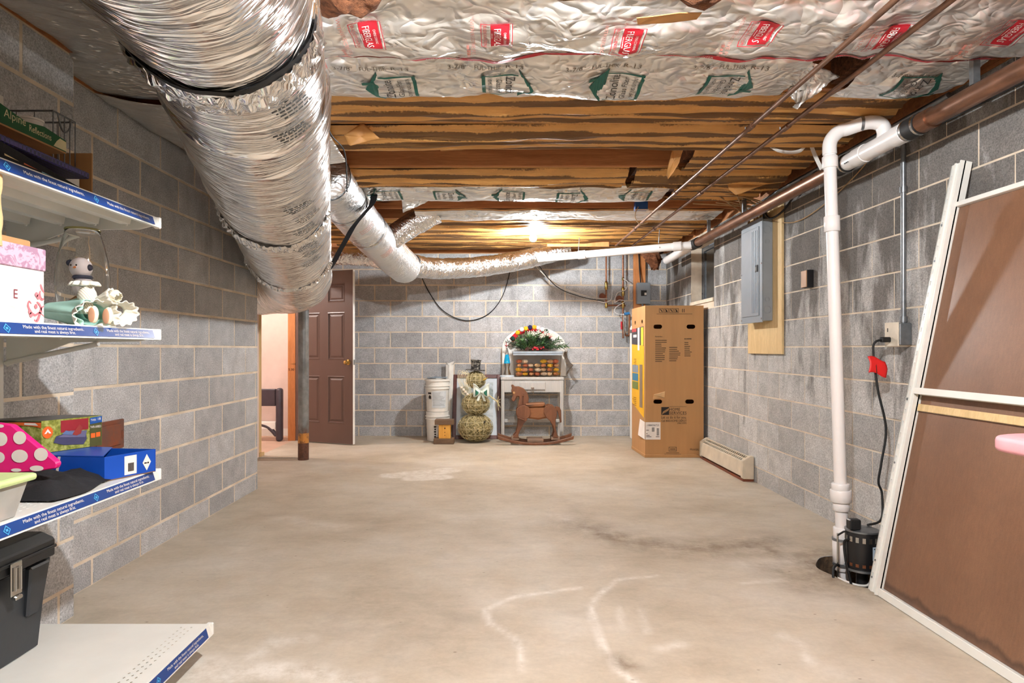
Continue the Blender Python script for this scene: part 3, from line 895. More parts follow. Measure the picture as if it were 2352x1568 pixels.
# --- row 1: foil facing with green house logos
def green_house(batt_o, zf, X, Y, flip, s=1.0):
    """house shaped logo lying on its side; flip True: roof towards +x"""
    rot = 90 if flip else -90
    W, H = .15 * s, .125 * s
    Yc = Y - W / 2 if flip else Y + W / 2
    Xc = X - .08 * s if flip else X + .08 * s
    fn = on_batt(zf, Xc, Yc, rot, .0045); L = None
    m = MB(); t = .012 * s
    for (a, b, c, d) in ((0, W, 0, t), (0, t * .5, t, H), (W - t * .5, W, t, H)): add_rect(m, fn, a, b, c, d, 6, 5)
    add_poly(m, fn, [(-.03 * s, H), (W + .03 * s, H), (W * .62, H + .05 * s), (W * .40, H + .055 * s)]) if False else None
    n = 6
    for k in range(n):   # roof in slices so that it follows the paper
        f0, f1 = k / n, (k + 1) / n
        l0, r0 = -.03 * s + f0 * (W * .5 + .03 * s), W + .03 * s - f0 * (W * .5 + .03 * s)
        l1, r1 = -.03 * s + f1 * (W * .5 + .03 * s), W + .03 * s - f1 * (W * .5 + .03 * s)
        add_poly(m, fn, [(l0, H + f0 * .055 * s), (r0, H + f0 * .055 * s), (r1, H + f1 * .055 * s), (l1, H + f1 * .055 * s)])
    add_rect(m, fn, W * .68, W * .80, H + .02 * s, H + .06 * s, 2, 2)
    L = m.build('house_logo', M['green_print'], batt_o, fix=False)
    f2 = on_batt(zf, Xc, Yc, rot, .0055)
    d = MB()
    add_text(d, 'Zonolite', f2, W * .08, H * .66, .032 * s, W * .84)
    add_text(d, 'Glass Fiber', f2, W * .14, H * .40, .020 * s, W * .72)
    add_text(d, 'HOME INSULATION', f2, W * .1, H * .17, .014 * s, W * .8)
    d.build('logo_lettering', M['dark_ink'], L, fix=False)
b1, z1f, e10, e11 = batt('foil_insulation_batt', 'silver foil insulation batt with a row of green house logos and a torn corner flap', LEFTX, 1.33, J(0) + .022, J(1) - .01, 'foil', 23, .042, .055)
b2, z2f, _, _ = batt('foil_insulation_batt', 'short crumpled foil insulation batt with one green house logo beside the copper drain', 1.57, 2.06, J(0) + .022, J(1) - .01, 'foil', 31, .05, .06)
for px, fl in ((905, False), (1160, True), (1420, False), (1665, True)):
    green_house(b1, z1f, (px - CX) * 2.88 / FPX, 2.885, fl, 1.3)
green_house(b2, z2f, 1.86, 2.87, True, 1.2)
for px in (770, 1030, 1297, 1585):
    tx = MB(); X = (px - CX) * 2.78 / FPX; f = on_batt(z1f, X, 2.745, 0, .004)
    if X > LEFTX: add_text(tx, '3-7/8"', f, 0, 0, .024, .085)
    add_text(tx, 'FUL-THIK', f, .115 if X > LEFTX else .1, 0, .024, .115); add_text(tx, 'R-13', f, .25, 0, .024, .075)
    tx.build('thickness_lettering', M['brown_ink'], b1, fix=False)
tx = MB(); f = on_batt(z2f, 1.72, 2.79, 0, .004); add_text(tx, '3-7/8" FUL-THIK', f, 0, 0, .022); tx.build('thickness_lettering', M['brown_ink'], b2, fix=False)
# torn flap hanging from row 1
fl_o = MB()
A, B_, C_, D_ = P(1812, 118, 2.62), P(1915, 168, 2.72), P(1900, 196, 2.88), P(1815, 246, 2.98)
A.z = JB - .03; A.x = 1.29
def flap(u, v):
    top = P(1812, 116, 2.66).lerp(P(1912, 172, 2.86), u); bot = P(1812, 214, 3.03).lerp(P(1818, 248, 2.98), u)
    p = top.lerp(bot, v)
    n = .02 * crease(u * 4, v * 4, 5) + .014 * fbm(u * 6, v * 6, 2)
    return (p.x + n, p.y - n, p.z - n * .7)
fl_o.grid(flap, 30, 24); fl_o.build('torn_flap', M['batt_foil'], b1, smooth=180, fix=False, solid=.002, uvf=lambda c: (c.x, c.y + c.z))
# --- kraft rows
def kraft(k, x0, x1, seed, label, sag=.03, amp=.045, group=None):
    return batt('kraft_insulation_batt', label, x0, x1, J(k) + .021, J(k + 1) - .021, 'kraft', seed, sag, amp, group, wav=.007)
kraft(-2, LEFTX, 2.06, 41, 'brown kraft paper batt on the camera side of the red labelled foil batt')
kraft(1, -1.12, 2.02, 51, 'striped brown kraft batt next to the green logo foil batt', .030)
kraft(2, -1.12, 2.02, 57, 'striped brown kraft batt with a torn flap beside the open joist bay', .045)
kraft(3, 1.22, 2.02, 61, 'short brown kraft batt filling the end of the open joist bay', .05, .04)
kraft(4, -1.5, .9, 67, 'sagging brown kraft batt touching the foil batt with small green logos', .05, .045)
kraft(4, .95, 2.02, 68, 'crumpled brown kraft batt above the thin rusty pipes by the drain', .055, .05)
b5, z5f, _, _ = batt('foil_insulation_batt', 'narrow foil batt with small green logos near the lit bulb', -1.15, 1.30, J(5) + .0, J(6) - .0, 'foil', 73, .045, .03)
for px, fl in ((890, False), (1030, True), (1172, False), (1310, True), (1460, False)):
    green_house(b5, z5f, (px - CX) * 5.0 / FPX, 4.99, fl, 1.4)
fl_o = MB()   # flap of foil peeled off that batt
def flap2(u, v):
    top = P(922, 455, 5.2).lerp(P(995, 453, 5.2), u); bot = P(925, 488, 5.23).lerp(P(975, 466, 5.2), u)
    p = top.lerp(bot, v); n = .015 * crease(u * 3, v * 3, 8); return (p.x, p.y + n, p.z)
fl_o.grid(flap2, 12, 8); fl_o.build('peeled_flap', M['batt_foil'], b5, smooth=180, fix=False, solid=.002, uvf=lambda c: (c.x, c.z))
kraft(5, 1.34, 2.02, 76, 'short brown kraft batt past the end of the small logo foil batt', .04, .04)
b7, z7f, _, _ = batt('foil_insulation_batt', 'thin crinkled silver foil batt behind the two bare joists', -.75, 2.0, J(7) + .02, J(8) - .06, 'foil', 79, .03, .03)
kraft(8, -1.9, 2.02, 81, 'wrinkled brown kraft batt between the bare joists and the bulb', .03, .04)
kraft(9, -1.9, 2.02, 85, 'wrinkled brown kraft batt directly above the bulb', .028, .04)
kraft(10, -1.9, 2.02, 89, 'wrinkled brown kraft batt above the long foil flex duct', .028, .04)
kraft(11, -1.9, 2.02, 93, 'brown kraft batt against the back wall of the basement', .028, .04)
kraft(-3, LEFTX, 2.06, 95, 'brown kraft batt over the camera end of the basement')
# torn paper flaps and wool in the kraft rows
def paper_flap(label, pts, seed):
    g = MB(); c = sum((Vector(p) for p in pts), Vector()) / len(pts)
    vs = []; 
    def fn(u, v):
        k = u * (len(pts)); i = int(k) % len(pts); f = k - int(k)
        p = Vector(pts[i]).lerp(Vector(pts[(i + 1) % len(pts)]), f)
        q = c.lerp(p, v); n = .022 * fbm(q.x * 7, q.z * 9, seed, 3)
        return (q.x, q.y + n, q.z + n * .5)
    g.grid(fn, 28, 5)
    return tag(g.build('torn_kraft_paper', M['kraft_edge'], smooth=180, fix=False, solid=.002), label, 'paper')
paper_flap('torn kraft paper curl hanging by the big duct', [P(790, 310, 3.5), P(832, 282, 3.5), P(875, 318, 3.5), P(845, 325, 3.52), P(803, 335, 3.5)], 2)
paper_flap('long strip of torn kraft paper under the open joist', [P(1010, 340, 3.9), P(1080, 322, 3.88), P(1095, 330, 3.88), P(1060, 345, 3.9), P(1012, 347, 3.92)], 4)
paper_flap('dark torn kraft paper sheet hanging by the copper drain', [P(1670, 412, 4.5), P(1790, 392, 4.5), P(1800, 410, 4.5), P(1690, 448, 4.52), P(1675, 435, 4.5)], 6)
paper_flap('ragged kraft paper end beside the bare joist face', [P(1545, 340, 3.98), P(1572, 336, 3.95), P(1560, 375, 3.97), P(1535, 412, 4.0), P(1530, 400, 4.02)], 9)
def tuft():
    g = MB()
    def fn(u, v):
        a = 2 * PI * u; r = (.13 - .085 * v) * (1 + .5 * fbm(math.cos(a) * 2, math.sin(a) * 2, v * 4, 3))
        return (1.79 + r * math.cos(a) + .05 * v, 7.5 + .8 * r * math.sin(a), 2.31 - .26 * v + .03 * fbm(a, v * 3, 2))
    g.grid(fn, 30, 14); return tag(g.build('hanging_wool', M['wool'], smooth=180, fix=False), 'ragged tuft of tan glass wool hanging near the back corner', 'insulation')
tuft()
wool_lump('reddish glass wool left in the open joist bay', [(-1.0, J(3) + .03), (1.1, J(3) + .03), (1.1, J(4) - .03), (-1.0, J(4) - .03)], 2.53, .03, 21)

# --- foil blanket along the left wall
def blanket(name, label, y0, y1, seed, dz, x1a, x1b):
    def fn(u, v):
        y = y0 + (y1 - y0) * v; x0 = (XLN if y < YN else XL) + .02 + .012 * mnoise.noise((y * 3, seed, 0)); x1 = x1a + (x1b - x1a) * v
        x = x0 + (x1 - x0) * u
        s = .05 * math.sin(PI * min(1, u * 1.0)) ** .8 + .012 * fbm(x * 2.2, y * 1.6, seed, 3) + .006 * crease(x * 3, y * 5, seed)
        return (x, y, JB - .012 - dz - s - .03 * u)
    g = MB(); g.grid(fn, 44, 90)
    o = g.build(name, M['blanket'], smooth=180, fix=False, solid=.004, uvf=lambda c: (c.x, c.y))
    return tag(o, label, 'insulation')
blanket('foil_blanket', 'grey foil scrim insulation blanket between the big duct and the wall', -.2, 3.02, 3, .008, -.82, -.86)
blanket('foil_blanket', 'crinkled silver foil blanket piece tucked against the left wall', 3.0, 3.98, 8, .03, -.9, -.95)
# ================================================================ DUCTS
def duct_tube(name, label, pts, rad, mat, wr=.012, freq=10, nseg=72, step=.012, squash=1.0, cat='duct', seams=(), wf=None, bulges=None):
    path = smoothpath(pts, 24)
    # resample evenly
    L = [0]
    for a, b in zip(path, path[1:]): L.append(L[-1] + (b - a).length)
    tot = L[-1]; n = max(8, int(tot / step)); out = []; k = 0
    for i in range(n + 1):
        s = tot * i / n
        while k < len(L) - 2 and L[k + 1] < s: k += 1
        f = (s - L[k]) / max(L[k + 1] - L[k], 1e-9); out.append(path[k].lerp(path[k + 1], f))
    t = thing(name, label, cat, tuple(out[0]))
    g = MB(); up = Vector((0, 0, 1)); rows = []
    uvs = {}
    for i, p in enumerate(out):
        tg = (out[min(i + 1, n)] - out[max(i - 1, 0)]).normalized()
        a = tg.cross(up).normalized(); b = a.cross(tg).normalized()
        s = tot * i / n; row = []
        r0 = rad(s / tot) if callable(rad) else rad
        for c in (seams):
            q = abs(s - c); r0 -= .016 * math.exp(-(q / .022) ** 2)
        for j in range(nseg + 1):
            th = 2 * PI * j / nseg
            cx_, sy = math.cos(th), math.sin(th)
            w = wr * (fbm(cx_ * 1.6, sy * 1.6, s * freq * .5, 3) * .6 + .5 * (1 - 2 * abs(mnoise.noise((cx_ * 1.1, sy * 1.1, s * freq)))))
            r = r0 + w
            q = p + a * (cx_ * r) + b * (sy * r * squash); row.append(q)
            g.v.append(q)
    W = nseg + 1
    for i in range(n):
        for j in range(nseg):
            g.f.append((i * W + j, i * W + j + 1, (i + 1) * W + j + 1, (i + 1) * W + j))
    me = bpy.data.meshes.new('foil_sleeve'); base = Vector(out[0])
    me.from_pydata([tuple(v - base) for v in g.v], [], g.f)
    ul = me.uv_layers.new(name='UVMap'); r_ = rad(.5) if callable(rad) else rad
    for lp in me.loops:
        i, j = divmod(lp.vertex_index, W); ul.data[lp.index].uv = (j / nseg * 2 * PI * r_, tot * i / n)
    me.shade_smooth(); me.materials.append(mat)
    o = bpy.data.objects.new('foil_sleeve', me); COL.objects.link(o); o.parent = t
    def at(s, th, extra=.004):
        fi = max(0.0, min(n - 1e-6, s / tot * n)); i = int(fi); p = out[i].lerp(out[min(i + 1, n)], fi - i)
        tg = (out[min(i + 1, n)] - out[max(i - 1, 0)]).normalized(); a = tg.cross(up).normalized(); b = a.cross(tg).normalized()
        r0 = (rad(s / tot) if callable(rad) else rad) + extra
        return p + a * (math.cos(th) * r0) + b * (math.sin(th) * r0 * squash)
    for pth in (out[0], out[-1]):
        pass
    return t, at, tot
BD = [(-.60, -.6, 2.05), (-.62, .3, 2.06), (-.67, 1.0, 2.06), (-.77, 1.77, 2.055), (-.87, 2.2, 2.025), (-1.07, 2.94, 1.955), (-1.26, 3.68, 1.885), (-1.47, 4.48, 1.80), (-1.60, 5.0, 1.735), (-1.72, 5.36, 1.70), (-1.98, 5.55, 1.70), (-2.2, 5.55, 1.70), (-2.43, 5.55, 1.70)]
big, bat_, btot = duct_tube('foil_air_duct', 'huge crinkled silver foil air duct sagging along the left wall', BD, lambda f: .276 if f > .40 else .262, M['duct'], .013, 13, 96, .013, seams=(2.28, 4.0))
# dark gap where the sleeve sections meet, bunched foil collar
def band(at, parent, s, th0, th1, w, mat, name, extra=.004, n=40, wob=.01):
    g = MB(); g.grid(lambda u, v: at(s + (v - .5) * w + wob * fbm(u * 5, s, 0, 2), th0 + (th1 - th0) * u, extra + .002 * math.sin(v * PI)), n, 3)
    return g.build(name, mat, parent, smooth=180, fix=False)
band(bat_, big, 2.30, R(185), R(352), .035, M['rubber'], 'open_seam', .006, wob=.03)
def ruff(at, parent, s, th0, th1, seed, n=60, w=.09):
    g = MB(); g.grid(lambda u, v: at(s + (v - .5) * w + .012 * mnoise.noise((u * 14, v * 3, seed)), th0 + (th1 - th0) * u, .004 + .026 * abs(mnoise.noise((u * 22, v * 4, seed))) + .012 * math.sin(PI * v)), n, 7)
    return g.build('crumpled_collar', M['flex'], parent, smooth=35, fix=False, uvf=lambda c: (c.x, c.y + c.z))
ruff(bat_, big, 2.37, R(185), R(350), 3, 90, .12)
ruff(bat_, big, 4.02, R(190), R(345), 5, 90, .09)
ruff(bat_, big, 5.15, R(190), R(345), 7, 80, .06)
# printed rating text bands on the sleeve
for k, s in enumerate((2.45, 2.62, 3.35, 3.55, 3.75, 4.05, 4.25, 4.45)):
    th = R(296 - (k % 3) * 4)
    tx = MB()
    for q in range(4):
        add_bars(tx, lambda u, v: bat_(s + v, th + u / .276, .017), .01 * q, .024 * q, .013, .11)
    tx.build('printed_rating', M['dark_ink'], big, fix=False, kind='stuff')
# second, smooth scrim duct branching behind it
MDp = [P(748, 405, 4.25), P(790, 464, 4.85), P(850, 535, 5.6), P(905, 592, 6.25), P(928, 612, 6.55)]
med, mat_, mtot = duct_tube('foil_branch_duct', 'smooth silver scrim duct descending beside the big duct', MDp, .168, M['duct2'], .005, 5, 56, .02)
band(mat_, med, .62, R(90), R(440), .05, M['flex'], 'foil_tape', .006)
band(mat_, med, 1.25, R(90), R(440), .05, M['flex'], 'foil_tape', .006)
for s in (.85, 1.5):
    tx = MB()
    for q in range(3): add_bars(tx, lambda u, v: mat_(s + v, R(290) + u / .168, .007), 0, .03 * q, .010, .13)
    tx.build('printed_rating', M['red_faint'], med, fix=False, kind='stuff')
g = MB(); g.sphere(MDp[0] + Vector((0, .02, 0)), .166, 24, 12, (1, .35, 1)); g.build('end_cap', M['duct2'], med, smooth=180, uvf=lambda c: (c.x, c.z))
g = MB(); g.sphere(MDp[-1] + Vector((.0, .03, 0)), (.166), 24, 12, (1, .35, 1)); g.build('end_cap', M['duct2'], med, smooth=180, uvf=lambda c: (c.x, c.z))
FXp = [P(938, 606, 6.72), P(990, 616, 7.05), P(1080, 614, 7.4), P(1160, 604, 7.5), P(1235, 588, 7.55), P(1305, 570, 7.6)]
flx, fat_, ftot = duct_tube('foil_flex_duct', 'corrugated silver foil flex duct sagging across the room under the bulb', FXp, .112, M['flex'], .012, 26, 48, .008)
band(fat_, flx, .03, R(0), R(360), .035, M['rubber'], 'clamp_band', .008)
BRp = [P(872, 568, 5.85), P(905, 543, 5.86), P(950, 514, 5.875), P(1002, 486, 5.88)]
brn, rat_, rtot = duct_tube('foil_branch_duct', 'short shiny foil branch duct rising into the joist bay', BRp, .105, M['flex'], .010, 12, 48, .012)
g = MB(); g.sphere(BRp[-1], .104, 24, 10, (.6, .6, .9)); g.build('rounded_end', M['flex'], brn, smooth=180, uvf=lambda c: (c.x, c.z))
STp = [P(745, 592, 6.4), P(800, 590, 6.4), P(850, 594, 6.4), P(880, 600, 6.35)]
duct_tube('foil_flex_duct', 'crumpled foil duct stub above the open brown door', STp, .075, M['flex'], .014, 18, 40, .01)

# black straps and thin wires holding the ducts
def strap(label, pts, wv, mat=M['blackcloth'], t=.002):
    g = MB(); g.ribbon(smoothpath(pts, 6), wv); return tag(g.build('hanging_strap', mat, solid=t), label, 'strap')
strap('black webbing strap slung from the ceiling around the ducts', [P(842, 428, 5.0), P(858, 432, 4.98), P(856, 465, 4.9), P(835, 492, 4.75), P(812, 520, 4.6), P(795, 550, 4.6), P(778, 580, 4.7), P(768, 600, 4.75), P(755, 620, 4.85), P(742, 632, 4.9)], (.055, 0, .03))
strap('grey strap end hanging from the foil batt with small logos', [P(850, 430, 5.0), P(840, 448, 4.97), P(830, 468, 4.93)], (.03, 0, .01), M['galv'])
def wire(name, label, pts, r, mat, cat='wire', n=6, group=None, sm=8):
    g = MB(); g.tube(smoothpath(pts, sm), r, n); return tag(g.build(name, mat, smooth=60), label, cat, group)
wire('hanging_wire', 'thin black wire dropping from the kraft batt past the branch duct', [P(757, 222, 3.1), P(756, 300, 3.2), P(790, 345, 3.6), P(796, 400, 4.0), P(797, 440, 4.2)], .004, M['rubber'])
wire('hanging_wire', 'thin wire looped under the smooth scrim duct', [P(888, 560, 5.9), P(898, 592, 6.0), P(916, 614, 6.2), P(930, 600, 6.45)], .004, M['rubber'])
wire('black_cable', 'black cable drooping in a curve on the back wall', [P(958, 612, 8.14), P(985, 670, 8.14), P(1020, 715, 8.13), P(1070, 736, 8.13), P(1120, 722, 8.13), P(1155, 678, 8.14), P(1176, 604, 8.14)], .006, M['rubber'], 'cable')
wire('white_cable', 'pale cable sagging from the bulb to the copper pipes', [P(1215, 592, 7.68), P(1260, 640, 7.8), P(1310, 668, 7.8), P(1370, 684, 8.0), P(1395, 686, 8.05)], .007, plain('pale_cable', (196, 190, 180), .5), 'cable')
wire('black_cable', 'black cable running beside the pale cable to the pipes', [P(1225, 592, 7.68), P(1275, 655, 7.8), P(1330, 680, 7.95), P(1388, 692, 8.05)], .005, M['rubber'], 'cable')

# ================================================================ PIPES
DX, DZ = 1.95, 2.155
drain = thing('copper_drain_pipe', 'thick brown copper drain pipe along the top of the right wall', 'pipe', (DX, 3.2, DZ))
def yz(y): return DZ + .004 * math.sin(y * 1.3)
g = MB(); g.tube([(DX, -.6, DZ), (DX, 1.0, DZ), (DX, 2.99, DZ)], .041, 20); g.build('pipe_run', M['copper'], drain, smooth=60)
g = MB(); g.tube([(DX, 3.60, DZ), (DX, 4.5, DZ), (DX, 5.4, DZ), (DX, 6.24, DZ)], .041, 20); g.build('pipe_run', M['copper'], drain, smooth=60)
for y in (2.6, 5.05, 5.9):
    g = MB(); g.box(DX - .014, DX + .014, y - .002, y + .022, DZ + .041, JB - .05); g.build('hanger', M['galv'], drain)
def coupling(y0, y1, par):
    g = MB(); g.tube([(DX, y0, DZ), (DX, y1, DZ)], .050, 20); c = g.build('rubber_coupling', M['rubber'], par, smooth=50)
    for y in (y0 + .014, y1 - .014):
        k = MB(); k.tube([(DX, y - .007, DZ), (DX, y + .007, DZ)], .0525, 20); k.build('hose_clamp', M['steel'], c, smooth=50)
coupling(2.93, 3.04, drain); coupling(3.56, 3.67, drain)
g = MB(); g.tube([(DX, 2.86, DZ), (DX, 2.94, DZ)], .048, 20); g.build('copper_collar', M['copper'], drain, smooth=50)
# white pvc discharge: pit -> elbow -> wye in the drain
sump = thing('pvc_discharge_pipe', 'tall white plastic discharge pipe rising from the sump pit', 'pipe', (1.757, 3.3, 0))
r = .0302
bx, by = 1.768, 3.27
tx_, ty_ = 1.712, 3.30
def riser(z): f = (z + .0) / 2.2; return Vector((bx + (tx_ - bx) * f, by + (ty_ - by) * f, z))
g = MB(); g.tube([riser(-.30), riser(.2)], r, 18); g.build('lower_pipe', M['pvc'], sump, smooth=60)
g = MB(); g.tube([riser(.2), riser(1.0), riser(2.13)], r, 18); g.build('riser', M['pvc'], sump, smooth=60)
for (z0, z1, rr) in ((1.72, 1.80, .0385), (2.05, 2.11, .0375), (.285, .33, .040), (.33, .392, .050), (.392, .425, .043), (.135, .20, .041), (.02, .135, .047), (-.02, .02, .040)):
    g = MB(); g.tube([riser(z0), riser(z1)], rr, 18); g.build('coupling', M['pvc'], sump, smooth=50, bevel=.002)
for z in (.012, -.10, .14):
    g = MB(); g.tube([riser(z - .006), riser(z + .006)], .0485 if z > 0 else .034, 18); g.build('clamp', M['galv'], sump, smooth=50)
top = riser(2.12)
arc = [top, top + Vector((0, 0, .05)), top + Vector((.012, -.003, .085)), top + Vector((.045, -.01, .118)), top + Vector((.08, -.02, .125)), Vector((1.86, 3.245, 2.262)), Vector((1.905, 3.23, 2.262)), Vector((1.94, 3.225, 2.245)), Vector((DX, 3.22, 2.20)), Vector((DX, 3.24, 2.165))]
g = MB(); g.tube(smoothpath(arc, 6), .034, 18); g.build('elbow_run', M['pvc'], sump, smooth=60)
g = MB(); g.tube([Vector((1.845, 3.249, 2.262)), Vector((1.858, 3.245, 2.262))], .036, 18); g.build('pipe_joint', M['galv'], sump, smooth=60)
g = MB(); g.tube([(DX, 3.03, DZ), (DX, 3.57, DZ)], .0445, 20); g.build('wye_barrel', M['pvc'], sump, smooth=60)
for (a, b) in ((3.05, 3.13), (3.38, 3.47)):
    g = MB(); g.tube([(DX, a, DZ), (DX, b, DZ)], .049, 20); g.build('wye_collar', M['pvc'], sump, smooth=60)
fn = lambda u, v: Vector((DX - .0452 * math.cos((v) / .045 - .5), 3.55 - u, DZ + .0452 * math.sin(v / .045 - .5)))
tx = MB(); add_bars(tx, fn, .03, 0, .009, .09); tx.build('pipe_print', M['ink'], sump, fix=False, kind='stuff')
# white pvc branch crossing towards the bulb
pv = thing('pvc_branch_pipe', 'long white plastic pipe sloping from the copper drain toward the bulb', 'pipe', (DX, 6.3, DZ))
q0 = Vector((DX - .03, 6.33, DZ - .01)); q1 = P(1237, 594, 7.0)
g = MB(); g.tube([q0, q1], .040, 18); g.build('pipe_run', M['pvc'], pv, smooth=60)
for f in (.06, .67): 
    a = q0.lerp(q1, f); b = q0.lerp(q1, f + .05); g = MB(); g.tube([a, b], .047, 18); g.build('pipe_collar', M['pvc'], pv, smooth=60)
g = MB(); g.tube([(DX, 6.22, DZ), (DX, 6.40, DZ)], .05, 18); g.build('rubber_coupling', M['rubber'], pv, smooth=60)
for f in (.2, .72):
    p = q0.lerp(q1, f); g = MB(); g.tube([p + Vector((0, 0, -.044)), p + Vector((0, -.046, 0)), p + Vector((0, 0, .05)), p + Vector((.01, 0, .19))], .004, 6); g.build('hanger_strap', M['galv'], pv)
pv2 = MB(); pv2.tube([(DX, 6.41, DZ), (DX - .005, 6.9, DZ - .01), (DX - .01, 7.35, DZ - .02)], .044, 18)
tag(pv2.build('pvc_branch_pipe', M['pvc'], smooth=60), 'short white plastic pipe end beyond the black coupling near the window', 'pipe')
# two thin rusty pipes under the joists
for X, z, lab in ((1.305, 2.262, 'thin rusty pipe under the joists, farther from the copper drain'), (1.490, 2.262, 'thin rusty pipe under the joists, next to the copper drain')):
    t = thing('rusty_pipe', lab, 'pipe', (X, 3, z))
    g = MB(); g.tube([(X, -.6, z), (X, 2.0, z), (X, 4.0, z), (X, 5.2, z + .004), (X, 7.1, z)], .0115, 10); g.build('pipe_run', M['conduit'], t, smooth=60)
    for y in (1.9, 3.3, 4.7, 6.1):
        g = MB(); g.tube([(X, y - .03, z), (X, y + .03, z)], .0155, 10); g.build('pipe_coupling', M['conduit'], t, smooth=60)
        g = MB(); g.tube([(X + .012, y + .1, z), (X + .012, y + .1, JB - .062)], .003, 6); g.build('pipe_hook', M['galv'], t)
# white perforated plumber's straps
strap('white perforated strap drooping under the kraft batt', [P(1764, 332, 3.8), P(1785, 345, 3.8), P(1815, 350, 3.8), P(1838, 346, 3.8), P(1850, 334, 3.8)], (0, .01, .022), M['white'])
strap('white perforated strap tied to the copper drain behind the riser', [P(1862, 330, 3.8), P(1870, 352, 3.8), P(1879, 372, 3.8), P(1888, 390, 3.8)], (.022, 0, .008), M['white'])
# blue wiring box between the joists
t = thing('junction_box', 'small blue plastic wiring box under the joist beyond the bare beams', 'junction box', tuple(P(1472, 474, 5.55)))
c = P(1472, 474, 5.55)
g = MB(); g.box(c.x - .055, c.x + .055, c.y - .03, c.y + .03, c.z - .035, c.z + .04); g.build('box_body', plain('blue_plastic', (30, 84, 150), .4), t, bevel=.004)
g = MB(); g.box(c.x - .06, c.x + .06, c.y - .033, c.y - .03, c.z - .042, c.z - .03); g.build('box_lip', M['white'], t)
g = MB(); g.tube(smoothpath([c + Vector((-.03, -.035, -.01)), c + Vector((-.06, -.04, -.09)), c + Vector((-.02, -.04, -.16)), c + Vector((.05, -.04, -.15))], 6), .004, 6); g.build('wire_tail', plain('tan_cable', (176, 144, 104), .6), t)
# ================================================================ RIGHT SIDE
# ---- electrical panel on plywood
ply = MB(); ply.box(XR - .022, XR - .003, 4.79, 5.44, 1.075, 2.30)
tag(ply.build('plywood_board', M['plywood'], bevel=.002), 'bare plywood board fixed to the wall behind the breaker panel', 'board')
ep = thing('breaker_panel', 'grey steel breaker panel with a ribbed door on plywood', 'electrical panel', (XR - .03, 5.14, 1.33))
fx, bx_ = 2.040, XR - .0225
g = MB(); g.box(fx + .008, bx_, 4.945, 5.345, 1.335, 2.125); g.build('housing', M['grey_metal'], ep, bevel=.003)
g = MB(); g.box(fx, fx + .008, 4.932, 5.358, 1.322, 2.138); g.build('cover', M['grey_metal'], ep, bevel=.003)
dr = MB(); dr.box(fx - .006, fx, 4.985, 5.325, 1.375, 2.075); dr = dr.build('panel_door', M['grey_metal'], ep, bevel=.003)
for k in range(4):
    y = 5.015 + k * .032
    g = MB(); g.tube([(fx - .006, y, 1.40), (fx - .006, y, 2.05)], .006, 8); g.build('door_rib', M['grey_metal'], dr, smooth=60)
g = MB(); g.box(fx - .012, fx - .0062, 4.995, 5.045, 1.72, 1.775); h = g.build('latch', M['black'], dr, bevel=.003)
g = MB(); g.box(fx - .014, fx - .0121, 5.008, 5.032, 1.732, 1.76); g.build('latch_tab', M['grey_dark'], h)
for (y, z) in ((4.945, 1.35), (4.945, 2.11), (5.345, 1.35), (5.345, 1.73), (5.345, 2.11), (4.945, 1.78)):
    g = MB(); g.lathe((fx - .001, y, z), [(.007, .002), (.007, -.002)], 10, 'x', True); g.build('cover_screw', M['steel'], ep)
for (z, rr) in ((2.04, .03), (1.95, .018), (1.42, .03), (1.5, .018)):
    g = MB(); g.lathe((2.085, 4.9435, z), [(rr, .0), (rr, .002), (rr - .004, .002), (rr - .004, 0)], 20, 'y'); g.build('knockout_ring', M['grey_dark'], ep)
# cables into the panel
tan = plain('tan_cable', (176, 144, 104), .6); gr_ = plain('grey_cable', (128, 132, 130), .5)
rr = random.Random(4)
for k in range(11):
    y = 4.98 + .033 * k; x = 2.06 + rr.uniform(0, .05)
    top_ = (1.75 + rr.uniform(-.15, .22), 4.9 + rr.uniform(-.25, .5), 2.335)
    mid = (2.03 + rr.uniform(-.03, .05), y + rr.uniform(-.06, .06), 2.27 + rr.uniform(-.03, .02))
    wire('electric_cable', 'tan electric cable dropping into the top of the breaker panel', [(x, y, 2.127), (x, y, 2.20), mid, top_], .0055, tan, 'cable', group='cables entering the breaker panel')
wire('black_cable', 'thick black cable looping from the breaker panel top over the plywood', [(2.07, 4.96, 2.127), (2.05, 4.94, 2.20), (2.07, 4.86, 2.11), (2.11, 4.72, 2.14), (2.125, 4.5, 2.25), (2.13, 4.3, 2.31)], .008, M['rubber'], 'cable')
wire('black_cable', 'coiled black cable hung beside the copper drain', [(2.12, 4.62, 2.31)] + [(2.11 + .02 * math.cos(a), 4.45 + .07 * math.cos(a), 2.24 + .05 * math.sin(a)) for a in [k * .7 for k in range(14)]] + [(2.12, 4.2, 2.31)], .005, M['rubber'], 'cable', sm=4)
wire('grey_conduit', 'grey conduit bending from the breaker panel up to the sill', [(2.09, 5.0, 2.127), (2.09, 5.0, 2.24), (2.11, 4.9, 2.30), (2.12, 4.2, 2.31), (2.12, 3.0, 2.31)], .014, M['galv'], 'conduit', 10)
wire('thin_cable', 'thin tan cable stapled along the right wall above the panel', [(2.125, 5.0, 2.12), (2.138, 4.6, 2.03), (2.138, 4.2, 2.06), (2.138, 3.8, 2.16), (2.138, 3.5, 2.29)], .004, tan, 'cable')
wire('black_cable', 'black cable along the wall under the copper drain', [(2.135, 4.4, 2.30), (2.135, 3.4, 2.21), (2.135, 2.4, 2.20), (2.135, 1.0, 2.20)], .005, M['rubber'], 'cable')
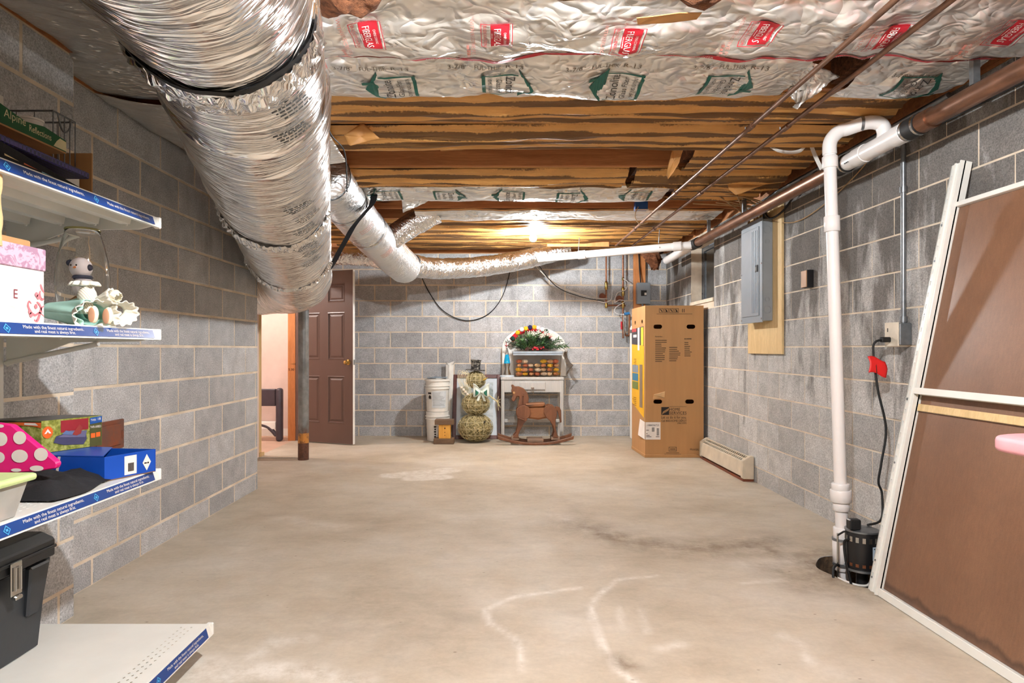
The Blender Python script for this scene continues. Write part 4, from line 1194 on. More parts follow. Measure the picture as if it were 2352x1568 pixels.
# ---- little tan box on the wall
t = thing('wall_chime_box', 'small tan box with its side shade painted black, mounted on the block wall', 'wall box', (XR, 4.38, 1.53))
g = MB(); g.box(XR - .045, XR + .0, 4.345, 4.425, 1.535, 1.655); g.build('back_box', M['black'], t, bevel=.003)  # box behind the plate coloured black to stand for its side shade
g = MB(); g.box(XR - .052, XR - .0452, 4.347, 4.423, 1.538, 1.652); g.build('front_plate', plain('tan_plate', (188, 150, 118), .5), t, bevel=.002)
# ---- outlet, conduit, cord, tag
t = thing('outlet_box', 'grey steel outlet box with conduit above on the right wall', 'outlet', (XR, 3.34, 1.13))
g = MB(); g.box(2.085, XR - .002, 3.31, 3.38, 1.135, 1.25); g.build('steel_box', M['galv'], t, bevel=.004)
g = MB(); g.box(2.078, 2.0848, 3.315, 3.43, 1.128, 1.255); f = g.build('receptacle', plain('ivory', (214, 204, 186), .4), t, bevel=.002)
for z in (1.165, 1.215):
    k = MB(); k.box(2.0765, 2.0779, 3.40, 3.405, z - .01, z + .01); k.build('slot', M['ink'], f)
g = MB(); g.tube([(2.125, 3.345, 1.2495), (2.125, 3.345, 1.8), (2.125, 3.345, 2.32)], .0125, 12); g.build('conduit_tube', M['galv'], t, smooth=60)
for z in (1.27, 1.95): 
    g = MB(); g.tube([(2.125, 3.345, z - .015), (2.125, 3.345, z + .015)], .018, 12); g.build('conduit_fitting', M['galv'], t, smooth=60)
t = thing('power_cord', 'black power cord with moulded plug hanging from the wall outlet', 'cord', (2.06, 3.38, 1.15))
g = MB(); g.box(2.03, 2.078, 3.37, 3.40, 1.15, 1.178); g.build('plug', M['rubber'], t, bevel=.005)
cp = [(2.035, 3.385, 1.163), (2.0, 3.385, 1.15), (1.99, 3.385, 1.10), (2.0, 3.36, .9), (2.03, 3.34, .7), (2.0, 3.33, .52), (1.985, 3.33, .42), (2.0, 3.325, .36), (1.97, 3.28, .24), (1.82, 3.14, .248)]
g = MB(); g.tube(smoothpath(cp, 8), .006, 8); g.build('cord_run', M['rubber'], t, smooth=60)
g = MB(); g.grid(lambda u, v: (1.952 + .092 * u + .008 * math.sin(v * 4), 3.372 - .02 * v, 1.075 - .02 * u - .085 * v + .008 * math.sin(u * 5)), 8, 8)
tg = g.build('red_tag', plain('red_tag', (226, 32, 30), .5), t, smooth=180, solid=.002)
g = MB(); g.add([(1.992, 3.369, 1.065), (1.996, 3.369, 1.065), (1.99, 3.349, .985), (1.986, 3.349, .985)], [(0, 1, 2, 3)]); g.build('tag_fold', M['ink'], tg)
# ---- sump pump
t = thing('sump_pump', 'black pedestal sump pump standing in the pit', 'pump', (1.782, 3.125, 0))
pc = (1.782, 3.125)
g = MB(); g.lathe((pc[0], pc[1], 0), [(.055, .045), (.072, .047), (.074, .055), (.074, .215), (.072, .225)], 28, cap=True); mo = g.build('motor_housing', M['black'], t, smooth=50)
for k in range(16):
    a = 2 * PI * k / 16
    for (z0, z1) in ((.18, .205), (.062, .077)):
        g = MB(); ca, sa = math.cos(a), math.sin(a)
        m = Matrix.Translation((pc[0], pc[1], 0)) @ Matrix.Rotation(a, 4, 'Z')
        g.box(.0735, .0752, -.007, .007, z0, z1, m); g.build('vent_slot', M['steel'] if z0 > .1 else M['copper2'], mo)
g = MB(); g.lathe((pc[0], pc[1], 0), [(.070, .225), (.077, .225), (.077, .233), (.06, .239), (.015, .243)], 28, cap=True); g.build('top_plate', M['galv'], t, smooth=40)
g = MB(); g.lathe((pc[0], pc[1], 0), [(.05, .03), (.078, .037), (.078, .047), (.05, .047)], 28, cap=True); g.build('bottom_plate', M['galv'], t, smooth=40)
g = MB(); g.box(pc[0] - .085, pc[0] - .03, pc[1] - .05, pc[1] - .01, .2405, .29); g.build('switch_box', M['black'], t, bevel=.005)
g = MB(); g.tube([(pc[0], pc[1], .029), (pc[0], pc[1], -.30)], .026, 16); g.build('pedestal_column', M['black'], t, smooth=50)
g = MB(); g.lathe((pc[0], pc[1], -.40), [(.05, 0), (.062, .01), (.062, .06), (.03, .10)], 20, cap=True); g.build('pump_base', M['black'], t, smooth=50)
g = MB(); g.tube([(1.684, 3.165, .20), (1.684, 3.165, -.38)], .0045, 8); g.build('float_rod', M['steel'], t)
g = MB(); g.tube([(1.684, 3.165, .19), (1.70, 3.14, .215), (pc[0] - .06, pc[1] - .03, .235)], .005, 6); g.build('switch_arm', M['black'], t)
g = MB(); g.tube(smoothpath([(pc[0] - .075, pc[1] - .02, .19), (1.698, 3.13, .165), (1.70, 3.12, .08), (1.715, 3.10, -.03), (1.70, 3.08, -.085), (1.655, 3.08, -.085), (1.632, 3.10, -.02), (1.645, 3.13, .035), (1.675, 3.15, .05), (1.684, 3.155, .04)], 8), .006, 8); g.build('pump_cord', M['rubber'], t, smooth=60)
g = MB(); g.tube(smoothpath([(1.68, 3.155, -.02), (1.73, 3.10, -.03), (1.785, 3.096, -.035), (1.812, 3.12, -.03)], 6), .006, 8); g.build('cable_tie', M['white'], t)
fn = lambda u, v: Vector((pc[0] + .0752 * math.sin(u / .0752 + .12), pc[1] - .0752 * math.cos(u / .0752 + .12), v))
pl_ = MB(); add_rect(pl_, fn, 0, .055, .10, .165, 8, 1); pl_ = pl_.build('rating_label', plain('label_blue', (186, 206, 222), .4), t, smooth=180, fix=False)
fn2 = lambda u, v: Vector((pc[0] + .0762 * math.sin(u / .0762 + .12), pc[1] - .0762 * math.cos(u / .0762 + .12), v))
tx = MB(); add_text(tx, '10I', fn2, .018, .13, .016); add_bars(tx, fn2, .006, .153, .005, .04); tx.build('label_print', M['ink'], pl_, fix=False)

# ---- leaning shelving back panel
LP0, LP1 = .86, 2.965       # runs along y
a_ = Vector((1.722, 0, 0.0)); b_ = Vector((2.112, 0, 1.965))
lu = (b_ - a_).normalized(); ln = Vector((-lu.z, 0, lu.x))    # ln faces the room
LEN = (b_ - a_).length
def LPt(s, y, n): return Vector((a_.x, y, 0)) + lu * s + ln * n
def lbox(mb, s0, s1, y0, y1, n0, n1):
    mb.add([LPt(s, y, n) for s in (s0, s1) for y in (y0, y1) for n in (n0, n1)], [(0, 1, 3, 2), (4, 6, 7, 5), (0, 4, 5, 1), (2, 3, 7, 6), (0, 2, 6, 4), (1, 5, 7, 3)])
def mat_hard():
    t = NT('hardboard'); w = t.coord('World')
    c = t.ramp(t.noise(w, 2, 6, .6), [(.3, srgb(112, 80, 60)), (.7, srgb(134, 98, 74))])
    c = t.mix(.5, c, t.ramp(t.noise(t.coord('World', (30, 30, 1.5)), 4, 4), [(.3, .85), (.7, 1.12)]), 'MULTIPLY')
    c = t.mix(.6, c, t.ramp(t.noise(w, 320, 2), [(.3, .8), (.7, 1.15)]), 'MULTIPLY')
    # damp tide mark along the bottom edge
    sep = t.node('ShaderNodeSeparateXYZ'); t.link(t.node('ShaderNodeNewGeometry').outputs['Position'], sep.inputs[0])
    z = t.math('ADD', sep.outputs[2], t.math('MULTIPLY', t.math('SUBTRACT', t.noise(t.coord('World', (1, 4, 1)), 2.2, 5), .5), .10))
    k = t.ramp(z, [(.03, .3), (.058, 1.0), (.075, .0)])
    c = t.mix(t.math('MULTIPLY', k, .6), c, srgb(46, 34, 30))
    v = t.noise(t.coord('World', (1, 9, .6)), 1.6, 5)
    t.set(c, .42); t.bump(t.noise(w, 200, 3), .1, .002); return t.m
M['hard'] = mat_hard()
lp = thing('shelving_back_panel', 'white framed brown hardboard panel leaning against the right wall', 'panel', (1.722, 2.96, 0))
sl_ = []
k = .06
while k < LEN - .03:
    sl_.append([(k, LP1 - .018), (k + .022, LP1 - .018), (k + .022, LP1 - .010), (k, LP1 - .010)]); k += .055
g = plate_with_holes([(0, LP1 - .085), (LEN, LP1 - .085), (LEN, LP1), (0, LP1)], sl_, lambda a, b, t_: LPt(a, b, t_), -.002, .004); lbox(g, 0, LEN, LP1 - .006, LP1, -.03, .004); lbox(g, 0, LEN, LP1 - .085, LP1 - .079, -.03, .022); lbox(g, 0, LEN, LP1 - .040, LP1 - .030, .004, .012)
g.build('upright_post', M['white_metal'], lp)
g = MB(); lbox(g, .0, .035, LP0, LP1 - .086, -.02, .012); g.build('bottom_rail', M['white_metal'], lp, bevel=.002)
g = MB(); lbox(g, .925, .955, LP0, LP1 - .086, -.02, .03); g.build('middle_rail', M['white_metal'], lp, bevel=.002)
g = MB(); lbox(g, 1.79, 1.812, LP0, LP1 - .086, -.018, .008); g.build('top_rail', M['white_metal'], lp, bevel=.002)
g = MB(); lbox(g, .853, .885, LP0, LP1 - .09, -.014, .002); g.build('wood_strip', M['plywood'], lp, bevel=.002)
g = MB(); lbox(g, .036, .852, LP0, LP1 - .087, -.016, -.010); g.build('hardboard_sheet', M['hard'], lp)
g = MB(); lbox(g, .886, 1.789, LP0, LP1 - .087, -.017, -.011); g.build('hardboard_sheet', M['hard'], lp)
for (s_, n_) in ((.06, .0045), (.14, .0045), (1.72, .0045), (1.55, .0045), (1.3, .0045), (.9, .0045), (.6, .0045)):
    g = MB(); c = LPt(s_, LP1 - .014, n_); g.tube([c, c + ln * .002], .005, 8); g.build('rivet', M['galv'], lp)
g = MB(); lbox(g, .0, LEN, LP0 - .045, LP0 - .001, -.03, .01); g.build('upright_post', M['white_metal'], lp)

# ---- pink ironing board beside the panel
t = thing('ironing_board', 'pink padded ironing board with grey metal legs by the leaning panel', 'ironing board', (1.62, 1.5, 0))
prof = []
for k in range(17):
    a = PI * k / 16; prof.append((1.575 - .155 * math.cos(a), 1.80 + .10 * math.sin(a)))
prof += [(1.74, .75), (1.39, .75)]
g = MB(); g.prism(prof, lambda a, b, z: Vector((a, b, z)), .822, .865); g.build('padded_top', plain('pink_cover', (232, 164, 172), .6, var=.05, bump=.1), t, smooth=50, bevel=.012, seg=3)
for (x, dy) in ((1.49, 0), (1.60, .0)):
    g = MB(); g.tube([(x, 1.72, .82), (x, 1.3, .41), (x, .86, .012)], .011, 10); g.build('leg', M['galv'], t, smooth=60)
    g = MB(); g.tube([(x + .03, .92, .82), (x + .03, 1.35, .41), (x + .03, 1.70, .012)], .011, 10); g.build('leg', M['galv'], t, smooth=60)
g = MB(); g.tube([(1.44, 1.70, .012), (1.67, 1.70, .012)], .012, 10); g.build('foot_bar', M['galv'], t, smooth=60)
g = MB(); g.tube([(1.42, .86, .012), (1.67, .86, .012)], .012, 10); g.build('foot_bar', M['galv'], t, smooth=60)
g = MB(); g.box(1.475, 1.625, 1.70, 1.74, .805, .822); g.build('leg_bracket', M['galv'], t)

# ---- baseboard heater
t = thing('baseboard_heater', 'beige baseboard heater along the foot of the right wall', 'heater', (XR, 5.9, 0))
hb = plain('heater_enamel', (208, 196, 176), .45, var=.12, scale=9)
x0, x1 = 2.052, XR - .004
for nm_, pf in (('casing_back', [(x1, .025), (x1, .20), (x1 - .03, .2055), (x1 - .036, .2035), (x1 - .030, .19), (x1 - .008, .19), (x1 - .008, .025)]),
                ('casing_front', [(x0 + .020, .1665), (x0 + .012, .16), (x0, .04), (x0 + .01, .032), (x0 + .016, .034), (x0 + .008, .042), (x0 + .018, .156), (x0 + .026, .1635)]),
                ('casing_floor', [(x0 + .0165, .030), (x1 - .0085, .026), (x1 - .0085, .032), (x0 + .0165, .036)])):
    g = MB(); g.prism(pf, lambda a, b, y: Vector((a, y, b)), 5.39, 6.46); g.build(nm_, hb, t)
ec = [(x1, .018), (x1, .212), (x1 - .03, .215), (x0 - .002, .175), (x0 - .006, .03), (x0 + .004, .022)]
for (ya, yb) in ((5.35, 5.39), (6.46, 6.50)):
    g = MB(); g.prism(ec, lambda a, b, y: Vector((a, y, b)), ya, yb); g.build('end_cap', hb, t, bevel=.004)
for k in range(27):     # bars of the open grille
    y = 5.391 + k * .0408
    g = MB(); g.prism([(x0 + .018, .1655), (x1 - .034, .2045), (x1 - .034, .2015), (x0 + .020, .1625)], lambda a, b, yy_: Vector((a, yy_, b)), y, y + .009); g.build('grille_bar', hb, t)
g = MB(); xm = (x0 + x1) / 2 - .008; g.prism([(xm - .004, .184), (xm + .004, .1875), (xm + .004, .1815), (xm - .004, .178)], lambda a, b, yy_: Vector((a, yy_, b)), 5.39, 6.46); g.build('grille_rail', hb, t)
g = MB(); g.tube([(x0 + .05, 5.39, .09), (x0 + .05, 6.46, .09)], .012, 10); g.build('heating_element', M['galv'], t, smooth=60)
g = MB(); g.box(x0 + .005, x1, 5.36, 6.49, .0, .02); g.build('rusted_foot', M['rusty_panel'], t)

# ---- cardboard carton
BX0, BX1, BY0, BY1, BZ = 1.505, 2.105, 6.54, 7.12, 1.56
t = thing('cardboard_carton', 'tall brown cardboard carton with black printing standing in the corner', 'carton', (1.8, 6.83, 0))
def quad_box(name, pts, z0, z1, mat, **kw):
    g = MB(); g.prism(pts, lambda a, b, z: Vector((a, b, z)), z0, z1); return g.build(name, mat, t, **kw)
foot = [(BX0, BY0), (BX1, BY0), (BX1, BY1), (BX0 - .02, BY1 - .12), (BX0 - .02, BY0 + .42)] 
foot = [(BX0, BY0), (BX1, BY0), (BX1, BY1), (BX0 - .015, BY1)]
quad_box('carton_tray', [(BX0 - .006, BY0 - .006), (BX1 + .004, BY0 - .006), (BX1 + .004, BY1), (BX0 - .02, BY1)], 0, .032, M['card'], bevel=.003)
ff = frame_fn((BX0, BY0, 0), (1, 0, 0), (0, 0, 1), (0, -1, 0), .0016); ff2 = frame_fn((BX0, BY0, 0), (1, 0, 0), (0, 0, 1), (0, -1, 0), .003)
def cpx(px, py): return ((px - 1482) * 6.54 / FPX, CAMH + (CY - py) * 6.54 / FPX)
def slot_loop(u, v, w=.045, h=.022):
    return [(u + (w - h) * s_ + h * math.cos(a), v + h * math.sin(a)) for s_, rng in ((1, range(-4, 5)), (-1, range(4, 13))) for a in [k * PI / 8 for k in rng]]
CT = .006
body = plate_with_holes([(0, .0325), (BX1 - BX0, .0325), (BX1 - BX0, BZ), (0, BZ)], [slot_loop(*cpx(px, py)) for px, py in ((1511, 750), (1587, 750), (1511, 922), (1584, 922))], lambda a, b, y: Vector((BX0 + a, y, b)), BY0, BY0 + CT)
sd = Vector((-.015, BY1 - BY0, 0)).normalized(); sn = Vector((-1, -.026, 0)).normalized(); SL_ = Vector((-.015, BY1 - BY0, 0)).length
m = plate_with_holes([(CT, .0325), (SL_, .0325), (SL_, BZ), (CT, BZ)], [[(u_ + .03 * math.cos(k * PI / 6), v_ + .022 * math.sin(k * PI / 6)) for k in range(12)] for u_, v_ in ((.13, 1.40), (.43, 1.40))], lambda a, b, n_: Vector((BX0, BY0, b)) + sd * a - sn * n_, 0, CT)
body.add(m.v, m.f)
body.box(BX1 - CT, BX1, BY0 + CT, BY1, .0325, BZ); body.box(BX0, BX1 - CT, BY1 - CT, BY1, .0325, BZ); body.box(BX0 + .0005, BX1 - CT, BY0 + CT, BY1 - CT, BZ - CT, BZ)
body.build('carton_body', M['card'], t)
g = MB(); c0 = cpx(1511, 918)
g.add([ff(c0[0] - .07, c0[1] + .05), ff(c0[0] + .055, c0[1] + .09), ff(c0[0] + .06, c0[1] + .015), ff(c0[0] - .05, c0[1] + .012), Vector((BX0 + c0[0] - .06, BY0 - .08, c0[1] + .06)), Vector((BX0 + c0[0] + .05, BY0 - .09, c0[1] + .09)), Vector((BX0 + c0[0] + .055, BY0 - .05, c0[1] + .03))], [(3, 2, 6, 5, 4)])
g.build('torn_flap', plain('card_light', (222, 186, 140), .8), t, solid=.003)
# printing
def ctext(body, px, py, hpx, wpx=None, nm='carton_print', mat=None, f=None, align='l'):
    u, v = cpx(px, py); m = MB(); s = 6.54 / FPX
    add_text(m, body, f or ff, u, v, hpx * s, None if wpx is None else wpx * s, align=align); return m.build(nm, mat or M['ink'], t, fix=False)
ctext('HOME', 1538, 943, 6.5, 24); ctext('SERVICES', 1538, 951, 6.5, 39); ctext('Let us do it for you.', 1519, 961, 6.5, 58); ctext('Call 800-HOME DEPOT', 1519, 968.5, 5, 58); ctext('(466-3337)', 1577, 973, 3.5, 21, align='r')
ctext('FRAGILE', 1585, 1034, 4.5, 24); 0
lg = MB(); u0, v0 = cpx(1519, 952.5); s = 6.54 / FPX; S = 18 * s
add_rect(lg, ff, u0, u0 + S, v0, v0 + S); lg.build('logo_square', M['ink'], t, fix=False)
lg = MB()
for k in range(5): # diagonal stencil strokes
    a = u0 + S * (.06 + .17 * k); b = v0 + S * (.08 + .10 * k)
    add_poly(lg, ff2, [(a, b), (a + S * .07, b - S * .02), (a + S * .28, b + S * .40), (a + S * .20, b + S * .42)])
lg.build('logo_strokes', M['card'], t, fix=False)
for (y_, nm) in ((933.5, 'print_rule'), (953, 'print_rule')):
    m = MB(); u, v = cpx(1538, y_); add_rect(m, ff, u, u + 39 * s, v, v + .5 * s); m.build(nm, M['ink'], t, fix=False)
rr = random.Random(2)
for (px, py, n, wmax, head) in ((1505, 774, 12, 27, 1), (1537, 790, 8, 26, 0), (1572, 779, 8, 18, 1)):
    m = MB()
    if head: add_text(m, 'Remember...', ff, *cpx(px, py), 3 * s, 19 * s) if px == 1505 else add_bars(m, ff, *cpx(px, py), 2.4 * s, 16 * s)
    for k in range(n):
        u, v = cpx(px, py + 8 + k * 4.4); w = rr.uniform(.5, 1) * wmax * s
        add_rect(m, ff, u, u + w, v, v + 1.3 * s)
    o = m.build('printed_paragraph', M['ink'], t, fix=False); o['kind'] = 'stuff'
for k in range(4):
    m = MB(); u, v = cpx(1514 + k * 11.6, 718); q = 10 * s; w_ = .8 * s
    for (a, b, c, d) in ((0, q, 0, w_), (0, q, q - w_, q), (0, w_, 0, q), (q - w_, q, 0, q)): add_rect(m, ff, u + a, u + b, v + c, v + d)
    add_poly(m, ff2, [(u + q * .2, v + q * .75), (u + q * .35, v + q * .85), (u + q * .8, v + q * .25), (u + q * .65, v + q * .15)])
    if k % 2: add_poly(m, ff2, [(u + q * .3, v + q * .2), (u + q * .7, v + q * .2), (u + q * .6, v + q * .6), (u + q * .4, v + q * .6)])
    m.build('handling_icon', M['ink'], t, fix=False)
m = MB(); u, v = cpx(1508, 721); add_rect(m, ff, u, u + 82 * s, v, v + .7 * s); m.build('print_rule', M['ink'], t, fix=False)
m = MB()
for k in range(2): u, v = cpx(1567 + k * 4, 717); add_rect(m, ff, u, u + 1.4 * s, v, v + 8 * s)
m.build('arrow_icon', M['ink'], t, fix=False)
m = MB(); u, v = cpx(1536, 1036); 
for (a, b, c, d) in ((0, 18, 0, .8), (0, 18, 9.2, 10), (0, .8, 0, 10), (17.2, 18, 0, 10), (3, 15, 5, 6), (3, 15, 3, 3.8), (-6, 24, -4, -3.2), (-10, 28, -7, -6.4)): add_rect(m, ff, u + a * s, u + b * s, v + c * s, v + d * s)
m.build('printed_stamp', M['ink'], t, fix=False)
# shipping label wrapped over the edge
lab = MB(); u0, v1 = cpx(1472, 968); u1, v0 = cpx(1517, 1009)
add_rect(lab, frame_fn((BX0, BY0, 0), (1, 0, 0), (0, 0, 1), (0, -1, 0), .004), .002, u1, v0, v1 - .005, 4, 4)
lab.add([(BX0 - .004, BY0 - .003, v0 + .0), (BX0 - .004, BY0 - .003, v1 - .005), (BX0 - .014, BY0 + .18, v1 + .01), (BX0 - .03, BY0 + .2, v0 + .02)], [(0, 1, 2, 3)])
lab = lab.build('shipping_label', M['white_print'], t, fix=False, solid=.001)
f5 = frame_fn((BX0, BY0, 0), (1, 0, 0), (0, 0, 1), (0, -1, 0), .0065)
def ltx(body, px, py, h, w): 
    m = MB(); u, v = cpx(px, py); add_text(m, body, f5, u, v, h * s, w * s); m.build('label_lettering', M['ink'], lab, fix=False)
ltx('-1084306723', 1485, 978, 4, 28)
m = MB()
for k in range(9): u, v = cpx(1497, 991); add_rect(m, f5, u + k * .7 * s, u + k * .7 * s + .35 * s, v, v + 10 * s)
for k in range(12): u, v = cpx(1508, 984 + k * 1.4); add_rect(m, f5, u, u + 5.5 * s, v, v + .7 * s)
b_o = m.build('barcode', M['ink'], lab, fix=False); b_o['kind'] = 'stuff'
m = MB()
for (px, py, w) in ((1484, 988, 6), (1484, 1000, 8), (1484, 1003, 12), (1506, 1003, 8), (1484, 996, 3)): u, v = cpx(px, py); add_rect(m, f5, u, u + w * s, v, v + 1.2 * s)
b_o = m.build('label_lines', M['ink'], lab, fix=False); b_o['kind'] = 'stuff'
# left face print (face between (BX0,BY0) and (BX0-.015,BY1))
sd = Vector((-.015, BY1 - BY0, 0)).normalized(); sn = Vector((-1, -.026, 0)).normalized()
def sf(e): return frame_fn((BX0, BY0, 0), tuple(sd), (0, 0, 1), tuple(sn), e)
yel = plain('yellow_print', (244, 184, 34), .5, var=.04)
m = MB(); add_poly(m, sf(.002), [(.04, .40), (.575, .52), (.575, 1.165), (.04, 1.145)]); yp = m.build('yellow_panel', yel, t, fix=False)
m = MB(); add_poly(m, sf(.003), [(.06, 1.15), (.575, 1.17), (.575, 1.33), (.06, 1.35)]); m.build('dark_panel', plain('dark_print', (62, 60, 66), .5), t, fix=False)
for (a, b, c, d, col, nm) in ((.06, .16, 1.15, 1.34, (232, 206, 60), 'yellow_block'), (.22, .30, 1.10, 1.34, (234, 230, 224), 'white_block'), (.34, .50, 1.24, 1.27, (226, 226, 222), 'white_line'), (.36, .56, 1.30, 1.335, (178, 60, 66), 'red_block'),
                              (.28, .54, .86, .94, (136, 148, 160), 'grey_picture'), (.28, .54, .77, .85, (64, 128, 160), 'blue_picture'), (.28, .54, .68, .76, (120, 134, 70), 'green_picture'), (.10, .22, .50, .95, (142, 122, 100), 'tank_picture')):
    m = MB(); add_rect(m, sf(.0045), a, b, c, d); m.build(nm, plain('print_' + nm, col, .5), t, fix=False)
m = MB()
for k in range(9): add_rect(m, sf(.004), .36, .36 + .17 * rr.uniform(.5, 1), 1.0 - .02 * k + (0 if k < 4 else -.34), 1.006 - .02 * k + (0 if k < 4 else -.34))
o = m.build('small_print', plain('amber_ink', (150, 96, 20), .6), t, fix=False); o['kind'] = 'stuff'

# ---- water heater behind it
t = thing('water_heater', 'white cylindrical water heater tank behind the cardboard carton', 'water heater', (1.80, 7.50, 0))
g = MB(); g.lathe((1.80, 7.50, 0), [(.235, .06), (.25, .07), (.25, 1.36), (.235, 1.385), (.05, 1.40)], 40, cap=True); g.build('tank', M['white'], t, smooth=40)
for k in range(3):
    a = 2.3 + k * 2.1
    g = MB(); g.tube([(1.8 + .2 * math.cos(a), 7.5 + .2 * math.sin(a), 0), (1.8 + .2 * math.cos(a), 7.5 + .2 * math.sin(a), .062)], .025, 10); g.build('tank_foot', M['grey_dark'], t)
g = MB(); g.lathe((1.80, 7.50, 0), [(.252, 1.30), (.252, 1.34)], 40); g.build('tank_band', M['grey_dark'], t, smooth=40)
# ---- post, disconnect, copper plumbing on the back wall
g = MB(); g.box(1.72, 1.87, YB - .045, YB - .003, 1.50, JB - .03); tag(g.build('wood_post', M['orange_pine'], bevel=.002), 'short orange wooden board on the back wall behind the disconnect box', 'board')
t = thing('disconnect_box', 'small grey switch box on the wooden board above the carton', 'switch box', (1.82, YB - .05, 1.70))
g = MB(); g.box(1.745, 1.905, YB - .135, YB - .046, 1.685, 1.945); g.build('box_body', M['grey_metal'], t, bevel=.003)
g = MB(); g.box(1.742, 1.908, YB - .143, YB - .1355, 1.682, 1.948); cv = g.build('box_cover', M['grey_metal'], t, bevel=.003)
g = MB(); g.box(1.79, 1.86, YB - .149, YB - .1435, 1.78, 1.85); sw_ = g.build('switch_plate', M['black'], cv)
g = MB(); g.box(1.832, 1.856, YB - .158, YB - .1495, 1.79, 1.82); g.build('toggle', M['white'], cv)
wire('black_cable', 'black cable dropping to the top of the disconnect box', [(1.80, YB - .09, 1.946), (1.79, YB - .07, 2.1), (1.785, YB - .06, 2.25), (1.78, YB - .06, 2.325)], .008, M['rubber'], 'cable')
wire('flexible_conduit', 'short flexible conduit from the disconnect box down to the water heater', [(1.82, YB - .09, 1.684), (1.83, YB - .12, 1.60), (1.84, 7.75, 1.50), (1.84, 7.6, 1.405)], .012, M['galv'], 'conduit', 10)
t = thing('copper_water_pipes', 'copper water pipes with valves rising from the water heater to the joists', 'pipes', (1.5, YB - .1, 1.4))
def cp_(name, pts, r=.011, m=None): 
    g = MB(); g.tube([Vector(p) for p in pts], r, 10); return g.build(name, m or M['copper2'], t, smooth=60)
xa, xb, yp_ = 1.362, 1.575, YB - .09
cp_('supply_riser', [(xa, yp_, JB - .03), (xa, yp_, 1.66)]); cp_('supply_riser', [(xb, yp_, JB - .03), (xb, yp_, 1.25)])
cp_('cross_pipe', [(xa, yp_, 1.665), (xb + .03, yp_, 1.665)], .012)
cp_('trap_pipe', smoothpath([(xb + .0, yp_ - .02, 1.42), (xb + .02, yp_ - .02, 1.30), (xb + .05, yp_ - .02, 1.285), (xb + .075, yp_ - .02, 1.31), (xb + .078, yp_ - .02, 1.55)], 5), .011)
for (x, z0, z1, rr_) in ((xa, 1.86, 1.97, .022), (xa, 1.63, 1.70, .02), (xb, 1.78, 1.90, .022), (xb, 1.63, 1.72, .024), (xb + .01, 1.38, 1.46, .018), (xb, 1.98, 2.02, .018)):
    g = MB(); g.tube([(x, yp_, z0), (x, yp_, z0 + .02), (x, yp_, (z0 + z1) / 2), (x, yp_, z1 - .02), (x, yp_, z1)], [.014, rr_, rr_ * .8, rr_, .014], 12); v_ = g.build('valve_body', M['brass'] if z0 > 1.5 else M['steel'], t, smooth=50)
for (x, z) in ((xa, 1.78), (xb, 1.75)):
    g = MB(); g.lathe((x - .05, yp_ - .0, z), [(.012, 0), (.04, .002), (.04, .014), (.012, .016)], 14, 'y', True); g.build('valve_wheel', M['rusty_panel'], t, smooth=40)
g = MB(); g.box(xb - .035, xb - .015, yp_ - .03, yp_ - .02, 1.36, 1.46); g.build('red_lever', M['red'], t, bevel=.003)
g = MB(); g.tube([(xb + .012, yp_ - .03, 1.555), (xb + .075, yp_ - .03, 1.565)], .018, 10); g.build('blue_fitting', plain('blue_fitting', (60, 130, 190), .4), t, smooth=50)
cp_('drain_tube', [(xb + .0, yp_ - .03, 1.56), (xb + .01, yp_ - .03, 1.26)], .007, M['steel'])
wire('pale_tubing', 'thin pale tubing coiled around the copper water pipes', [(1.25, yp_ - .03, 1.72), (1.34, yp_ - .03, 1.70), (1.42, yp_ - .03, 1.74), (1.43, yp_ - .03, 1.86)], .005, M['pvc'], 'tubing')
wire('pale_tubing', 'thin pale tubing looping from the copper valve to the blue fitting', [(1.57, yp_ - .035, 2.0), (1.63, yp_ - .035, 1.95), (1.60, yp_ - .035, 1.86), (1.50, yp_ - .035, 1.82), (1.46, yp_ - .035, 1.70), (1.52, yp_ - .035, 1.73), (1.59, yp_ - .04, 1.71), (1.48, yp_ - .04, 1.64), (1.47, yp_ - .04, 1.57), (1.58, yp_ - .04, 1.545)], .005, M['pvc'], 'tubing')
# ================================================================ THINGS AGAINST THE BACK WALL
KQ = 400 / 1960
def Q(cx, cy, d): return P(940 + cx * KQ, 720 + cy * KQ, d)
def ext(name, pts, d0, d1, mat, parent, dref=None, bevel=0, smooth=None):
    """outline in detail-crop pixels, read at depth dref, extruded from d0 to d1"""
    dref = dref or d0
    g = MB(); g.prism(pts, lambda a, b, y: Vector((Q(a, b, dref).x, y, Q(a, b, dref).z)), d0, d1)
    return g.build(name, mat, parent, bevel=bevel, smooth=smooth)
# ---- rocking horse
hd = 7.50
t = thing('rocking_horse', 'brown wooden rocking horse standing before the white table', 'rocking horse', (Q(1420, 1470, hd).x, hd, 0))
zfix = Q(0, 1472, hd).z
def hx(name, pts, y0, y1, mat, par=None, bevel=.004, dref=None):
    g = MB(); g.prism(pts, lambda a, b, y: Vector((Q(a, b, hd).x, y, Q(a, b, hd).z - zfix)), y0, y1); return g.build(name, mat, par or t, bevel=bevel)
hx('head_and_neck', [(1145, 812), (1163, 803), (1188, 826), (1232, 826), (1290, 850), (1328, 900), (1345, 955), (1340, 1010), (1310, 1060), (1215, 1070), (1228, 1010), (1238, 965), (1232, 940), (1214, 938), (1200, 968), (1183, 998), (1160, 996), (1148, 972), (1163, 935), (1160, 905), (1146, 880), (1155, 845)], hd - .025, hd + .025, M['horse'], bevel=.008)
circ = lambda cx, cy, rx, ry, n=24, a0=0: [(cx + rx * math.cos(2 * PI * k / n), cy + ry * math.sin(2 * PI * k / n)) for k in range(n)]
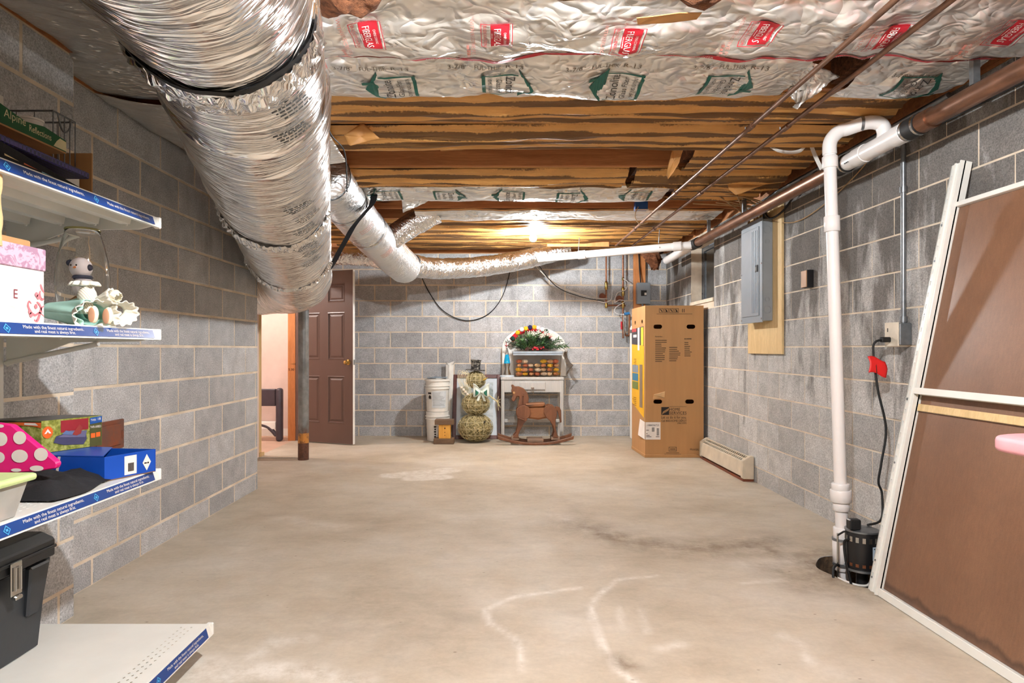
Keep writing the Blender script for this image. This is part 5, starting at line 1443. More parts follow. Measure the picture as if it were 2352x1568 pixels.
hx('body_barrel', [(1260, 1055), (1420, 1045), (1600, 1050), (1600, 1150), (1540, 1178), (1450, 1196), (1330, 1180), (1270, 1150)], hd - .075, hd + .075, M['horse_body'], bevel=.02)
for (a, b) in ((hd - .105, hd - .076), (hd + .076, hd + .105)):
    hx('shoulder', circ(1283, 1112, 82, 80), a, b, M['horse'], bevel=.006)
    hx('front_leg', [(1222, 1165), (1330, 1185), (1285, 1235), (1245, 1310), (1222, 1370), (1235, 1392), (1165, 1392), (1170, 1375), (1200, 1340), (1218, 1260)], a, b, M['horse'])
    hx('hind_leg', [(1505, 1115), (1512, 1060), (1560, 1028), (1620, 1040), (1652, 1080), (1655, 1140), (1640, 1200), (1640, 1290), (1655, 1345), (1668, 1392), (1605, 1392), (1625, 1330), (1612, 1265), (1575, 1205), (1535, 1170)], a, b, M['horse'], bevel=.006)
hx('tail', [(1645, 1050), (1690, 1058), (1708, 1095), (1714, 1228), (1698, 1236), (1682, 1165), (1664, 1098), (1645, 1085)], hd - .02, hd + .02, M['horse'])
hx('saddle', [(1303, 1018), (1520, 1005), (1528, 1030), (1500, 1048), (1330, 1055), (1305, 1036)], hd - .085, hd + .085, M['horse_body'], bevel=.008)
hx('handle_bar', circ(1280, 920, 9, 9, 12), hd - .11, hd + .11, M['horse'], bevel=0)
hx('foot_peg', [(1215, 1158), (1302, 1192), (1298, 1204), (1212, 1170)], hd - .14, hd + .14, M['horse'])
for y in (hd - .026, hd + .022): hx('eye', circ(1178, 896, 11, 11, 14), y, y + .004, plain('eye_tan', (222, 176, 110), .4), bevel=0)
for y in (hd - .028, hd + .026): hx('pupil', circ(1178, 896, 4, 4, 10), y, y + .002, M['ink'], bevel=0)
def rocker(y0):
    up_ = [(995 + 845 * k / 20, 1472 - 28 - 78 * (abs(k - 10) / 10) ** 2.0) for k in range(21)]
    lo = [(1000 + 835 * k / 20, 1472 - 68 * (abs(k - 10) / 10) ** 2.0) for k in range(21)]
    hx('rocker', up_ + lo[::-1], y0, y0 + .035, M['horse'], bevel=.004)
rocker(hd - .135); rocker(hd + .10)
for (a, b, c, d) in ((1148, 1232, 1390, 1420), (1590, 1688, 1390, 1418), (1325, 1505, 1408, 1442)):
    hx('cross_slat', [(a, c), (b, c), (b, d), (a, d)], hd - .10, hd + .10, plain('grey_brown_wood', (136, 112, 94), .6))
# ---- white wicker table
t = thing('wicker_table', 'white wicker vanity table with a heart pull drawer', 'table', (Q(1385, 1400, 7.7).x, 7.85, 0))
tx0, tx1, ty0, ty1 = Q(1030, 0, 7.70).x, Q(1742, 0, 7.70).x, 7.70, 8.08
zt = Q(0, 715, 7.70).z; za = Q(0, 885, 7.70).z
def mat_wicker():
    t = NT('white_wicker'); co = t.coord('Object')
    w = t.node('ShaderNodeTexWave', bands_direction='X'); t.link(co, w.inputs['Vector']); w.inputs['Scale'].default_value = 42; w.inputs['Distortion'].default_value = .4
    c = t.ramp(w.outputs['Fac'], [(.1, srgb(196, 194, 190)), (.6, srgb(240, 239, 236))])
    t.set(c, .6); t.bump(w.outputs['Fac'], .8, .006); return t.m
M['wicker'] = mat_wicker()
g = MB(); g.box(tx0, tx1, ty0, ty1, zt - .035, zt); g.build('table_top', M['wicker'], t, bevel=.008, seg=2)
g = MB(); g.box(tx0 + .012, tx1 - .012, ty0 + .012, ty1 - .012, za, zt - .036); g.build('apron', M['wicker'], t)
for (x, y) in ((tx0 + .005, ty0 + .005), (tx1 - .045, ty0 + .005), (tx0 + .005, ty1 - .045), (tx1 - .045, ty1 - .045)):
    g = MB(); g.box(x, x + .04, y, y + .04, 0, zt - .036); g.build('leg', M['wicker'], t, bevel=.008)
zs_ = .245
g = MB(); g.box(tx0 + .046, tx1 - .046, ty0 + .01, ty0 + .04, zs_ - .02, zs_ + .02); g.build('front_stretcher', M['wicker'], t, bevel=.005)
g = MB(); g.box(tx0 + .046, tx1 - .046, ty1 - .04, ty1 - .01, zs_ - .02, zs_ + .02); g.build('back_stretcher', M['wicker'], t, bevel=.005)
d0, d1 = Q(1240, 0, 7.7).x, Q(1532, 0, 7.7).x
g = MB(); g.box(d0, d1, ty0 - .006, ty0 + .0115, Q(0, 858, 7.7).z, Q(0, 768, 7.7).z); dro = g.build('drawer', M['wicker'], t, bevel=.006)
hp = Q(1388, 842, 7.7); g = MB()
hs = [(hp.x + .0016 * 16 * math.sin(a) ** 3 / 1.0 * .75, hp.z + .0012 * (13 * math.cos(a) - 5 * math.cos(2 * a) - 2 * math.cos(3 * a) - math.cos(4 * a))) for a in [2 * PI * k / 20 for k in range(20)]]
g.prism(hs, lambda a, b, y: Vector((a, y, b)), ty0 - .018, ty0 - .0061); g.build('heart_pull', plain('pull_brown', (120, 104, 92), .5), dro)
# ---- arched white board with letters behind
t = thing('arched_board', 'white arched board standing on the table behind the storage bin', 'board', (Q(1395, 715, 7.95).x, 8.06, zt))
ay0, ay1 = 8.05, 8.075
xl, xr_ = Q(1045, 0, ay0).x, Q(1765, 0, ay0).x
cx_ = (xl + xr_) / 2; ra = (xr_ - xl) / 2; zc_ = Q(0, 385, ay0).z; zt_ = Q(0, 150, ay0).z
arch = [(xl, zt), (xl, zc_)] + [(cx_ - ra * math.cos(PI * k / 24), zc_ + (zt_ - zc_) * math.sin(PI * k / 24)) for k in range(25)] + [(xr_, zt)]
g = MB(); g.prism(arch, lambda a, b, y: Vector((a, y, b)), ay0, ay1); g.build('arch_panel', M['white'], t, bevel=.003)
ex = MB(); c = Q(1092, 360, ay0)
ex.box(c.x - .004, c.x + .004, ay0 - .004, ay0 - .0005, c.z - .05, c.z + .05); ex.box(c.x - .02, c.x + .03, ay0 - .005, ay0 - .0045, c.z - .004, c.z + .004); ex.build('red_mark', M['red'], t)
# ---- storage bin
bd0, bd1 = 7.72, 8.02
bxl, bxr = Q(1195, 0, bd0).x, Q(1700, 0, bd0).x; txl, txr = Q(1172, 0, bd0).x, Q(1722, 0, bd0).x
bz1 = Q(0, 440, bd0).z
t = thing('storage_bin', 'clear plastic storage bin packed with autumn decorations on the table', 'bin', ((bxl + bxr) / 2, 7.87, zt))
M['clear'] = mat_glass('clear_plastic', (.97, .97, .98, 1), .06, 1.06)
th = .004
g = MB()
o_ = [[(bxl, bd0 + .015), (bxr, bd0 + .015), (bxr, bd1 - .01), (bxl, bd1 - .01)], [(txl, bd0), (txr, bd0), (txr, bd1), (txl, bd1)]]
g.ring_tube([[(a, b, zt + .004) for a, b in o_[0]], [(a, b, bz1) for a, b in o_[1]]], cap=False)
g.add([(a, b, zt + .004) for a, b in o_[0]], [(3, 2, 1, 0)])
g.build('clear_tub', M['clear'], t)
g = MB(); g.box(txl - .008, txr + .008, bd0 - .01, bd1 + .005, bz1 - .012, bz1 + .016); g.build('lid', plain('bluish_lid', (178, 190, 202), .35, trans=.3), t, bevel=.006)
g = MB(); g.box(txl - .004, txr + .004, bd0 - .006, bd0 - .001, bz1 - .03, bz1 - .013); g.build('rim', plain('bluish_lid', (178, 190, 202), .35), t)
# contents
rb = random.Random(11)
cols = [((206, 138, 92), 'orange'), ((222, 190, 150), 'straw'), ((232, 214, 190), 'cream'), ((190, 110, 76), 'rust'), ((214, 164, 120), 'tan'), ((236, 190, 60), 'yellow')]
k = 0
for lay in range(4):
    for dy in range(2):
        for q in range(7):
            col, nm = cols[(k * 5 + lay) % len(cols)]; k += 1
            if lay == 3 and q in (2, 3): continue
            x = bxl + .045 + (bxr - bxl - .09) * q / 6 + rb.uniform(-.006, .006); z = zt + .035 + lay * .052; y = bd0 + .085 + dy * .12 + rb.uniform(-.01, .01)
            g = MB(); r0 = rb.uniform(.024, .032); ph = rb.uniform(0, 6)
            def fnb(u, v):
                a, b = 2 * PI * u, PI * v; r1 = r0 * (1 + .22 * math.sin(a * 5 + ph))
                return (x + r1 * math.cos(a) * math.sin(b) * 1.15, y + r1 * math.sin(a) * math.sin(b) * 1.3, z + r0 * .82 * math.cos(b))
            g.grid(fnb, 20, 8); o = g.build('autumn_ornament', plain('ornament_' + nm, col, .7, bump=.3), smooth=60)
            tag(o, 'crumpled %s autumn decoration packed inside the clear bin' % nm, 'decoration', '%s decorations in the clear bin' % nm)
# ---- wreath / garland on the bin
t = thing('christmas_garland', 'pompom trimmed red garland heaped with pine greenery on the storage bin', 'garland', (cx_, 7.9, bz1 + .02))
gx = lambda cx, cy: Q(cx, cy, 7.86)
arcpts = [gx(1150, 300), gx(1200, 250), gx(1250, 205), gx(1310, 180), gx(1370, 170), gx(1430, 172), gx(1490, 190), gx(1540, 220), gx(1600, 270)]
for p in arcpts: p.y = 7.93
g = MB(); g.tube(smoothpath(arcpts, 6), .034, 12); g.build('red_felt_band', plain('red_felt', (196, 24, 40), .9, bump=.4), t, smooth=60)
pom = [(1165, 280, (30, 60, 50)), (1222, 215, (240, 180, 30)), (1268, 178, (236, 232, 224)), (1315, 168, (240, 180, 40)), (1362, 155, (24, 26, 84)), (1410, 153, (240, 170, 40)), (1455, 162, (240, 214, 220)), (1500, 178, (238, 234, 228)), (1545, 200, (30, 50, 44))]
for a, b, c in pom:
    p = gx(a, b); p.y = 7.905; g = MB()
    def fnp(u, v):
        A, B = 2 * PI * u, PI * v; r1 = .030 * (1 + .10 * mnoise.noise((math.cos(A) * 6, math.sin(A) * 6, v * 9)))
        return (p.x + r1 * math.cos(A) * math.sin(B), p.y + r1 * math.sin(A) * math.sin(B), p.z + r1 * math.cos(B))
    g.grid(fnp, 16, 10); g.build('pompom', plain('pompom_%d_%d_%d' % c, c, .95, bump=.5), t, smooth=180)
def sprig(base, direc, L, nn, mat, w=.006, ll=.05, seed=0):
    rq = random.Random(seed); g = MB(); d = Vector(direc).normalized()
    sd = d.cross(Vector((0, 1, 0))); sd = sd.normalized() if sd.length > .1 else Vector((1, 0, 0)); up = sd.cross(d)
    g.tube([base, base + d * L], .0025, 5)
    for k in range(nn):
        p = base + d * (L * k / nn); a = k * 2.4 + rq.uniform(-.3, .3)
        out = (sd * math.cos(a) + up * math.sin(a)); tip = p + (d * .7 + out * .8).normalized() * ll * rq.uniform(.7, 1.1)
        s2 = d.cross(out).normalized() * w / 2
        mid = p.lerp(tip, .5)
        g.add([p, mid + s2, tip, mid - s2], [(0, 1, 2, 3)])
    o = g.build('pine_sprig', mat, t, fix=False); return o
pine_m = [plain('pine_needles', (56, 84, 54), .6, var=.3, scale=40), plain('leaf_green', (92, 126, 78), .5, var=.3, scale=40), plain('leaf_dark', (44, 64, 48), .6, var=.3)]
rq = random.Random(5)
base_c = gx(1430, 380)
for k in range(60):
    a = PI * (k + .5) / 60 + rq.uniform(-.1, .1)
    L = (.10 + .11 * abs(math.cos(a)) * 1.5) * rq.uniform(.8, 1.1)
    b = Vector((base_c.x + rq.uniform(-.16, .16), rq.uniform(7.78, 7.92), bz1 + .03 + rq.uniform(0, .04)))
    sprig(b, (math.cos(a), rq.uniform(-.5, .2), abs(math.sin(a)) * .9 + .05), L, 44, pine_m[k % 3], .018 if k % 3 == 1 else .007, .065 if k % 3 == 1 else .05, k)
twig = plain('brown_twig', (72, 40, 32), .8)
for k in range(7):
    g = MB(); x0_ = gx(1300, 0).x; x1_ = gx(1560, 0).x
    g.tube(smoothpath([(x0_, 7.77 + .01 * k, bz1 + .025 + .006 * k), ((x0_ * 2 + x1_) / 3, 7.75 + .01 * k, bz1 + .055 + .008 * k), ((x0_ + 2 * x1_) / 3, 7.75 + .01 * k, bz1 + .055 + .006 * k), (x1_, 7.77 + .01 * k, bz1 + .03)], 5), .006, 6); g.build('twig_base', twig, t, smooth=60)
for k in range(30):
    p = gx(rq.uniform(1330, 1640), rq.uniform(205, 270)); p.y = rq.uniform(7.76, 7.86)
    g = MB(); 
    for q in range(5):
        a = q * 2 * PI / 5; g.add([p, p + Vector((.02 * math.cos(a) - .005 * math.sin(a), -.004, .02 * math.sin(a) + .005 * math.cos(a))), p + Vector((.03 * math.cos(a), -.002, .03 * math.sin(a))), p + Vector((.02 * math.cos(a) + .005 * math.sin(a), -.004, .02 * math.sin(a) - .005 * math.cos(a)))], [(0, 1, 2, 3)])
    g.build('white_blossom', plain('blossom', (232, 230, 212), .6), t, fix=False)
for k in range(10):
    p = gx(rq.uniform(1380, 1520), rq.uniform(375, 405)); p.y = 7.745; g = MB(); g.sphere(p, .011, 10, 6); g.build('red_berry', M['red'], t, smooth=180)
tg_ = MB(); a = gx(1735, 385); tg_.add([a + Vector((-.05, -.0, .05)), a + Vector((-.03, 0, .07)), a + Vector((.05, -.02, -.03)), a + Vector((.03, -.02, -.05))], [(0, 1, 2, 3)])
tg_.build('white_ribbon', M['white'], t, fix=False, solid=.002)
# dark ribbon hanging off the bin at the right
g = MB(); g.ribbon([Q(1752, 430, 7.9), Q(1765, 500, 7.92), Q(1800, 560, 7.92), Q(1835, 590, 7.92), Q(1790, 640, 7.93), Q(1775, 680, 7.94)], (.03, .0, .02)); g.build('dark_ribbon', plain('dark_ribbon', (96, 84, 74), .6), t, fix=False, solid=.002)
# ---- lava lamp
lx = Q(1100, 0, 7.78).x; L0 = Q(0, 712, 7.78).z
zt2 = zt
t = thing('lava_lamp', 'blue lava lamp with a silver base standing on the table', 'lamp', (lx, 7.80, zt))
H = Q(0, 390, 7.78).z - zt
g = MB(); g.lathe((lx, 7.80, zt), [(.09, 0), (.092, .008), (.085, .018), (.05, .022)], 24, cap=True); g.build('dish', plain('dish_blue', (196, 206, 214), .3), t, smooth=40)
g = MB(); g.lathe((lx, 7.80, zt), [(.045, .022), (.047, .03), (.028, H * .28), (.040, H * .47)], 24, cap=True); g.build('silver_base', M['steel'], t, smooth=50)
g = MB(); g.lathe((lx, 7.80, zt), [(.039, H * .472), (.037, H * .56), (.022, H * .78)], 24, cap=True); g.build('blue_liquid', plain('blue_liquid', (24, 150, 196), .1, var=.2), t, smooth=50)
g = MB(); g.lathe((lx, 7.80, zt), [(.0222, H * .782), (.010, H * 1.0), (.004, H * 1.01)], 24, cap=True); g.build('silver_cap', M['steel'], t, smooth=50)
# ---- framed print
t = thing('framed_print', 'large mahogany framed print leaning on the back wall behind the snowman', 'picture', (Q(760, 1390, 7.95).x, 7.93, 0))
px0, px1 = Q(490, 0, 7.98).x, Q(1028, 0, 7.98).x; ph = Q(0, 690, 7.98).z
def FP(x, z, n): f = z / ph; return Vector((x, 7.90 + .22 * f - n, z))
def fpb(mb, x0, x1, z0, z1, n0, n1): mb.add([FP(x, z, n) for z in (z0, z1) for n in (n0, n1) for x in (x0, x1)], [(0, 2, 3, 1), (4, 5, 7, 6), (0, 1, 5, 4), (2, 6, 7, 3), (0, 4, 6, 2), (1, 3, 7, 5)])
mah = mat_wood('mahogany', srgb(78, 40, 38), srgb(106, 58, 52), stretch=(3, 3, 3), knots=False, rough=.35)
fw = .045
for (a, b, c, d) in ((px0, px0 + fw, 0, ph), (px1 - fw, px1, 0, ph), (px0 + fw, px1 - fw, 0, fw), (px0 + fw, px1 - fw, ph - fw, ph)):
    g = MB(); fpb(g, a, b, c, d, 0, .022); g.build('frame_rail', mah, t, bevel=.004)
g = MB(); fpb(g, px0 + fw, px1 - fw, fw, ph - fw, .004, .008); g.build('mat_board', plain('pale_mat', (206, 216, 224), .25, var=.04, scale=2), t)
def mat_art():
    tt = NT('pale_landscape'); co = tt.coord('World', (1, 1, 1.4))
    c = tt.ramp(tt.noise(co, 5, 5, .6, .6), [(.35, srgb(222, 228, 232)), (.55, srgb(176, 188, 192)), (.72, srgb(128, 138, 134))]); tt.set(c, .2); return tt.m
g = MB(); fpb(g, px0 + fw + .05, px1 - fw - .05, fw + .05, ph - fw - .05, .0085, .0095); g.build('print_sheet', mat_art(), t)
# ---- wire snowman
t = thing('wire_snowman', 'lighted wire and twine snowman yard figure with top hat and bow', 'snowman figure', (Q(745, 1445, 7.66).x, 7.66, 0))
sd_ = 7.66
gold = plain('twine_gold', (196, 182, 136), .6, var=.3, scale=30); wirem = plain('cream_wire', (214, 204, 168), .5); darkm = plain('olive_fill', (136, 124, 84), .9, var=.5, scale=30, bump=.8, bscale=50)
s0 = sd_ / FPX * KQ
balls = [(745, 1290, 196, 158), (750, 1015, 158, 128), (750, 745, 112, 100)]
rs_ = random.Random(9)
for bi, (bx, by, rx, rz) in enumerate(balls):
    c = Q(bx, by, sd_); rx *= s0; rz *= s0
    if bi == 0: c.z = rz + .004
    g = MB()
    def fns(u, v):
        a, b = 2 * PI * u, PI * v; k = 1 + .05 * fbm(math.cos(a) * 5, math.sin(a) * 5, v * 9 + bi, 2)
        return (c.x + rx * .94 * k * math.cos(a) * math.sin(b), c.y + rx * .94 * k * math.sin(a) * math.sin(b), c.z + rz * .94 * k * math.cos(b))
    g.grid(fns, 40, 24); g.build('stuffed_ball', darkm, t, smooth=180)
    for k in range(6):
        a = k * PI / 6; pts = [(c.x + rx * math.cos(b) * math.cos(a), c.y + rx * math.cos(b) * math.sin(a), c.z + rz * math.sin(b)) for b in [q * 2 * PI / 40 for q in range(40)]]
        g = MB(); g.tube(pts, .0022, 6, closed=True); g.build('wire_hoop', wirem, t, smooth=60)
    for z_ in (-.45, 0, .45):
        rr_ = math.sqrt(1 - z_ * z_) * rx; pts = [(c.x + rr_ * math.cos(q * 2 * PI / 40), c.y + rr_ * math.sin(q * 2 * PI / 40), c.z + z_ * rz) for q in range(40)]
        g = MB(); g.tube(pts, .0022, 6, closed=True); g.build('wire_ring', wirem, t, smooth=60)
    tw = MB()
    for k in range((900, 700, 420)[bi]):
        a, b = rs_.uniform(0, 2 * PI), math.acos(rs_.uniform(-1, 1)); da, db = rs_.uniform(-.35, .35), rs_.uniform(-.35, .35)
        pts = []
        for q in range(4):
            f = q / 3; A, B = a + da * f, b + db * f; kk = 1.0 + .02 * math.sin(f * PI)
            pts.append((c.x + rx * kk * math.cos(A) * math.sin(B), c.y + rx * kk * math.sin(A) * math.sin(B), c.z + rz * kk * math.cos(B)))
        tw.tube(pts, rs_.uniform(.0012, .0022), 3, cap=False)
    tw.build('twine', gold, t, fix=False, kind='stuff')
    if bi == 0:
        p = Q(848, 1218, sd_ - .17); g = MB(); g.sphere((p.x, c.y - rx * .86, p.z), .012, 12, 8); g.build('button', M['black'], t, smooth=180)
# hat
hc = Q(745, 640, sd_); 
m = Matrix.Translation(hc) @ Matrix.Rotation(R(3), 4, 'Y')
def hatm():
    tt = NT('black_hat'); co = tt.coord('World'); c = tt.ramp(tt.noise(tt.coord('World', (1, 1, 2.2)), 26, 4, .6, 1.5), [(.5, srgb(24, 24, 26)), (.6, srgb(150, 146, 136))]); tt.set(c, .5); return tt.m
M['hat'] = hatm()
g = MB(); rings = []
for rr_, h in ((.095, 0), (.095, .012), (.058, .014), (.055, .06), (.06, .115), (.066, .130)):
    k = 1.05; rings.append([m @ Vector((rr_ * 1.25 * math.cos(2 * PI * q / 24) if h < .013 else rr_ * math.cos(2 * PI * q / 24), rr_ * math.sin(2 * PI * q / 24), h)) for q in range(24)])
g.ring_tube(rings); g.build('top_hat', M['hat'], t, smooth=40)
# nose, bow, arms, ribbon curls
p = Q(838, 745, sd_ - .10); g = MB(); g.tube([p, p + Vector((.025, -.03, .012)), p + Vector((.05, -.05, .035))], [.013, .009, .001], 10); g.build('carrot_nose', plain('gold_nose', (206, 172, 80), .5), t, smooth=60)
bowm = plain('bow_ribbon', (222, 232, 222), .45, var=.05); bowg = plain('bow_green', (44, 120, 96), .45)
bc = Q(810, 880, sd_ - .135)
for sgn in (-1, 1):
    g = MB(); g.grid(lambda u, v: (bc.x + sgn * (.095 * u), bc.y - .03 * math.sin(PI * u) - .012 * math.sin(2 * PI * v), bc.z + (v - .5) * (.03 + .13 * math.sin(u * 1.7)) + .02 * u), 10, 10); g.build('bow_loop', bowm, t, smooth=180, fix=False, solid=.002)
    g = MB(); g.grid(lambda u, v: (bc.x + sgn * (.03 + .04 * u), bc.y - .036 - .03 * math.sin(PI * u) - .006, bc.z + (v - .5) * (.02 + .06 * u) - .008), 6, 6); g.build('bow_stripe', bowg, t, smooth=180, fix=False, solid=.001)
    g = MB(); g.grid(lambda u, v: (bc.x + sgn * (.012 + .03 * v) + (u - .5) * .03, bc.y - .01 - .01 * v, bc.z - .02 - .09 * v), 4, 8); g.build('bow_tail', bowm, t, smooth=180, fix=False, solid=.002)
g = MB(); g.sphere(bc + Vector((0, -.03, 0)), .016, 10, 8); g.build('bow_knot', bowm, t, smooth=180)
ar = [Q(890, 910, sd_ - .05), Q(950, 960, sd_ - .07), Q(990, 990, sd_ - .08), Q(1010, 1040, sd_ - .08)]
g = MB(); g.tube(smoothpath(ar, 4), .008, 8); g.build('twig_arm', gold, t, smooth=60)
for k, e in enumerate(((1005, 930), (1030, 960), (1025, 1000), (1005, 1090), (1028, 1060))):
    g = MB(); g.tube([Q(990, 985, sd_ - .08), Q(*e, sd_ - .085)], .004, 6); g.build('twig_finger', gold, t)
for k in range(9):
    g = MB(); x_ = 560 + k * 14; pts = [Q(640 + k * 4, 680, sd_ - .05), Q(x_, 640 + 20 * (k % 3), sd_ - .06), Q(x_ - 10, 740 + 10 * k % 40, sd_ - .08), Q(x_ + 20, 850, sd_ - .09), Q(x_ + 40, 910 + 8 * (k % 4), sd_ - .11)]
    g.tube(smoothpath(pts, 5), .003, 5); g.build('curly_strand', wirem, t, smooth=60)
for k in range(4):
    p = Q(590 + 22 * k, 830 + 25 * k, sd_ - .11); g = MB(); g.box(p.x - .014, p.x + .014, p.y - .014, p.y + .014, p.z - .014, p.z + .014, ); g.build('small_lamp', plain('pale_lamp', (226, 214, 200), .3), t, bevel=.006)
# ---- buckets
def bucket(cx, cz0, cz1, d, label, lid, printed, rt, rb_):
    x = Q(cx, 0, d).x
    t = thing('plastic_bucket', label, 'bucket', (x, d, cz0), None)
    h = cz1 - cz0
    bm_ = plain('bucket_white', (228, 226, 220), .4, var=.04)
    g = MB(); g.lathe((x, d, cz0), [(rb_ - .006, 0), (rb_, .004), (rt - .002, h * .72), (rt, h * .74), (rt + .01, h * .745), (rt + .01, h * .775), (rt + .001, h * .78), (rt + .001, h * .83), (rt + .011, h * .835), (rt + .011, h * .865), (rt + .002, h * .87), (rt + .003, h)], 36, cap=True); g.build('pail', bm_, t, smooth=40)
    if lid:
        g = MB(); g.lathe((x, d, cz0), [(rt + .002, h + .001), (rt + .014, h + .001), (rt + .014, h + .022), (rt - .01, h + .026), (rt - .02, h + .016), (.01, h + .016)], 36, cap=True); g.build('lid', bm_, t, smooth=40)
    g = MB(); pts = [(x + (rt + .012) * math.cos(a), d - .02 - (rt + .03) * .5 * math.sin(a) - .06 * math.sin(a), cz0 + h * .74 - .26 * h * math.sin(a) * 1.6) for a in [PI * k / 16 for k in range(17)]]
    pts = [(x - (rt + .014) * math.cos(a), d - (rt + .016) * math.sin(a) * .99, cz0 + h * (.76 - .62 * math.sin(a))) for a in [-.25 + (PI / 2 + .25) * k / 12 for k in range(13)]]
    g.tube(pts[:7], .003, 6); g.build('wire_handle', M['galv'], t, smooth=60)
    if printed:
        def fnl(e): return lambda u, v: Vector((x + (rb_ + (rt - rb_) * (v / h) / .72 + e) * math.sin(u / rt), d - (rb_ + (rt - rb_) * (v / h) / .72 + e) * math.cos(u / rt), cz0 + v))
        if printed == 1:
            g = MB(); add_rect(g, fnl(.003), -.06, .13, .05, .25, 12, 2); L = g.build('paper_label', plain('bucket_label', (206, 212, 216), .5), t, fix=False, smooth=180)
            g = MB()
            for k in range(12): add_rect(g, fnl(.0045), -.045, -.045 + .16 * rs_.uniform(.5, 1), .23 - .014 * k, .234 - .014 * k, 8, 1)
            g.build('label_lines', plain('grey_ink', (140, 146, 150), .6), L, fix=False, kind='stuff')
            g = MB(); add_rect(g, fnl(.003), -.115, -.065, .215, .235, 4, 1); g.build('black_title', M['ink'], t, fix=False)
            g = MB(); add_poly(g, fnl(.003), [(-.11, .18), (-.09, .205), (-.07, .19), (-.068, .16), (-.08, .15), (-.085, .165), (-.1, .15)]); g.build('black_emblem', M['ink'], t, fix=False)
        else:
            g = MB()
            for k in range(5): add_rect(g, fnl(.003), -.03 + .004 * (k % 2), -.005, .05 + k * .03, .07 + k * .03, 2, 1)
            g.build('black_lettering', M['ink'], t, fix=False, kind='stuff')
    return t
bucket(318, 0, .355, 7.78, 'white plastic bucket on the floor under another bucket', False, 2, .138, .125)
bucket(318, .357, .725, 7.78, 'white plastic bucket with paper label stacked on another bucket', True, 1, .145, .13)
x_ = Q(318, 0, 7.78).x
g = MB(); g.grid(lambda u, v: (x_ - .12 + .24 * u, 7.66 + .22 * v, .752 + .012 * fbm(u * 4, v * 4, 1, 3) + .016), 14, 14)
tag(g.build('plastic_sheet', plain('blue_grey_plastic', (128, 146, 160), .25, var=.4, scale=18), smooth=180, fix=False, solid=.002), 'folded blue grey plastic sheet lying on the bucket lid', 'plastic sheet')
# ---- white roll behind buckets
t = thing('plastic_roll', 'white plastic wrapped roll standing behind the buckets', 'roll', (Q(450, 0, 8.02).x, 8.05, 0))
g = MB(); cxr = Q(436, 0, 8.05).x
def fnr(u, v):
    a = 2 * PI * u; r1 = (.040 + .008 * v) * (1 + .12 * math.sin(a * 5 + v * 3)); return (cxr + r1 * math.cos(a) + .02 * v, 8.065 + .8 * r1 * math.sin(a), Q(0, 575, 8.05).z * v)
g.grid(fnr, 30, 20); g.build('wrapped_roll', plain('white_film', (232, 230, 224), .3, var=.08), t, smooth=180, fix=False)
g = MB(); zt3 = Q(0, 575, 8.05).z; g.grid(lambda u, v: (cxr + .02 + (.045 + .02 * v) * math.cos(2 * PI * u) * (1 + .2 * math.sin(10 * u)), 8.065 + (.04) * math.sin(2 * PI * u), zt3 + .03 * v * (1 + .5 * math.sin(14 * u))), 30, 3); g.build('gathered_top', plain('white_film', (232, 230, 224), .3), t, smooth=180, fix=False)
# ---- little wooden block stand
t = thing('wooden_stand', 'small wooden stand with weathered planks above and below a yellow block', 'stand', (Q(390, 1460, 7.52).x, 7.52, 0))
sx = lambda a: Q(a, 0, 7.45).x; sz = lambda b: Q(0, b, 7.45).z - Q(0, 1464, 7.45).z
old = mat_wood('weathered_plank', srgb(88, 66, 48), srgb(120, 94, 70), stretch=(2, 10, 10), knots=False)
g = MB(); g.box(sx(285), sx(500), 7.45, 7.60, sz(1246), sz(1190)); g.build('top_plank', old, t, bevel=.004)
g = MB(); g.box(sx(272), sx(502), 7.45, 7.60, 0, sz(1402)); g.build('bottom_plank', old, t, bevel=.004)
g = MB(); g.box(sx(330), sx(462), 7.462, 7.56, sz(1401), sz(1247)); yb_ = g.build('yellow_block', mat_wood('yellow_pine', srgb(206, 140, 48), srgb(228, 170, 76), stretch=(10, 10, 1), knots=False), t, bevel=.003)
for b in (1285, 1330, 1365): g = MB(); g.lathe((sx(400), 7.462, sz(b)), [(.005 if b > 1290 else .009, -.002), (.004, .0)], 10, 'y', True); g.build('knot', M['hole'], yb_)
# ---- dark headboard seen through the doorway
t = thing('headboard', 'dark grey rounded headboard standing in the peach room beyond the doorway', 'headboard', (-2.9, 7.75, 0))
hbm = plain('dark_plum', (66, 58, 66), .45)
c1 = P(641, 900, 7.7); zt4 = P(0, 891, 7.7).z
g = MB(); g.box(c1.x - .035, c1.x + .04, 7.66, 7.76, .0, zt4); g.build('post', hbm, t, bevel=.03, seg=3, smooth=50)
g = MB(); g.box(c1.x - .75, c1.x - .036, 7.68, 7.74, P(0, 932, 7.7).z, zt4 - .01); g.build('back_board', hbm, t, bevel=.01)
g = MB(); g.box(c1.x - .75, c1.x - .036, 7.68, 7.74, P(0, 985, 7.7).z, P(0, 968, 7.7).z); g.build('lower_rail', M['white'], t, bevel=.004)
g = MB(); g.tube(smoothpath([(c1.x - .22, 7.70, P(0, 975, 7.7).z), (c1.x - .12, 7.70, P(0, 982, 7.7).z), (c1.x - .03, 7.70, P(0, 1000, 7.7).z)], 4), .025, 10); g.build('curved_brace', hbm, t, smooth=60)
g = MB(); g.box(c1.x - .8, c1.x - .73, 7.66, 7.76, 0, zt4); g.build('post', hbm, t, bevel=.03, seg=3, smooth=50)
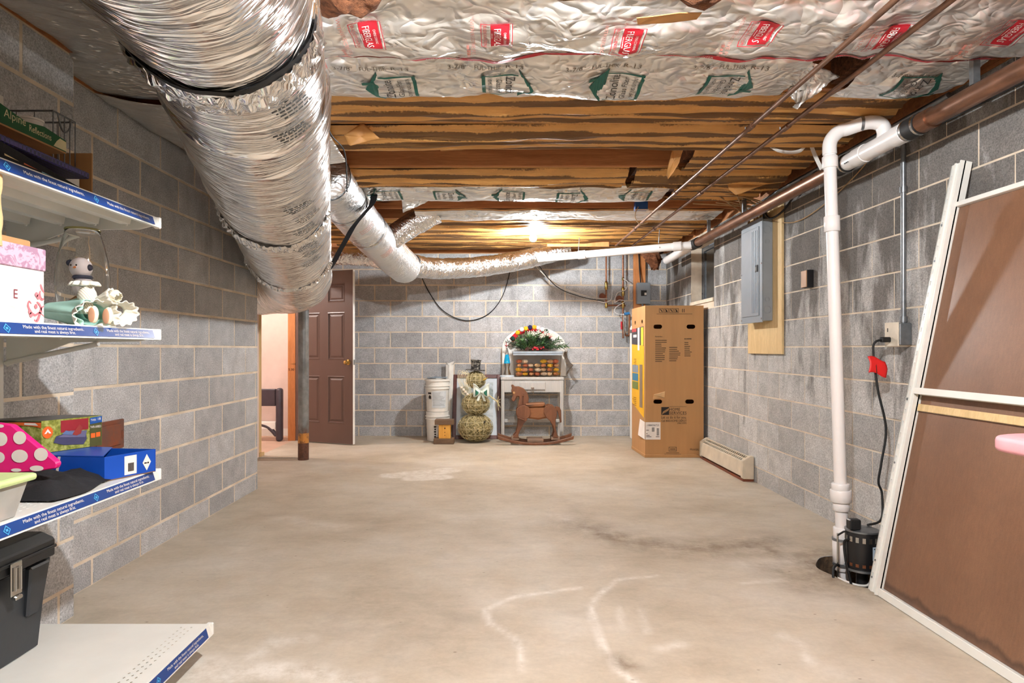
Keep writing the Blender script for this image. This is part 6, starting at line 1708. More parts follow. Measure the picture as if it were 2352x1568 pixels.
# ================================================================ WHITE SHELVING ON THE LEFT
SX0, SXF, SXB = -1.732, -1.206, -1.02      # back, front of upper shelves, front of base
SY0, SY1 = 1.03, 2.25
ZS = [1.578, 1.183, .690, .145]
sh = thing('gondola_shelving', 'white metal store shelving with blue lettered edge strips against the block wall', 'shelving', (-1.5, 1.64, 0))
for y in (SY1 - .045, SY0 + .01):
    g = MB(); g.box(SX0 - .03, SX0 - .002, y, y + .03, 0, 2.0); g.build('upright', M['white_metal'], sh, bevel=.002)
def strip_fn(xf, zt_, zb_, e=.001):
    """u along the shelf edge towards the far end, v up the tilted strip"""
    h = zt_ - zb_; n = Vector((1, 0, .35)).normalized()
    return lambda u, v: Vector((xf + .010 - .010 * (v / h), SY0 + u, zb_ + v)) + n * e
def make_shelf(xf, zt_, under=True, two=True, base=False):
    holes_ = []
    if zt_ < 1.0:      # real perforations near the front edge
        for i in range(int((SY1 - SY0 - .06) / .026)):
            for j in range(3 if base else 4):
                x = xf - .05 - j * .018; y = SY1 - .03 - i * .026 - (.013 if j % 2 else 0)
                holes_.append([(x - .004, y), (x, y - .006), (x + .004, y), (x, y + .006)])
    s = plate_with_holes([(SX0, SY0), (xf - .001, SY0), (xf - .001, SY1), (SX0, SY1)], holes_, lambda a, b, t_: Vector((a, b, t_)), zt_ - .0015, zt_); deck = s.build('shelf_deck', M['white_metal'], sh)
    hs_ = .036 if not base else .04
    lp_ = MB(); h = hs_
    lp_.add([(xf, SY0, zt_ + .001), (xf, SY1, zt_ + .001), (xf + .010, SY1, zt_ - h), (xf + .010, SY0, zt_ - h), (xf - .012, SY0, zt_ + .001), (xf - .012, SY1, zt_ + .001), (xf - .004, SY1, zt_ - h), (xf - .004, SY0, zt_ - h)],
            [(0, 1, 2, 3), (4, 7, 6, 5), (0, 4, 5, 1), (2, 6, 7, 3), (1, 5, 6, 2), (0, 3, 7, 4)])
    lip = lp_.build('front_lip', M['white_metal'], sh)
    L = SY1 - SY0
    f = strip_fn(xf, zt_ - .002, zt_ - h + .003, .0012); m = MB(); add_rect(m, f, .01, L - .03, .002, h - .006); st = m.build('blue_strip', M['blue_strip'], lip, fix=False)
    f2 = strip_fn(xf, zt_ - .002, zt_ - h + .003, .002); H_ = h - .006
    u = L - .06
    k = 0
    while u > .25:
        m = MB(); w = .235
        if two:
            add_text(m, 'Made with the finest natural ingredients,', f2, u - w, H_ * .56, .0085, w); add_text(m, 'and real meat is always first.', f2, u - w + .035, H_ * .20, .0085, w * .68)
        else: add_text(m, 'Made with the finest natural ingredients,', f2, u - w, H_ * .40, .0095, w)
        m.build('strip_lettering', M['white_print'], st, fix=False)
        a = u - w - .055; m = MB(); c0, r0 = H_ * .5, .012
        for q in range(4):
            A = [(a + r0 * math.cos(PI / 2 * j), c0 + r0 * math.sin(PI / 2 * j)) for j in (q, q + 1)]; B = [(a + r0 * .72 * math.cos(PI / 2 * j), c0 + r0 * .72 * math.sin(PI / 2 * j)) for j in (q + 1, q)]
            add_poly(m, f2, A + B)
        add_poly(m, f2, [(a - .004, c0 - .003), (a + .004, c0 - .003), (a + .004, c0 + .003), (a - .004, c0 + .003)])
        m.build('diamond_logo', M['lightblue'], st, fix=False)
        u -= w + .11; k += 1
    g = MB(); g.box(xf - .012, xf + .011, SY1 - .0005, SY1 + .012, zt_ - h - .002, zt_ + .002); g.build('end_clip', M['white'], sh, bevel=.003)
    if under:
        for xr in (xf - .09, xf - .20, xf - .32, xf - .44):
            r_ = MB(); r_.prism([(xr - .022, 0), (xr - .016, -.028), (xr + .016, -.028), (xr + .022, 0)], lambda a, b, y: Vector((a, y, zt_ - .002 + b)), SY0 + .01, SY1 - .035); r_.build('stiffener', M['white_metal'], deck)
            p_ = MB(); p_.tube([(xr, SY1 - .034, zt_ - .030), (xr, SY1 - .028, zt_ - .030)], .005, 8); p_.build('rivet', M['white'], deck)
        for y0 in (SY1 - .006, SY0):
            b_ = MB(); b_.prism([(SX0 - .001, -.002), (xf - .013, -.002), (xf - .013, -.03), (xf - .06, -.042), (xf - .30, -.045), (SX0 - .001, -.13)], lambda a, b, y: Vector((a, y, zt_ + b)), y0, y0 + .006); b_.build('bracket', M['white_metal'], sh)
            b_ = MB(); b_.tube([(xf - .20, y0 - .004 if y0 > 2 else y0 + .012, zt_ - .05), (SX0 + .0, y0 - .004 if y0 > 2 else y0 + .012, zt_ - .118)], .009, 8); b_.build('bracket_fold', M['white_metal'], sh, smooth=60)
    return deck
make_shelf(SXF, ZS[0], two=False); make_shelf(SXF, ZS[1]); make_shelf(SXF, ZS[2]); make_shelf(SXB, ZS[3], under=False, base=True)
for y in (SY1 - .05, SY0 + .01):
    g = MB(); g.box(SX0, SXB - .25, y, y + .03, 0, ZS[3] - .002); g.build('base_foot', M['white_metal'], sh)
g = MB(); g.box(SXB - .28, SXB - .27, SY0 + .05, SY1 - .06, 0, ZS[3] - .002); g.build('kick_plate', M['white_metal'], sh)

def rot_box(mb, c, du, L, W, z0, z1, tilt=0):
    """box with one corner c, long side direction du (length L), width W to its left"""
    c = Vector((c[0], c[1], 0)); u = Vector((du[0], du[1], 0)).normalized(); w = Vector((-u.y, u.x, 0))
    pts = [c, c + u * L, c + u * L + w * W, c + w * W]
    mb.add([p + Vector((0, 0, z0)) for p in pts] + [p + Vector((0, 0, z1)) for p in pts], [(3, 2, 1, 0), (4, 5, 6, 7), (0, 1, 5, 4), (1, 2, 6, 5), (2, 3, 7, 6), (3, 0, 4, 7)])
    return pts, u, w
# ---------------- top shelf
z = ZS[0] + .001
g = MB(); g.box(-1.715, -1.50, 1.45, 2.02, z, 1.755); tag(g.build('cardboard_box', M['card_dark'], bevel=.003), 'plain brown cardboard box under the green printed tray', 'box')
t = thing('cardboard_tray', 'cardboard tray with green printed sides on the top shelf', 'tray', (-1.57, 1.75, 1.757))
g = MB(); g.box(-1.715, -1.425, 1.40, 2.10, 1.757, 1.762); g.build('tray_bottom', M['card'], t)
green = plain('green_card', (34, 92, 52), .6, var=.1); M['cream_print'] = plain('cream_print', (222, 214, 170), .6)
g = MB(); g.prism([(1.40, 1.762), (2.10, 1.762), (2.10, 1.80), (2.0, 1.812), (1.92, 1.80), (1.8, 1.822), (1.40, 1.83)], lambda a, b, x: Vector((x, a, b)), -1.429, -1.425); g.build('green_side', green, t)
f = frame_fn((-1.425, 1.5, 1.765), (0, 1, 0), (0, 0, 1), (1, 0, 0), .001)
m = MB(); add_text(m, 'Alpine', f, .335, .020, .024, .085); m.build('tray_lettering', M['cream_print'], t, fix=False)
m = MB(); add_text(m, 'Reflections', f, .435, .012, .020, .095); m.build('tray_lettering', M['cream_print'], t, fix=False)
m = MB(); add_poly(m, f, [(.54, .0), (.6, .0), (.6, .03), (.57, .033), (.555, .02)]); m.build('cream_patch', M['cream_print'], t, fix=False)
g = MB(); g.box(-1.715, -1.43, 2.096, 2.10, 1.762, 1.80); g.build('tray_end', M['card'], t)
g = MB(); g.box(-1.715, -1.711, 1.40, 2.095, 1.762, 1.82); g.build('tray_back', M['card'], t)
def cup(x, y, z0, label):
    t = thing('foam_cup', label, 'cup', (x, y, z0))
    g = MB(); g.lathe((x, y, z0), [(.026, 0), (.036, .078), (.039, .08), (.039, .085), (.034, .083), (.024, .006)], 24, cap=True); g.build('cup_wall', M['white'], t, smooth=40); return t
cup(-1.500, 2.04, 1.763, 'white foam cup standing in the green tray beside the wire rack')
c2 = cup(-1.62, 2.02, 1.763, 'white foam cup with a straw standing in the green tray')
g = MB(); g.tube([(-1.625, 2.02, 1.77), (-1.60, 2.02, 1.905)], .003, 6); g.build('straw', M['white'], c2)
t = thing('wire_rack', 'thin wire rack basket standing at the end of the top shelf', 'rack', (-1.6, 2.17, z))
wx0, wx1, wy0, wy1, wz = -1.72, -1.478, 2.115, 2.225, 1.905
g = MB(); g.tube([(wx0, wy0, wz), (wx1, wy0, wz), (wx1, wy1, wz), (wx0, wy1, wz)], .0035, 6, closed=True); g.build('top_rim', M['galv'], t)
g = MB(); g.tube([(wx0, wy0, z + .004), (wx1, wy0, z + .004), (wx1, wy1, z + .004), (wx0, wy1, z + .004)], .0035, 6, closed=True); g.build('bottom_rim', M['galv'], t)
for (x, y) in [(wx1, wy0 + k * .0275) for k in range(5)] + [(wx0 + k * .06, wy0) for k in range(4)] + [(wx0 + k * .06, wy1) for k in range(4)]:
    g = MB(); g.tube([(x, y, z + .004), (x, y, wz)], .0018, 5); g.build('wire', M['galv'], t)
g = MB(); g.tube(smoothpath([(wx1 + .002, wy0 + .02, wz), (wx1 + .004, wy0 + .03, wz - .04), (wx1 + .004, wy0 + .05, wz - .055), (wx1 + .004, wy0 + .075, wz - .035), (wx1 + .002, wy0 + .085, wz)], 5), .003, 6); g.build('wire_scroll', M['galv'], t, smooth=60)
g = MB(); g.box(-1.700, -1.425, 2.232, 2.238, z, 1.80); tag(g.build('cardboard_sheet', M['card']), 'brown cardboard sheet standing behind the wire rack on the top shelf', 'cardboard')
fn = frame_fn((-1.49, 2.232, 1.70), (1, 0, 0), (0, 0, 1), (0, -1, 0), .001)
g = MB(); g.box(-1.55, -1.445, 2.13, 2.20, z + .006, 1.735); wb = tag(g.build('white_carton', M['white'], bevel=.003), 'small white carton with pink print inside the wire rack', 'carton')
# black gift bag and purple folder lying on the shelf
t = thing('gift_bag', 'flat black gift bag printed with coloured pennants lying on the top shelf', 'bag', (-1.4, 1.6, z))
g = MB(); g.add([(-1.235, 1.15, z), (-1.235, 1.95, z), (-1.48, 1.99, z), (-1.48, 1.15, z), (-1.245, 1.15, z + .07), (-1.24, 1.55, z + .058), (-1.237, 1.95, z + .004), (-1.48, 1.99, z + .004), (-1.48, 1.55, z + .058), (-1.48, 1.15, z + .07)],
          [(3, 2, 1, 0), (0, 1, 6, 5, 4), (4, 5, 8, 9), (5, 6, 7, 8), (1, 2, 7, 6), (2, 3, 9, 8, 7), (3, 0, 4, 9)])
g.build('bag_body', M['blackcloth'], t)
fb = lambda u, v: Vector((-1.235 - .008 * v / .07 + .0012, 1.40 + u, z + v))
for k, col in enumerate(((210, 120, 90), (150, 170, 90), (90, 150, 190), (220, 200, 150), (210, 110, 70), (120, 170, 180))):
    m = MB(); a = k * .065; s_ = 1 - k * .12; add_poly(m, fb, [(a, .032 * s_), (a, .040 * s_), (a + .05, .030 * s_)]); m.build('pennant', plain('pennant_%d' % k, col, .6), t, fix=False)
m = MB(); add_bars(m, fb, .03, .046, .006, .03); m.build('script_lettering', M['white_print'], t, fix=False)
def mat_lattice():
    tt = NT('purple_lattice'); co = tt.coord('World', (1, 1, 1), (0, 0, .7)); b = tt.node('ShaderNodeTexChecker'); tt.link(co, b.inputs[0]); b.inputs['Scale'].default_value = 90
    b.inputs[1].default_value = srgb(66, 58, 128); b.inputs[2].default_value = srgb(38, 34, 74); tt.set(b.outputs[0], .4); return tt.m
g = MB(); rot_box(g, (-1.285, 1.50), (-.02, 1), .52, .21, 1.652, 1.672); tag(g.build('purple_folder', mat_lattice(), bevel=.003), 'purple lattice patterned folder resting over the black gift bag', 'folder')
g = MB(); g.box(-1.47, -1.30, 1.515, 1.54, 1.638, 1.6515); tag(g.build('small_box', M['white'], bevel=.002), 'thin white box wedged between the gift bag and the purple folder', 'box')
# ---------------- second shelf
z = ZS[1] + .001
t = thing('keepsake_box', 'lilac and white floral keepsake box on the second shelf', 'box', (-1.43, 1.58, z))
lil = NT('lilac_damask'); co = lil.coord('World', (1, 1, 1)); nn = lil.noise(co, 26, 3, .5, 2.5); lil.set(lil.ramp(nn, [(.47, srgb(168, 128, 152)), (.53, srgb(206, 172, 190))]), .6)
pnk = NT('pink_wood'); co = pnk.coord('World', (9, 9, 1)); pnk.set(pnk.ramp(pnk.noise(co, 3, 5, .6), [(.3, srgb(226, 204, 200)), (.7, srgb(240, 228, 222))]), .6)
g = MB(); g.box(-1.60, -1.252, 1.40, 1.757, z, 1.328); g.build('box_body', pnk.m, t, bevel=.002)
g = MB(); g.box(-1.603, -1.249, 1.397, 1.760, 1.3285, 1.388); g.build('box_lid', lil.m, t, bevel=.002)
f = frame_fn((-1.252, 1.757, z), (0, 1, 0), (0, 0, 1), (1, 0, 0), .0012); f2 = frame_fn((-1.252, 1.757, z), (0, 1, 0), (0, 0, 1), (1, 0, 0), .002)
ros = plain('rose_print', (206, 120, 128), .6); mar = plain('maroon_print', (126, 50, 62), .6)
m = MB(); add_text(m, 'E', f, -.112, .062, .024); m.build('box_lettering', mar, t, fix=False)
m = MB(); add_text(m, 'ome', f, -.13, .036, .010); m.build('box_lettering', M['white_print'], t, fix=False)
def swirl(pts, w):
    pp_ = [p.xy for p in smoothpath([Vector((a, b, 0)) for a, b in pts], 5)]; m = MB()
    for i in range(len(pp_) - 1):
        d = (pp_[i + 1] - pp_[i]).normalized(); n = Vector((-d.y, d.x)); w0 = w * math.sin(PI * (i + .5) / len(pp_)) + .0006; 
        add_poly(m, f, [pp_[i] - n * w0, pp_[i + 1] - n * w0, pp_[i + 1] + n * w0, pp_[i] + n * w0])
    m.build('floral_scroll', ros, t, fix=False)
swirl([(-.002, .02), (-.02, .03), (-.035, .022), (-.05, .028), (-.062, .045), (-.058, .058), (-.05, .052)], .003); swirl([(-.002, .05), (-.014, .04), (-.022, .018), (-.03, .006), (-.04, .01)], .004)
swirl([(-.002, .07), (-.012, .066), (-.02, .078), (-.016, .09)], .004); swirl([(-.002, .085), (-.01, .095), (-.016, .108)], .003); swirl([(-.01, .03), (-.018, .05), (-.03, .058)], .003)
for (a, b) in ((-.026, .072), (-.032, .078), (-.056, .03), (-.052, .022), (-.034, .046)):
    m = MB(); add_poly(m, f2, [(a + .006 * math.cos(q * PI / 5), b + .007 * math.sin(q * PI / 5)) for q in range(10)]); m.build('floral_petal', ros, t, fix=False)
g = MB(); g.box(-1.64, -1.28, 1.50, 1.745, 1.389, 1.41); tag(g.build('cardboard_box', M['card_dark'], bevel=.003), 'flat brown cardboard box lying on the lilac keepsake box', 'box')
# kraft bag corner hanging near the camera
t = thing('paper_bag', 'crumpled tan paper bag hanging from the top shelf edge before the keepsake box', 'bag', (-1.224, 1.50, 1.37))
g = MB(); bx0, bx1 = -1.244, -1.204
z0_, z1_ = P(0, 566, 1.57).z, 1.541
def fnk(u, v):
    a = 2 * PI * u; return ((bx0 + bx1) / 2 + (bx1 - bx0) / 2 * math.cos(a) * (1 - .1 * v) + .003 * fbm(a, v * 4, 1), 1.50 + .068 * math.sin(a) + .004 * fbm(v * 5, a, 2), z0_ + (z1_ - z0_) * v)
g.grid(fnk, 28, 10); g.add([fnk(k / 28, 0) for k in range(28)], [tuple(range(28))]); g.build('bag_body', plain('tan_paper', (222, 182, 130), .7, bump=.4, bscale=20), t, smooth=50, fix=True)
# glass hurricane with a small snowman figurine inside
gc = ((190 - CX) * 2.10 / FPX, 2.10)
t = thing('glass_vase', 'clear barrel shaped glass vase upside down over a figurine', 'vase', (gc[0], gc[1], z))
M['glass'] = mat_glass('vase_glass', (.97, .98, .96, 1), .01, 1.25)
H = P(0, 528, 2.10).z - z
outp = [(.058, 0), (.066, .05 * H), (.076, .35 * H), (.079, .5 * H), (.074, .68 * H), (.062, .85 * H), (.052, .95 * H), (.050, H)]
g = MB(); g.lathe((gc[0], gc[1], z), outp + [(.046, H), (.048, .94 * H), (.058, .84 * H), (.070, .67 * H), (.075, .5 * H), (.072, .35 * H), (.062, .05 * H), (.054, 0)], 40); g.build('glass_wall', M['glass'], t, smooth=180)
g = MB(); g.lathe((gc[0], gc[1], z), [(.051, H - .004), (.0525, H), (.051, H + .003), (.047, H + .003), (.0455, H - .001)], 40); g.build('glass_rim', plain('rim_olive', (150, 146, 96), .15), t, smooth=180)
t = thing('snowman_figurine', 'small white snowman figurine with earmuffs inside the glass vase', 'figurine', (gc[0], gc[1], z))
wm = plain('ceramic_white', (236, 222, 224), .3)
g = MB(); g.lathe((gc[0], gc[1], z), [(.04, 0), (.046, .02), (.044, .085), (.02, .105)], 20, cap=True); g.build('brown_nest', plain('nest', (128, 92, 48), .9, var=.5, scale=60, bump=.8), t, smooth=60)
g = MB(); g.sphere((gc[0] + .002, gc[1], z + .135), .032, 16, 12, (1, 1, 1.1)); g.build('body', wm, t, smooth=180)
g = MB(); g.sphere((gc[0] - .006, gc[1], z + .198), .034, 16, 12); hh = g.build('head', wm, t, smooth=180)
for (dx, dz) in ((-.034, .016), (.030, .0)): g = MB(); g.sphere((gc[0] - .006 + dx, gc[1] - .004, z + .198 + dz), .011, 10, 8); g.build('earmuff', plain('navy', (40, 44, 66), .6), hh, smooth=180)
for dx in (-.012, .006): g = MB(); g.sphere((gc[0] - .006 + dx, gc[1] - .032, z + .203), .003, 8, 6); g.build('eye', M['ink'], hh)
g = MB(); g.tube([(gc[0] - .004, gc[1] - .033, z + .196), (gc[0] - .002, gc[1] - .045, z + .193)], [.004, .001], 8); g.build('nose', plain('orange_nose', (224, 130, 60), .5), hh)
g = MB(); g.lathe((gc[0], gc[1], z), [(.026, .16), (.031, .166), (.026, .172)], 20); g.build('scarf', plain('navy', (40, 44, 66), .6), t, smooth=60)
# doll in a mint dress with white hat and striped stockings
t = thing('cloth_doll', 'cloth doll in mint dress with lace hat and striped legs slumped on the second shelf', 'doll', (-1.25, 1.98, z))
mint = plain('mint_satin', (178, 220, 206), .5, var=.12, scale=12); lace = plain('white_lace', (238, 234, 220), .7, bump=.5, bscale=140); cream = plain('cream_cloth', (232, 222, 196), .7)
stripe = NT('striped_cotton'); w_ = stripe.node('ShaderNodeTexWave', bands_direction='DIAGONAL'); stripe.link(stripe.coord('World'), w_.inputs[0]); w_.inputs['Scale'].default_value = 60; stripe.set(stripe.ramp(w_.outputs['Fac'], [(.35, srgb(206, 196, 176)), (.5, srgb(242, 238, 226))]), .7)
dd = 1.96
def cone_cloth(name, p0, p1, r0, r1, mat, folds=7, amp=.2, sq=.6, n=12):
    p0 = Vector(p0); p1 = Vector(p1); d = (p1 - p0).normalized(); a = d.cross(Vector((0, 0, 1))); a = a.normalized() if a.length > .1 else Vector((1, 0, 0)); b = a.cross(d)
    g = MB()
    def fn(u, v):
        A = 2 * PI * u; r = (r0 + (r1 - r0) * v) * (1 + amp * v * math.sin(A * folds + v * 2)); q = p0.lerp(p1, v) + a * (r * math.cos(A)) + b * (r * sq * math.sin(A))
        q.z = max(q.z, z + .001); return q
    g.grid(fn, 56, n); return g.build(name, mat, t, smooth=180, fix=False, solid=.002)
cone_cloth('dress', (-1.40, dd + .03, z + .05), (-1.225, dd - .02, z + .035), .035, .062, mint, 6, .18, .7)
cone_cloth('dress', (-1.42, dd + .10, z + .06), (-1.28, dd + .05, z + .06), .03, .055, mint, 5, .18, .6)
cone_cloth('lace_hem', (-1.245, dd - .02, z + .036), (-1.212, dd - .03, z + .03), .058, .078, lace, 13, .10, .62, 6)
cone_cloth('lace_hem', (-1.215, dd + .06, z + .05), (-1.180, dd + .05, z + .042), .03, .055, lace, 12, .10, .7, 6)
for (p0, p1, nm) in ((P(105, 708, dd + .02), P(205, 708, dd - .03), 'striped_leg'), (P(215, 695, dd - .0), P(200, 660, dd - .0), 'striped_arm')):
    g = MB(); g.tube([p0, p0.lerp(p1, .5), p1], [.013, .016, .018], 14); g.build(nm, stripe.m, t, smooth=60)
g = MB(); g.sphere(P(200, 680, dd), .027, 16, 12, (1, 1, 1.15)); g.build('striped_bundle', stripe.m, t, smooth=180)
hp_ = P(195, 655, dd)
g = MB()
def fnh(u, v):
    A = 2 * PI * u; r = .012 + .020 * v + (.006 * math.sin(A * 9) if v > .6 else 0); return (hp_.x + r * math.cos(A) * 1.25, hp_.y + r * math.sin(A), hp_.z + .018 * math.sin(PI * v * .8) - .012 * v)
g.grid(fnh, 54, 8); g.build('lace_hat', lace, t, smooth=180, fix=False, solid=.002)
for k, (px, py) in enumerate(((216, 722), (249, 725))):
    c = P(px, py, dd - .05); g = MB(); g.sphere(c, .021, 16, 10, (.62, .55, 1.25)); sh_ = g.build('shoe', cream, t, smooth=180)
    g = MB(); g.sphere(c + Vector((-.001, -.011, -.002)), .019, 16, 10, (.55, .15, 1.2)); g.build('sole', plain('tan_sole', (190, 142, 112), .6), sh_, smooth=180)
cone_cloth('lace_bow', P(225, 690, dd), P(262, 680, dd), .012, .030, lace, 11, .10, .8, 6)
cone_cloth('lace_bow', P(262, 680, dd), P(272, 684, dd), .026, .018, cream, 9, .1, .8, 6)
# ---------------- third shelf
z = ZS[2] + .001
bl = plain('blue_card', (18, 76, 178), .35, var=.06)
t = thing('blue_box', 'open blue cardboard box with a white barcode label on the third shelf', 'box', (-1.35, 2.1, z))
A_ = Vector((-1.258, 2.035, 0)); du_ = Vector((.42, 1, 0)).normalized(); dl_ = Vector((-1, .10, 0)).normalized()
LB, WB, HB = .185, .36, .078
cor = [A_, A_ + du_ * LB, A_ + du_ * LB + dl_ * WB, A_ + dl_ * WB]
def wallq(a, b, name, h=HB, th=.003):
    n = Vector((-(b - a).y, (b - a).x, 0)).normalized() * th; g = MB()
    q = [a, b, b + n, a + n]; g.add([p + Vector((0, 0, z)) for p in q] + [p + Vector((0, 0, z + h)) for p in q], [(3, 2, 1, 0), (4, 5, 6, 7), (0, 1, 5, 4), (1, 2, 6, 5), (2, 3, 7, 6), (3, 0, 4, 7)]); return g.build(name, bl, t)
wallq(cor[0], cor[1], 'box_front'); wallq(cor[1], cor[2], 'box_end'); wallq(cor[2], cor[3], 'box_back'); wallq(cor[3], cor[0], 'box_side')
g = MB(); g.add([p + Vector((0, 0, z)) for p in cor] + [p + Vector((0, 0, z + .003)) for p in cor], [(3, 2, 1, 0), (4, 5, 6, 7), (0, 1, 5, 4), (1, 2, 6, 5), (2, 3, 7, 6), (3, 0, 4, 7)]); g.build('box_floor', M['card'], t)
T_ = [cor[0] + dl_ * .004, cor[0].lerp(cor[1], .62) + dl_ * .10, cor[1] + dl_ * .16, cor[2], cor[3]]
g = MB(); zt5 = z + HB + .001
g.add([Vector((p.x, p.y, zt5 + (.0 if i != 1 else .0015))) for i, p in enumerate(T_)] + [Vector((p.x, p.y, zt5 + .003 + (.0 if i != 1 else .0015))) for i, p in enumerate(T_)], [(4, 3, 2, 1, 0), (5, 6, 7, 8, 9)] + [(i, (i + 1) % 5, 5 + (i + 1) % 5, 5 + i) for i in range(5)]); fl_ = g.build('box_flap', bl, t)
nf = Vector((du_.y, -du_.x, 0))
ff_ = frame_fn((A_.x, A_.y, z), tuple(du_), (0, 0, 1), tuple(nf), .001); ff3 = frame_fn((A_.x, A_.y, z), tuple(du_), (0, 0, 1), tuple(nf), .002)
m = MB(); add_rect(m, ff_, .068, .112, .008, .07); bl_l = m.build('barcode_label', M['white_print'], t, fix=False)
m = MB()
for k in range(12): add_rect(m, ff3, .080 + k * .0018, .0808 + k * .0018 + (.0006 if k % 3 else 0), .018, .046)
m.build('barcode', M['ink'], bl_l, fix=False, kind='stuff')
m = MB(); add_poly(m, ff_, [(.15, .01), (.166, .038), (.15, .066), (.134, .038)]); dmd = m.build('white_diamond', M['white_print'], t, fix=False)
m = MB(); add_bars(m, ff3, .140, .034, .006, .02); m.build('diamond_lettering', M['ink'], dmd, fix=False)
nl = Vector((dl_.y, -dl_.x, 0)); nl = nl if nl.y < 0 else -nl
fl3 = frame_fn((A_.x, A_.y, z), tuple(dl_), (0, 0, 1), tuple(nl), .0012); m = MB(); add_poly(m, fl3, [(.150, HB), (.160, HB), (.172, 0), (.162, 0)]); m.build('white_band', M['white_print'], t, fix=False)
# airbed carton on top
z2 = z + HB + .006
t = thing('airbed_carton', 'printed airbed carton with grass photo and orange badge on the blue box', 'carton', (-1.5, 2.15, z2))
A2 = Vector((-1.488, 2.075, 0)); du2 = Vector((.46, 1, 0)).normalized(); dl2 = Vector((-1, .12, 0)).normalized(); L2, W2, H2 = .20, .235, .105
c4 = [A2, A2 + du2 * L2, A2 + du2 * L2 + dl2 * W2 * .62, A2 + dl2 * W2]
grass = NT('grass_print'); co = grass.coord('World'); grass.set(grass.ramp(grass.noise(co, 60, 5, .7), [(.3, srgb(70, 84, 30)), (.5, srgb(140, 146, 60)), (.7, srgb(196, 194, 120))]), .4)
g = MB(); g.add([p + Vector((0, 0, z2)) for p in c4] + [p + Vector((0, 0, z2 + H2)) for p in c4], [(3, 2, 1, 0), (0, 1, 5, 4), (1, 2, 6, 5), (2, 3, 7, 6), (3, 0, 4, 7)]); g.build('carton_sides', grass.m, t)
g = MB(); g.add([p + Vector((0, 0, z2 + H2 + .0005)) for p in c4], [(0, 1, 2, 3)]); g.build('carton_top', plain('dark_top', (60, 58, 56), .4, var=.6, scale=25), t)
n2 = Vector((du2.y, -du2.x, 0)); ga = frame_fn((A2.x, A2.y, z2), tuple(du2), (0, 0, 1), tuple(n2), .001); gb = frame_fn((A2.x, A2.y, z2), tuple(du2), (0, 0, 1), tuple(n2), .002); gc_ = frame_fn((A2.x, A2.y, z2), tuple(du2), (0, 0, 1), tuple(n2), .003)
org = plain('orange_print', (232, 104, 40), .4); 
def dec(nm, mat, pts, f=ga): m = MB(); add_poly(m, f, pts); return m.build(nm, mat, t, fix=False)
dec('olive_column', plain('olive_print', (78, 80, 44), .4), [(.157, 0), (.199, 0), (.199, .10), (.157, .10)])
dec('blue_block', plain('blue_print', (26, 84, 160), .4), [(.157, .078), (.199, .082), (.199, .104), (.157, .1)], gb)
dec('red_wall', plain('red_wall_print', (150, 40, 50), .4), [(.06, .060), (.152, .062), (.152, .1), (.06, .1)])
dec('airbed_picture', plain('slate_print', (70, 70, 100), .4), [(.036, .030), (.07, .018), (.135, .012), (.146, .03), (.142, .055), (.09, .06), (.045, .05)], gb)
dec('airbed_top_picture', plain('slate_light', (104, 104, 136), .4), [(.05, .046), (.14, .036), (.146, .058), (.09, .064)], gc_)
dec('figure_picture', plain('plaid_print', (150, 60, 56), .4), [(.095, .05), (.11, .045), (.125, .05), (.13, .07), (.12, .082), (.11, .07)], frame_fn((A2.x, A2.y, z2), tuple(du2), (0, 0, 1), tuple(n2), .004))
dec('figure_picture', plain('jeans_print', (96, 118, 160), .4), [(.062, .055), (.098, .048), (.1, .058), (.075, .066)], frame_fn((A2.x, A2.y, z2), tuple(du2), (0, 0, 1), tuple(n2), .004))
bdg = dec('orange_badge', org, [(.018 + .017 * math.cos(q * PI / 6), .066 + .02 * math.sin(q * PI / 6)) for q in range(12)], gb)
dec('badge_mountain', M['white_print'], [(.007, .062), (.018, .078), (.029, .062), (.022, .062), (.018, .068), (.013, .062)], gc_)
dec('orange_tile', org, [(.160, .03), (.175, .03), (.175, .046), (.160, .046)], gb); dec('orange_tile', org, [(.178, .031), (.193, .032), (.193, .048), (.178, .047)], gb)
m = MB(); add_text(m, 'TWIN', gc_, .159, .088, .008, .018); m.build('carton_lettering', M['white_print'], t, fix=False)
m = MB(); add_text(m, '18', gc_, .184, .090, .009, .010); m.build('carton_lettering', M['white_print'], t, fix=False)
m = MB(); add_text(m, 'TWIN AIRBED', gc_, .157, .064, .008, .038); m.build('carton_lettering', M['white_print'], t, fix=False)
n3 = Vector((dl2.y, -dl2.x, 0)); n3 = n3 if n3.y < 0 else -n3; gd = frame_fn((A2.x, A2.y, z2), tuple(dl2), (0, 0, 1), tuple(n3), .0012)
dec('orange_band', org, [(.0, .082), (.03, .088), (.09, .09), (.12, .1), (.0, .1)], gd); dec('white_band', M['white_print'], [(.01, .090), (.06, .092), (.06, .098), (.02, .098)], frame_fn((A2.x, A2.y, z2), tuple(dl2), (0, 0, 1), tuple(n3), .002))
dec('black_band', M['ink'], [(.0, .1), (.2, .1), (.2, .104), (.0, .104)], gd)
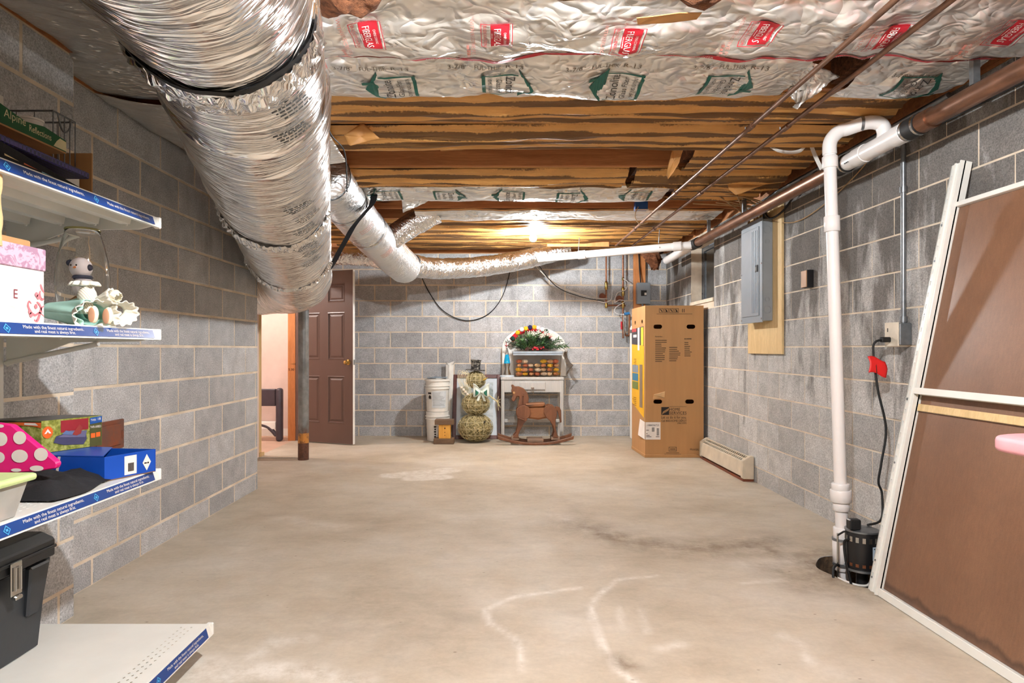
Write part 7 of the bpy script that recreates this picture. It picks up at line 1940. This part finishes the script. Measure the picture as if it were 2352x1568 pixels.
# pink polka dot gift box tipped on its corner
t = thing('polka_dot_lid', 'hot pink gift box lid with white polka dots tipped on the third shelf', 'box lid', (-1.46, 1.86, z))
pd = 1.84
outl = [(-40, 968), (15, 974), (26, 976), (128, 1060), (131, 1066), (126, 1076), (80, 1083), (-40, 1090)]
g = MB(); g.prism(outl, lambda a, b, y: Vector((P(a, b, pd).x, y, P(a, b, pd).z)), pd, pd + .022); g.build('lid_panel', plain('hot_pink', (232, 22, 124), .4, var=.03), t, bevel=.003)
for (a, b, ra_, rb_) in ((2, 1008, 16, 16), (46, 1005, 15, 15), (-2, 1050, 14, 13), (46, 1047, 19, 15), (95, 1043, 16, 15), (85, 1075, 16, 6.5), (38, 1079, 12, 4), (2, 978, 8, 4)):
    pts = []
    for q in range(20):
        x_, y_ = a + ra_ * math.cos(q * PI / 10), b + rb_ * math.sin(q * PI / 10)
        pts.append((x_, min(y_, 1083 if x_ > 60 else 1085)))
    m = MB(); m.add([P(x_, y_, pd) + Vector((0, -.0015, 0)) for x_, y_ in pts], [tuple(range(20))]); m.build('white_dot', M['white_print'], t, fix=False)
# support under the tipped box: a folded black bag
g = MB()
def fnc(u, v): 
    x = -1.66 + .43 * u; y = 1.76 + .30 * v; e = min(u, 1 - u, v, 1 - v) * 6
    return (x + .02 * math.sin(v * 5), y, z + .004 + (.040 + .014 * fbm(u * 5, v * 5, 2, 3)) * min(1, e))
g.grid(fnc, 30, 24); g.add([fnc(0, 0), fnc(1, 0), fnc(1, 1), fnc(0, 1)], [(3, 2, 1, 0)])
g.build('black_cloth', M['blackcloth'], None, smooth=60, fix=False); bpy.data.objects['black_cloth']; tag(bpy.data.objects['black_cloth'], 'crumpled black cloth under the polka dot lid', 'cloth')
# clear bin with pale green lid
t = thing('lidded_bin', 'clear plastic bin with a pale green lid at the shelf front', 'bin', (-1.35, 1.55, z))
g = MB(); o1 = [(-1.50, 1.36), (-1.222, 1.36), (-1.222, 1.61), (-1.50, 1.61)]; o2 = [(-1.52, 1.34), (-1.208, 1.34), (-1.208, 1.635), (-1.52, 1.635)]
g.ring_tube([[(a, b, z + .001) for a, b in o1], [(a, b, z + .085) for a, b in o2]], cap=False); g.add([(a, b, z + .001) for a, b in o1], [(3, 2, 1, 0)]); g.build('clear_tub', plain('frosted_plastic', (224, 222, 216), .3, trans=.55), t)
g = MB(); g.box(-1.535, -1.195, 1.325, 1.655, z + .0855, z + .105); g.build('green_lid', plain('pale_green', (196, 216, 150), .4, var=.04), t, bevel=.008, seg=2)
g = MB(); g.box(-1.48, -1.235, 1.40, 1.59, z + .006, z + .03); tag(g.build('paper_stack', plain('mixed_papers', (206, 150, 140), .7, var=.5, scale=20), bevel=.002), 'stack of papers lying inside the green lidded bin', 'papers')
# ---------------- toolbox on the base shelf
z = ZS[3] + .001
t = thing('tool_box', 'large black plastic tool box with steel latches on the bottom shelf', 'tool box', (-1.6, 1.8, z))
bp = plain('tool_box_black', (44, 47, 52), .42, var=.08, bump=.05)
X1, X0, Y0_, Y1_ = -1.505, -1.725, 1.36, 2.085
g = MB(); g.ring_tube([[(X0, Y0_ + .02, z), (X1, Y0_ + .02, z), (X1, Y1_, z), (X0, Y1_, z)], [(X0, Y0_, z + .16), (X1 + .012, Y0_, z + .16), (X1 + .012, Y1_ + .01, z + .16), (X0, Y1_ + .01, z + .16)], [(X0, Y0_, z + .285), (X1 + .028, Y0_, z + .285), (X1 + .028, Y1_ + .02, z + .285), (X0, Y1_ + .02, z + .285)]]); g.build('body', bp, t, bevel=.004)
g = MB(); g.ring_tube([[(X0, Y0_ - .005, z + .287), (X1 + .036, Y0_ - .005, z + .287), (X1 + .036, Y1_ + .028, z + .287), (X0, Y1_ + .028, z + .287)], [(X0, Y0_ - .005, z + .345), (X1 + .036, Y0_ - .005, z + .345), (X1 + .036, Y1_ + .028, z + .345), (X0, Y1_ + .028, z + .345)], [(X0 + .03, Y0_ + .02, z + .372), (X1 + .01, Y0_ + .02, z + .372), (X1 + .01, Y1_ + .005, z + .372), (X0 + .03, Y1_ + .005, z + .372)]]); ld = g.build('lid', bp, t, bevel=.004)
g = MB(); g.box(X1 + .0365, X1 + .042, Y0_, Y1_ + .028, z + .315, z + .325); g.build('lid_ridge', bp, ld, bevel=.002)
for (y0, y1) in ((1.99, 2.06), (1.40, 1.50)):
    g = MB(); g.ring_tube([[(X1 + .005, y0 + .02, z + .12), (X1 + .02, y0 + .02, z + .12), (X1 + .02, y1, z + .12), (X1 + .005, y1, z + .12)], [(X1 + .01, y0, z + .284), (X1 + .046, y0, z + .284), (X1 + .046, y1 + .02, z + .284), (X1 + .01, y1 + .02, z + .284)]]); g.build('corner_rib', bp, t, bevel=.006)
for y in (1.905, 1.55):
    g = MB(); g.box(X1 + .043, X1 + .049, y, y + .045, z + .225, z + .325); la = g.build('latch', M['steel'], t, bevel=.002)
    g = MB(); g.tube([(X1 + .054, y + .012, z + .24), (X1 + .054, y + .012, z + .31), (X1 + .054, y + .033, z + .31), (X1 + .054, y + .033, z + .24)], .0025, 6); g.build('latch_bail', M['steel'], la)
    g = MB(); g.box(X1 + .040, X1 + .058, y + .008, y + .037, z + .212, z + .2245); g.build('latch_tongue', M['steel'], la, bevel=.003)
# ---- rusty clean-out cover on the left wall
t = thing('cleanout_door', 'rusty square steel clean-out door set in the left block wall', 'access door', (XL, 3.12, .62))
g = MB(); g.box(XL - .002, XL + .012, 2.99, 3.25, .615, .76); g.build('frame_plate', M['rusty_panel'], t, bevel=.003)
g = MB(); g.box(XL + .0125, XL + .02, 3.02, 3.215, .635, .74); dd_ = g.build('hinged_cover', M['rusty_panel'], t, bevel=.003)
g = MB(); g.tube([(XL + .018, 3.222, .665), (XL + .018, 3.222, .705)], .006, 8); g.build('hinge', M['rusty_panel'], t)
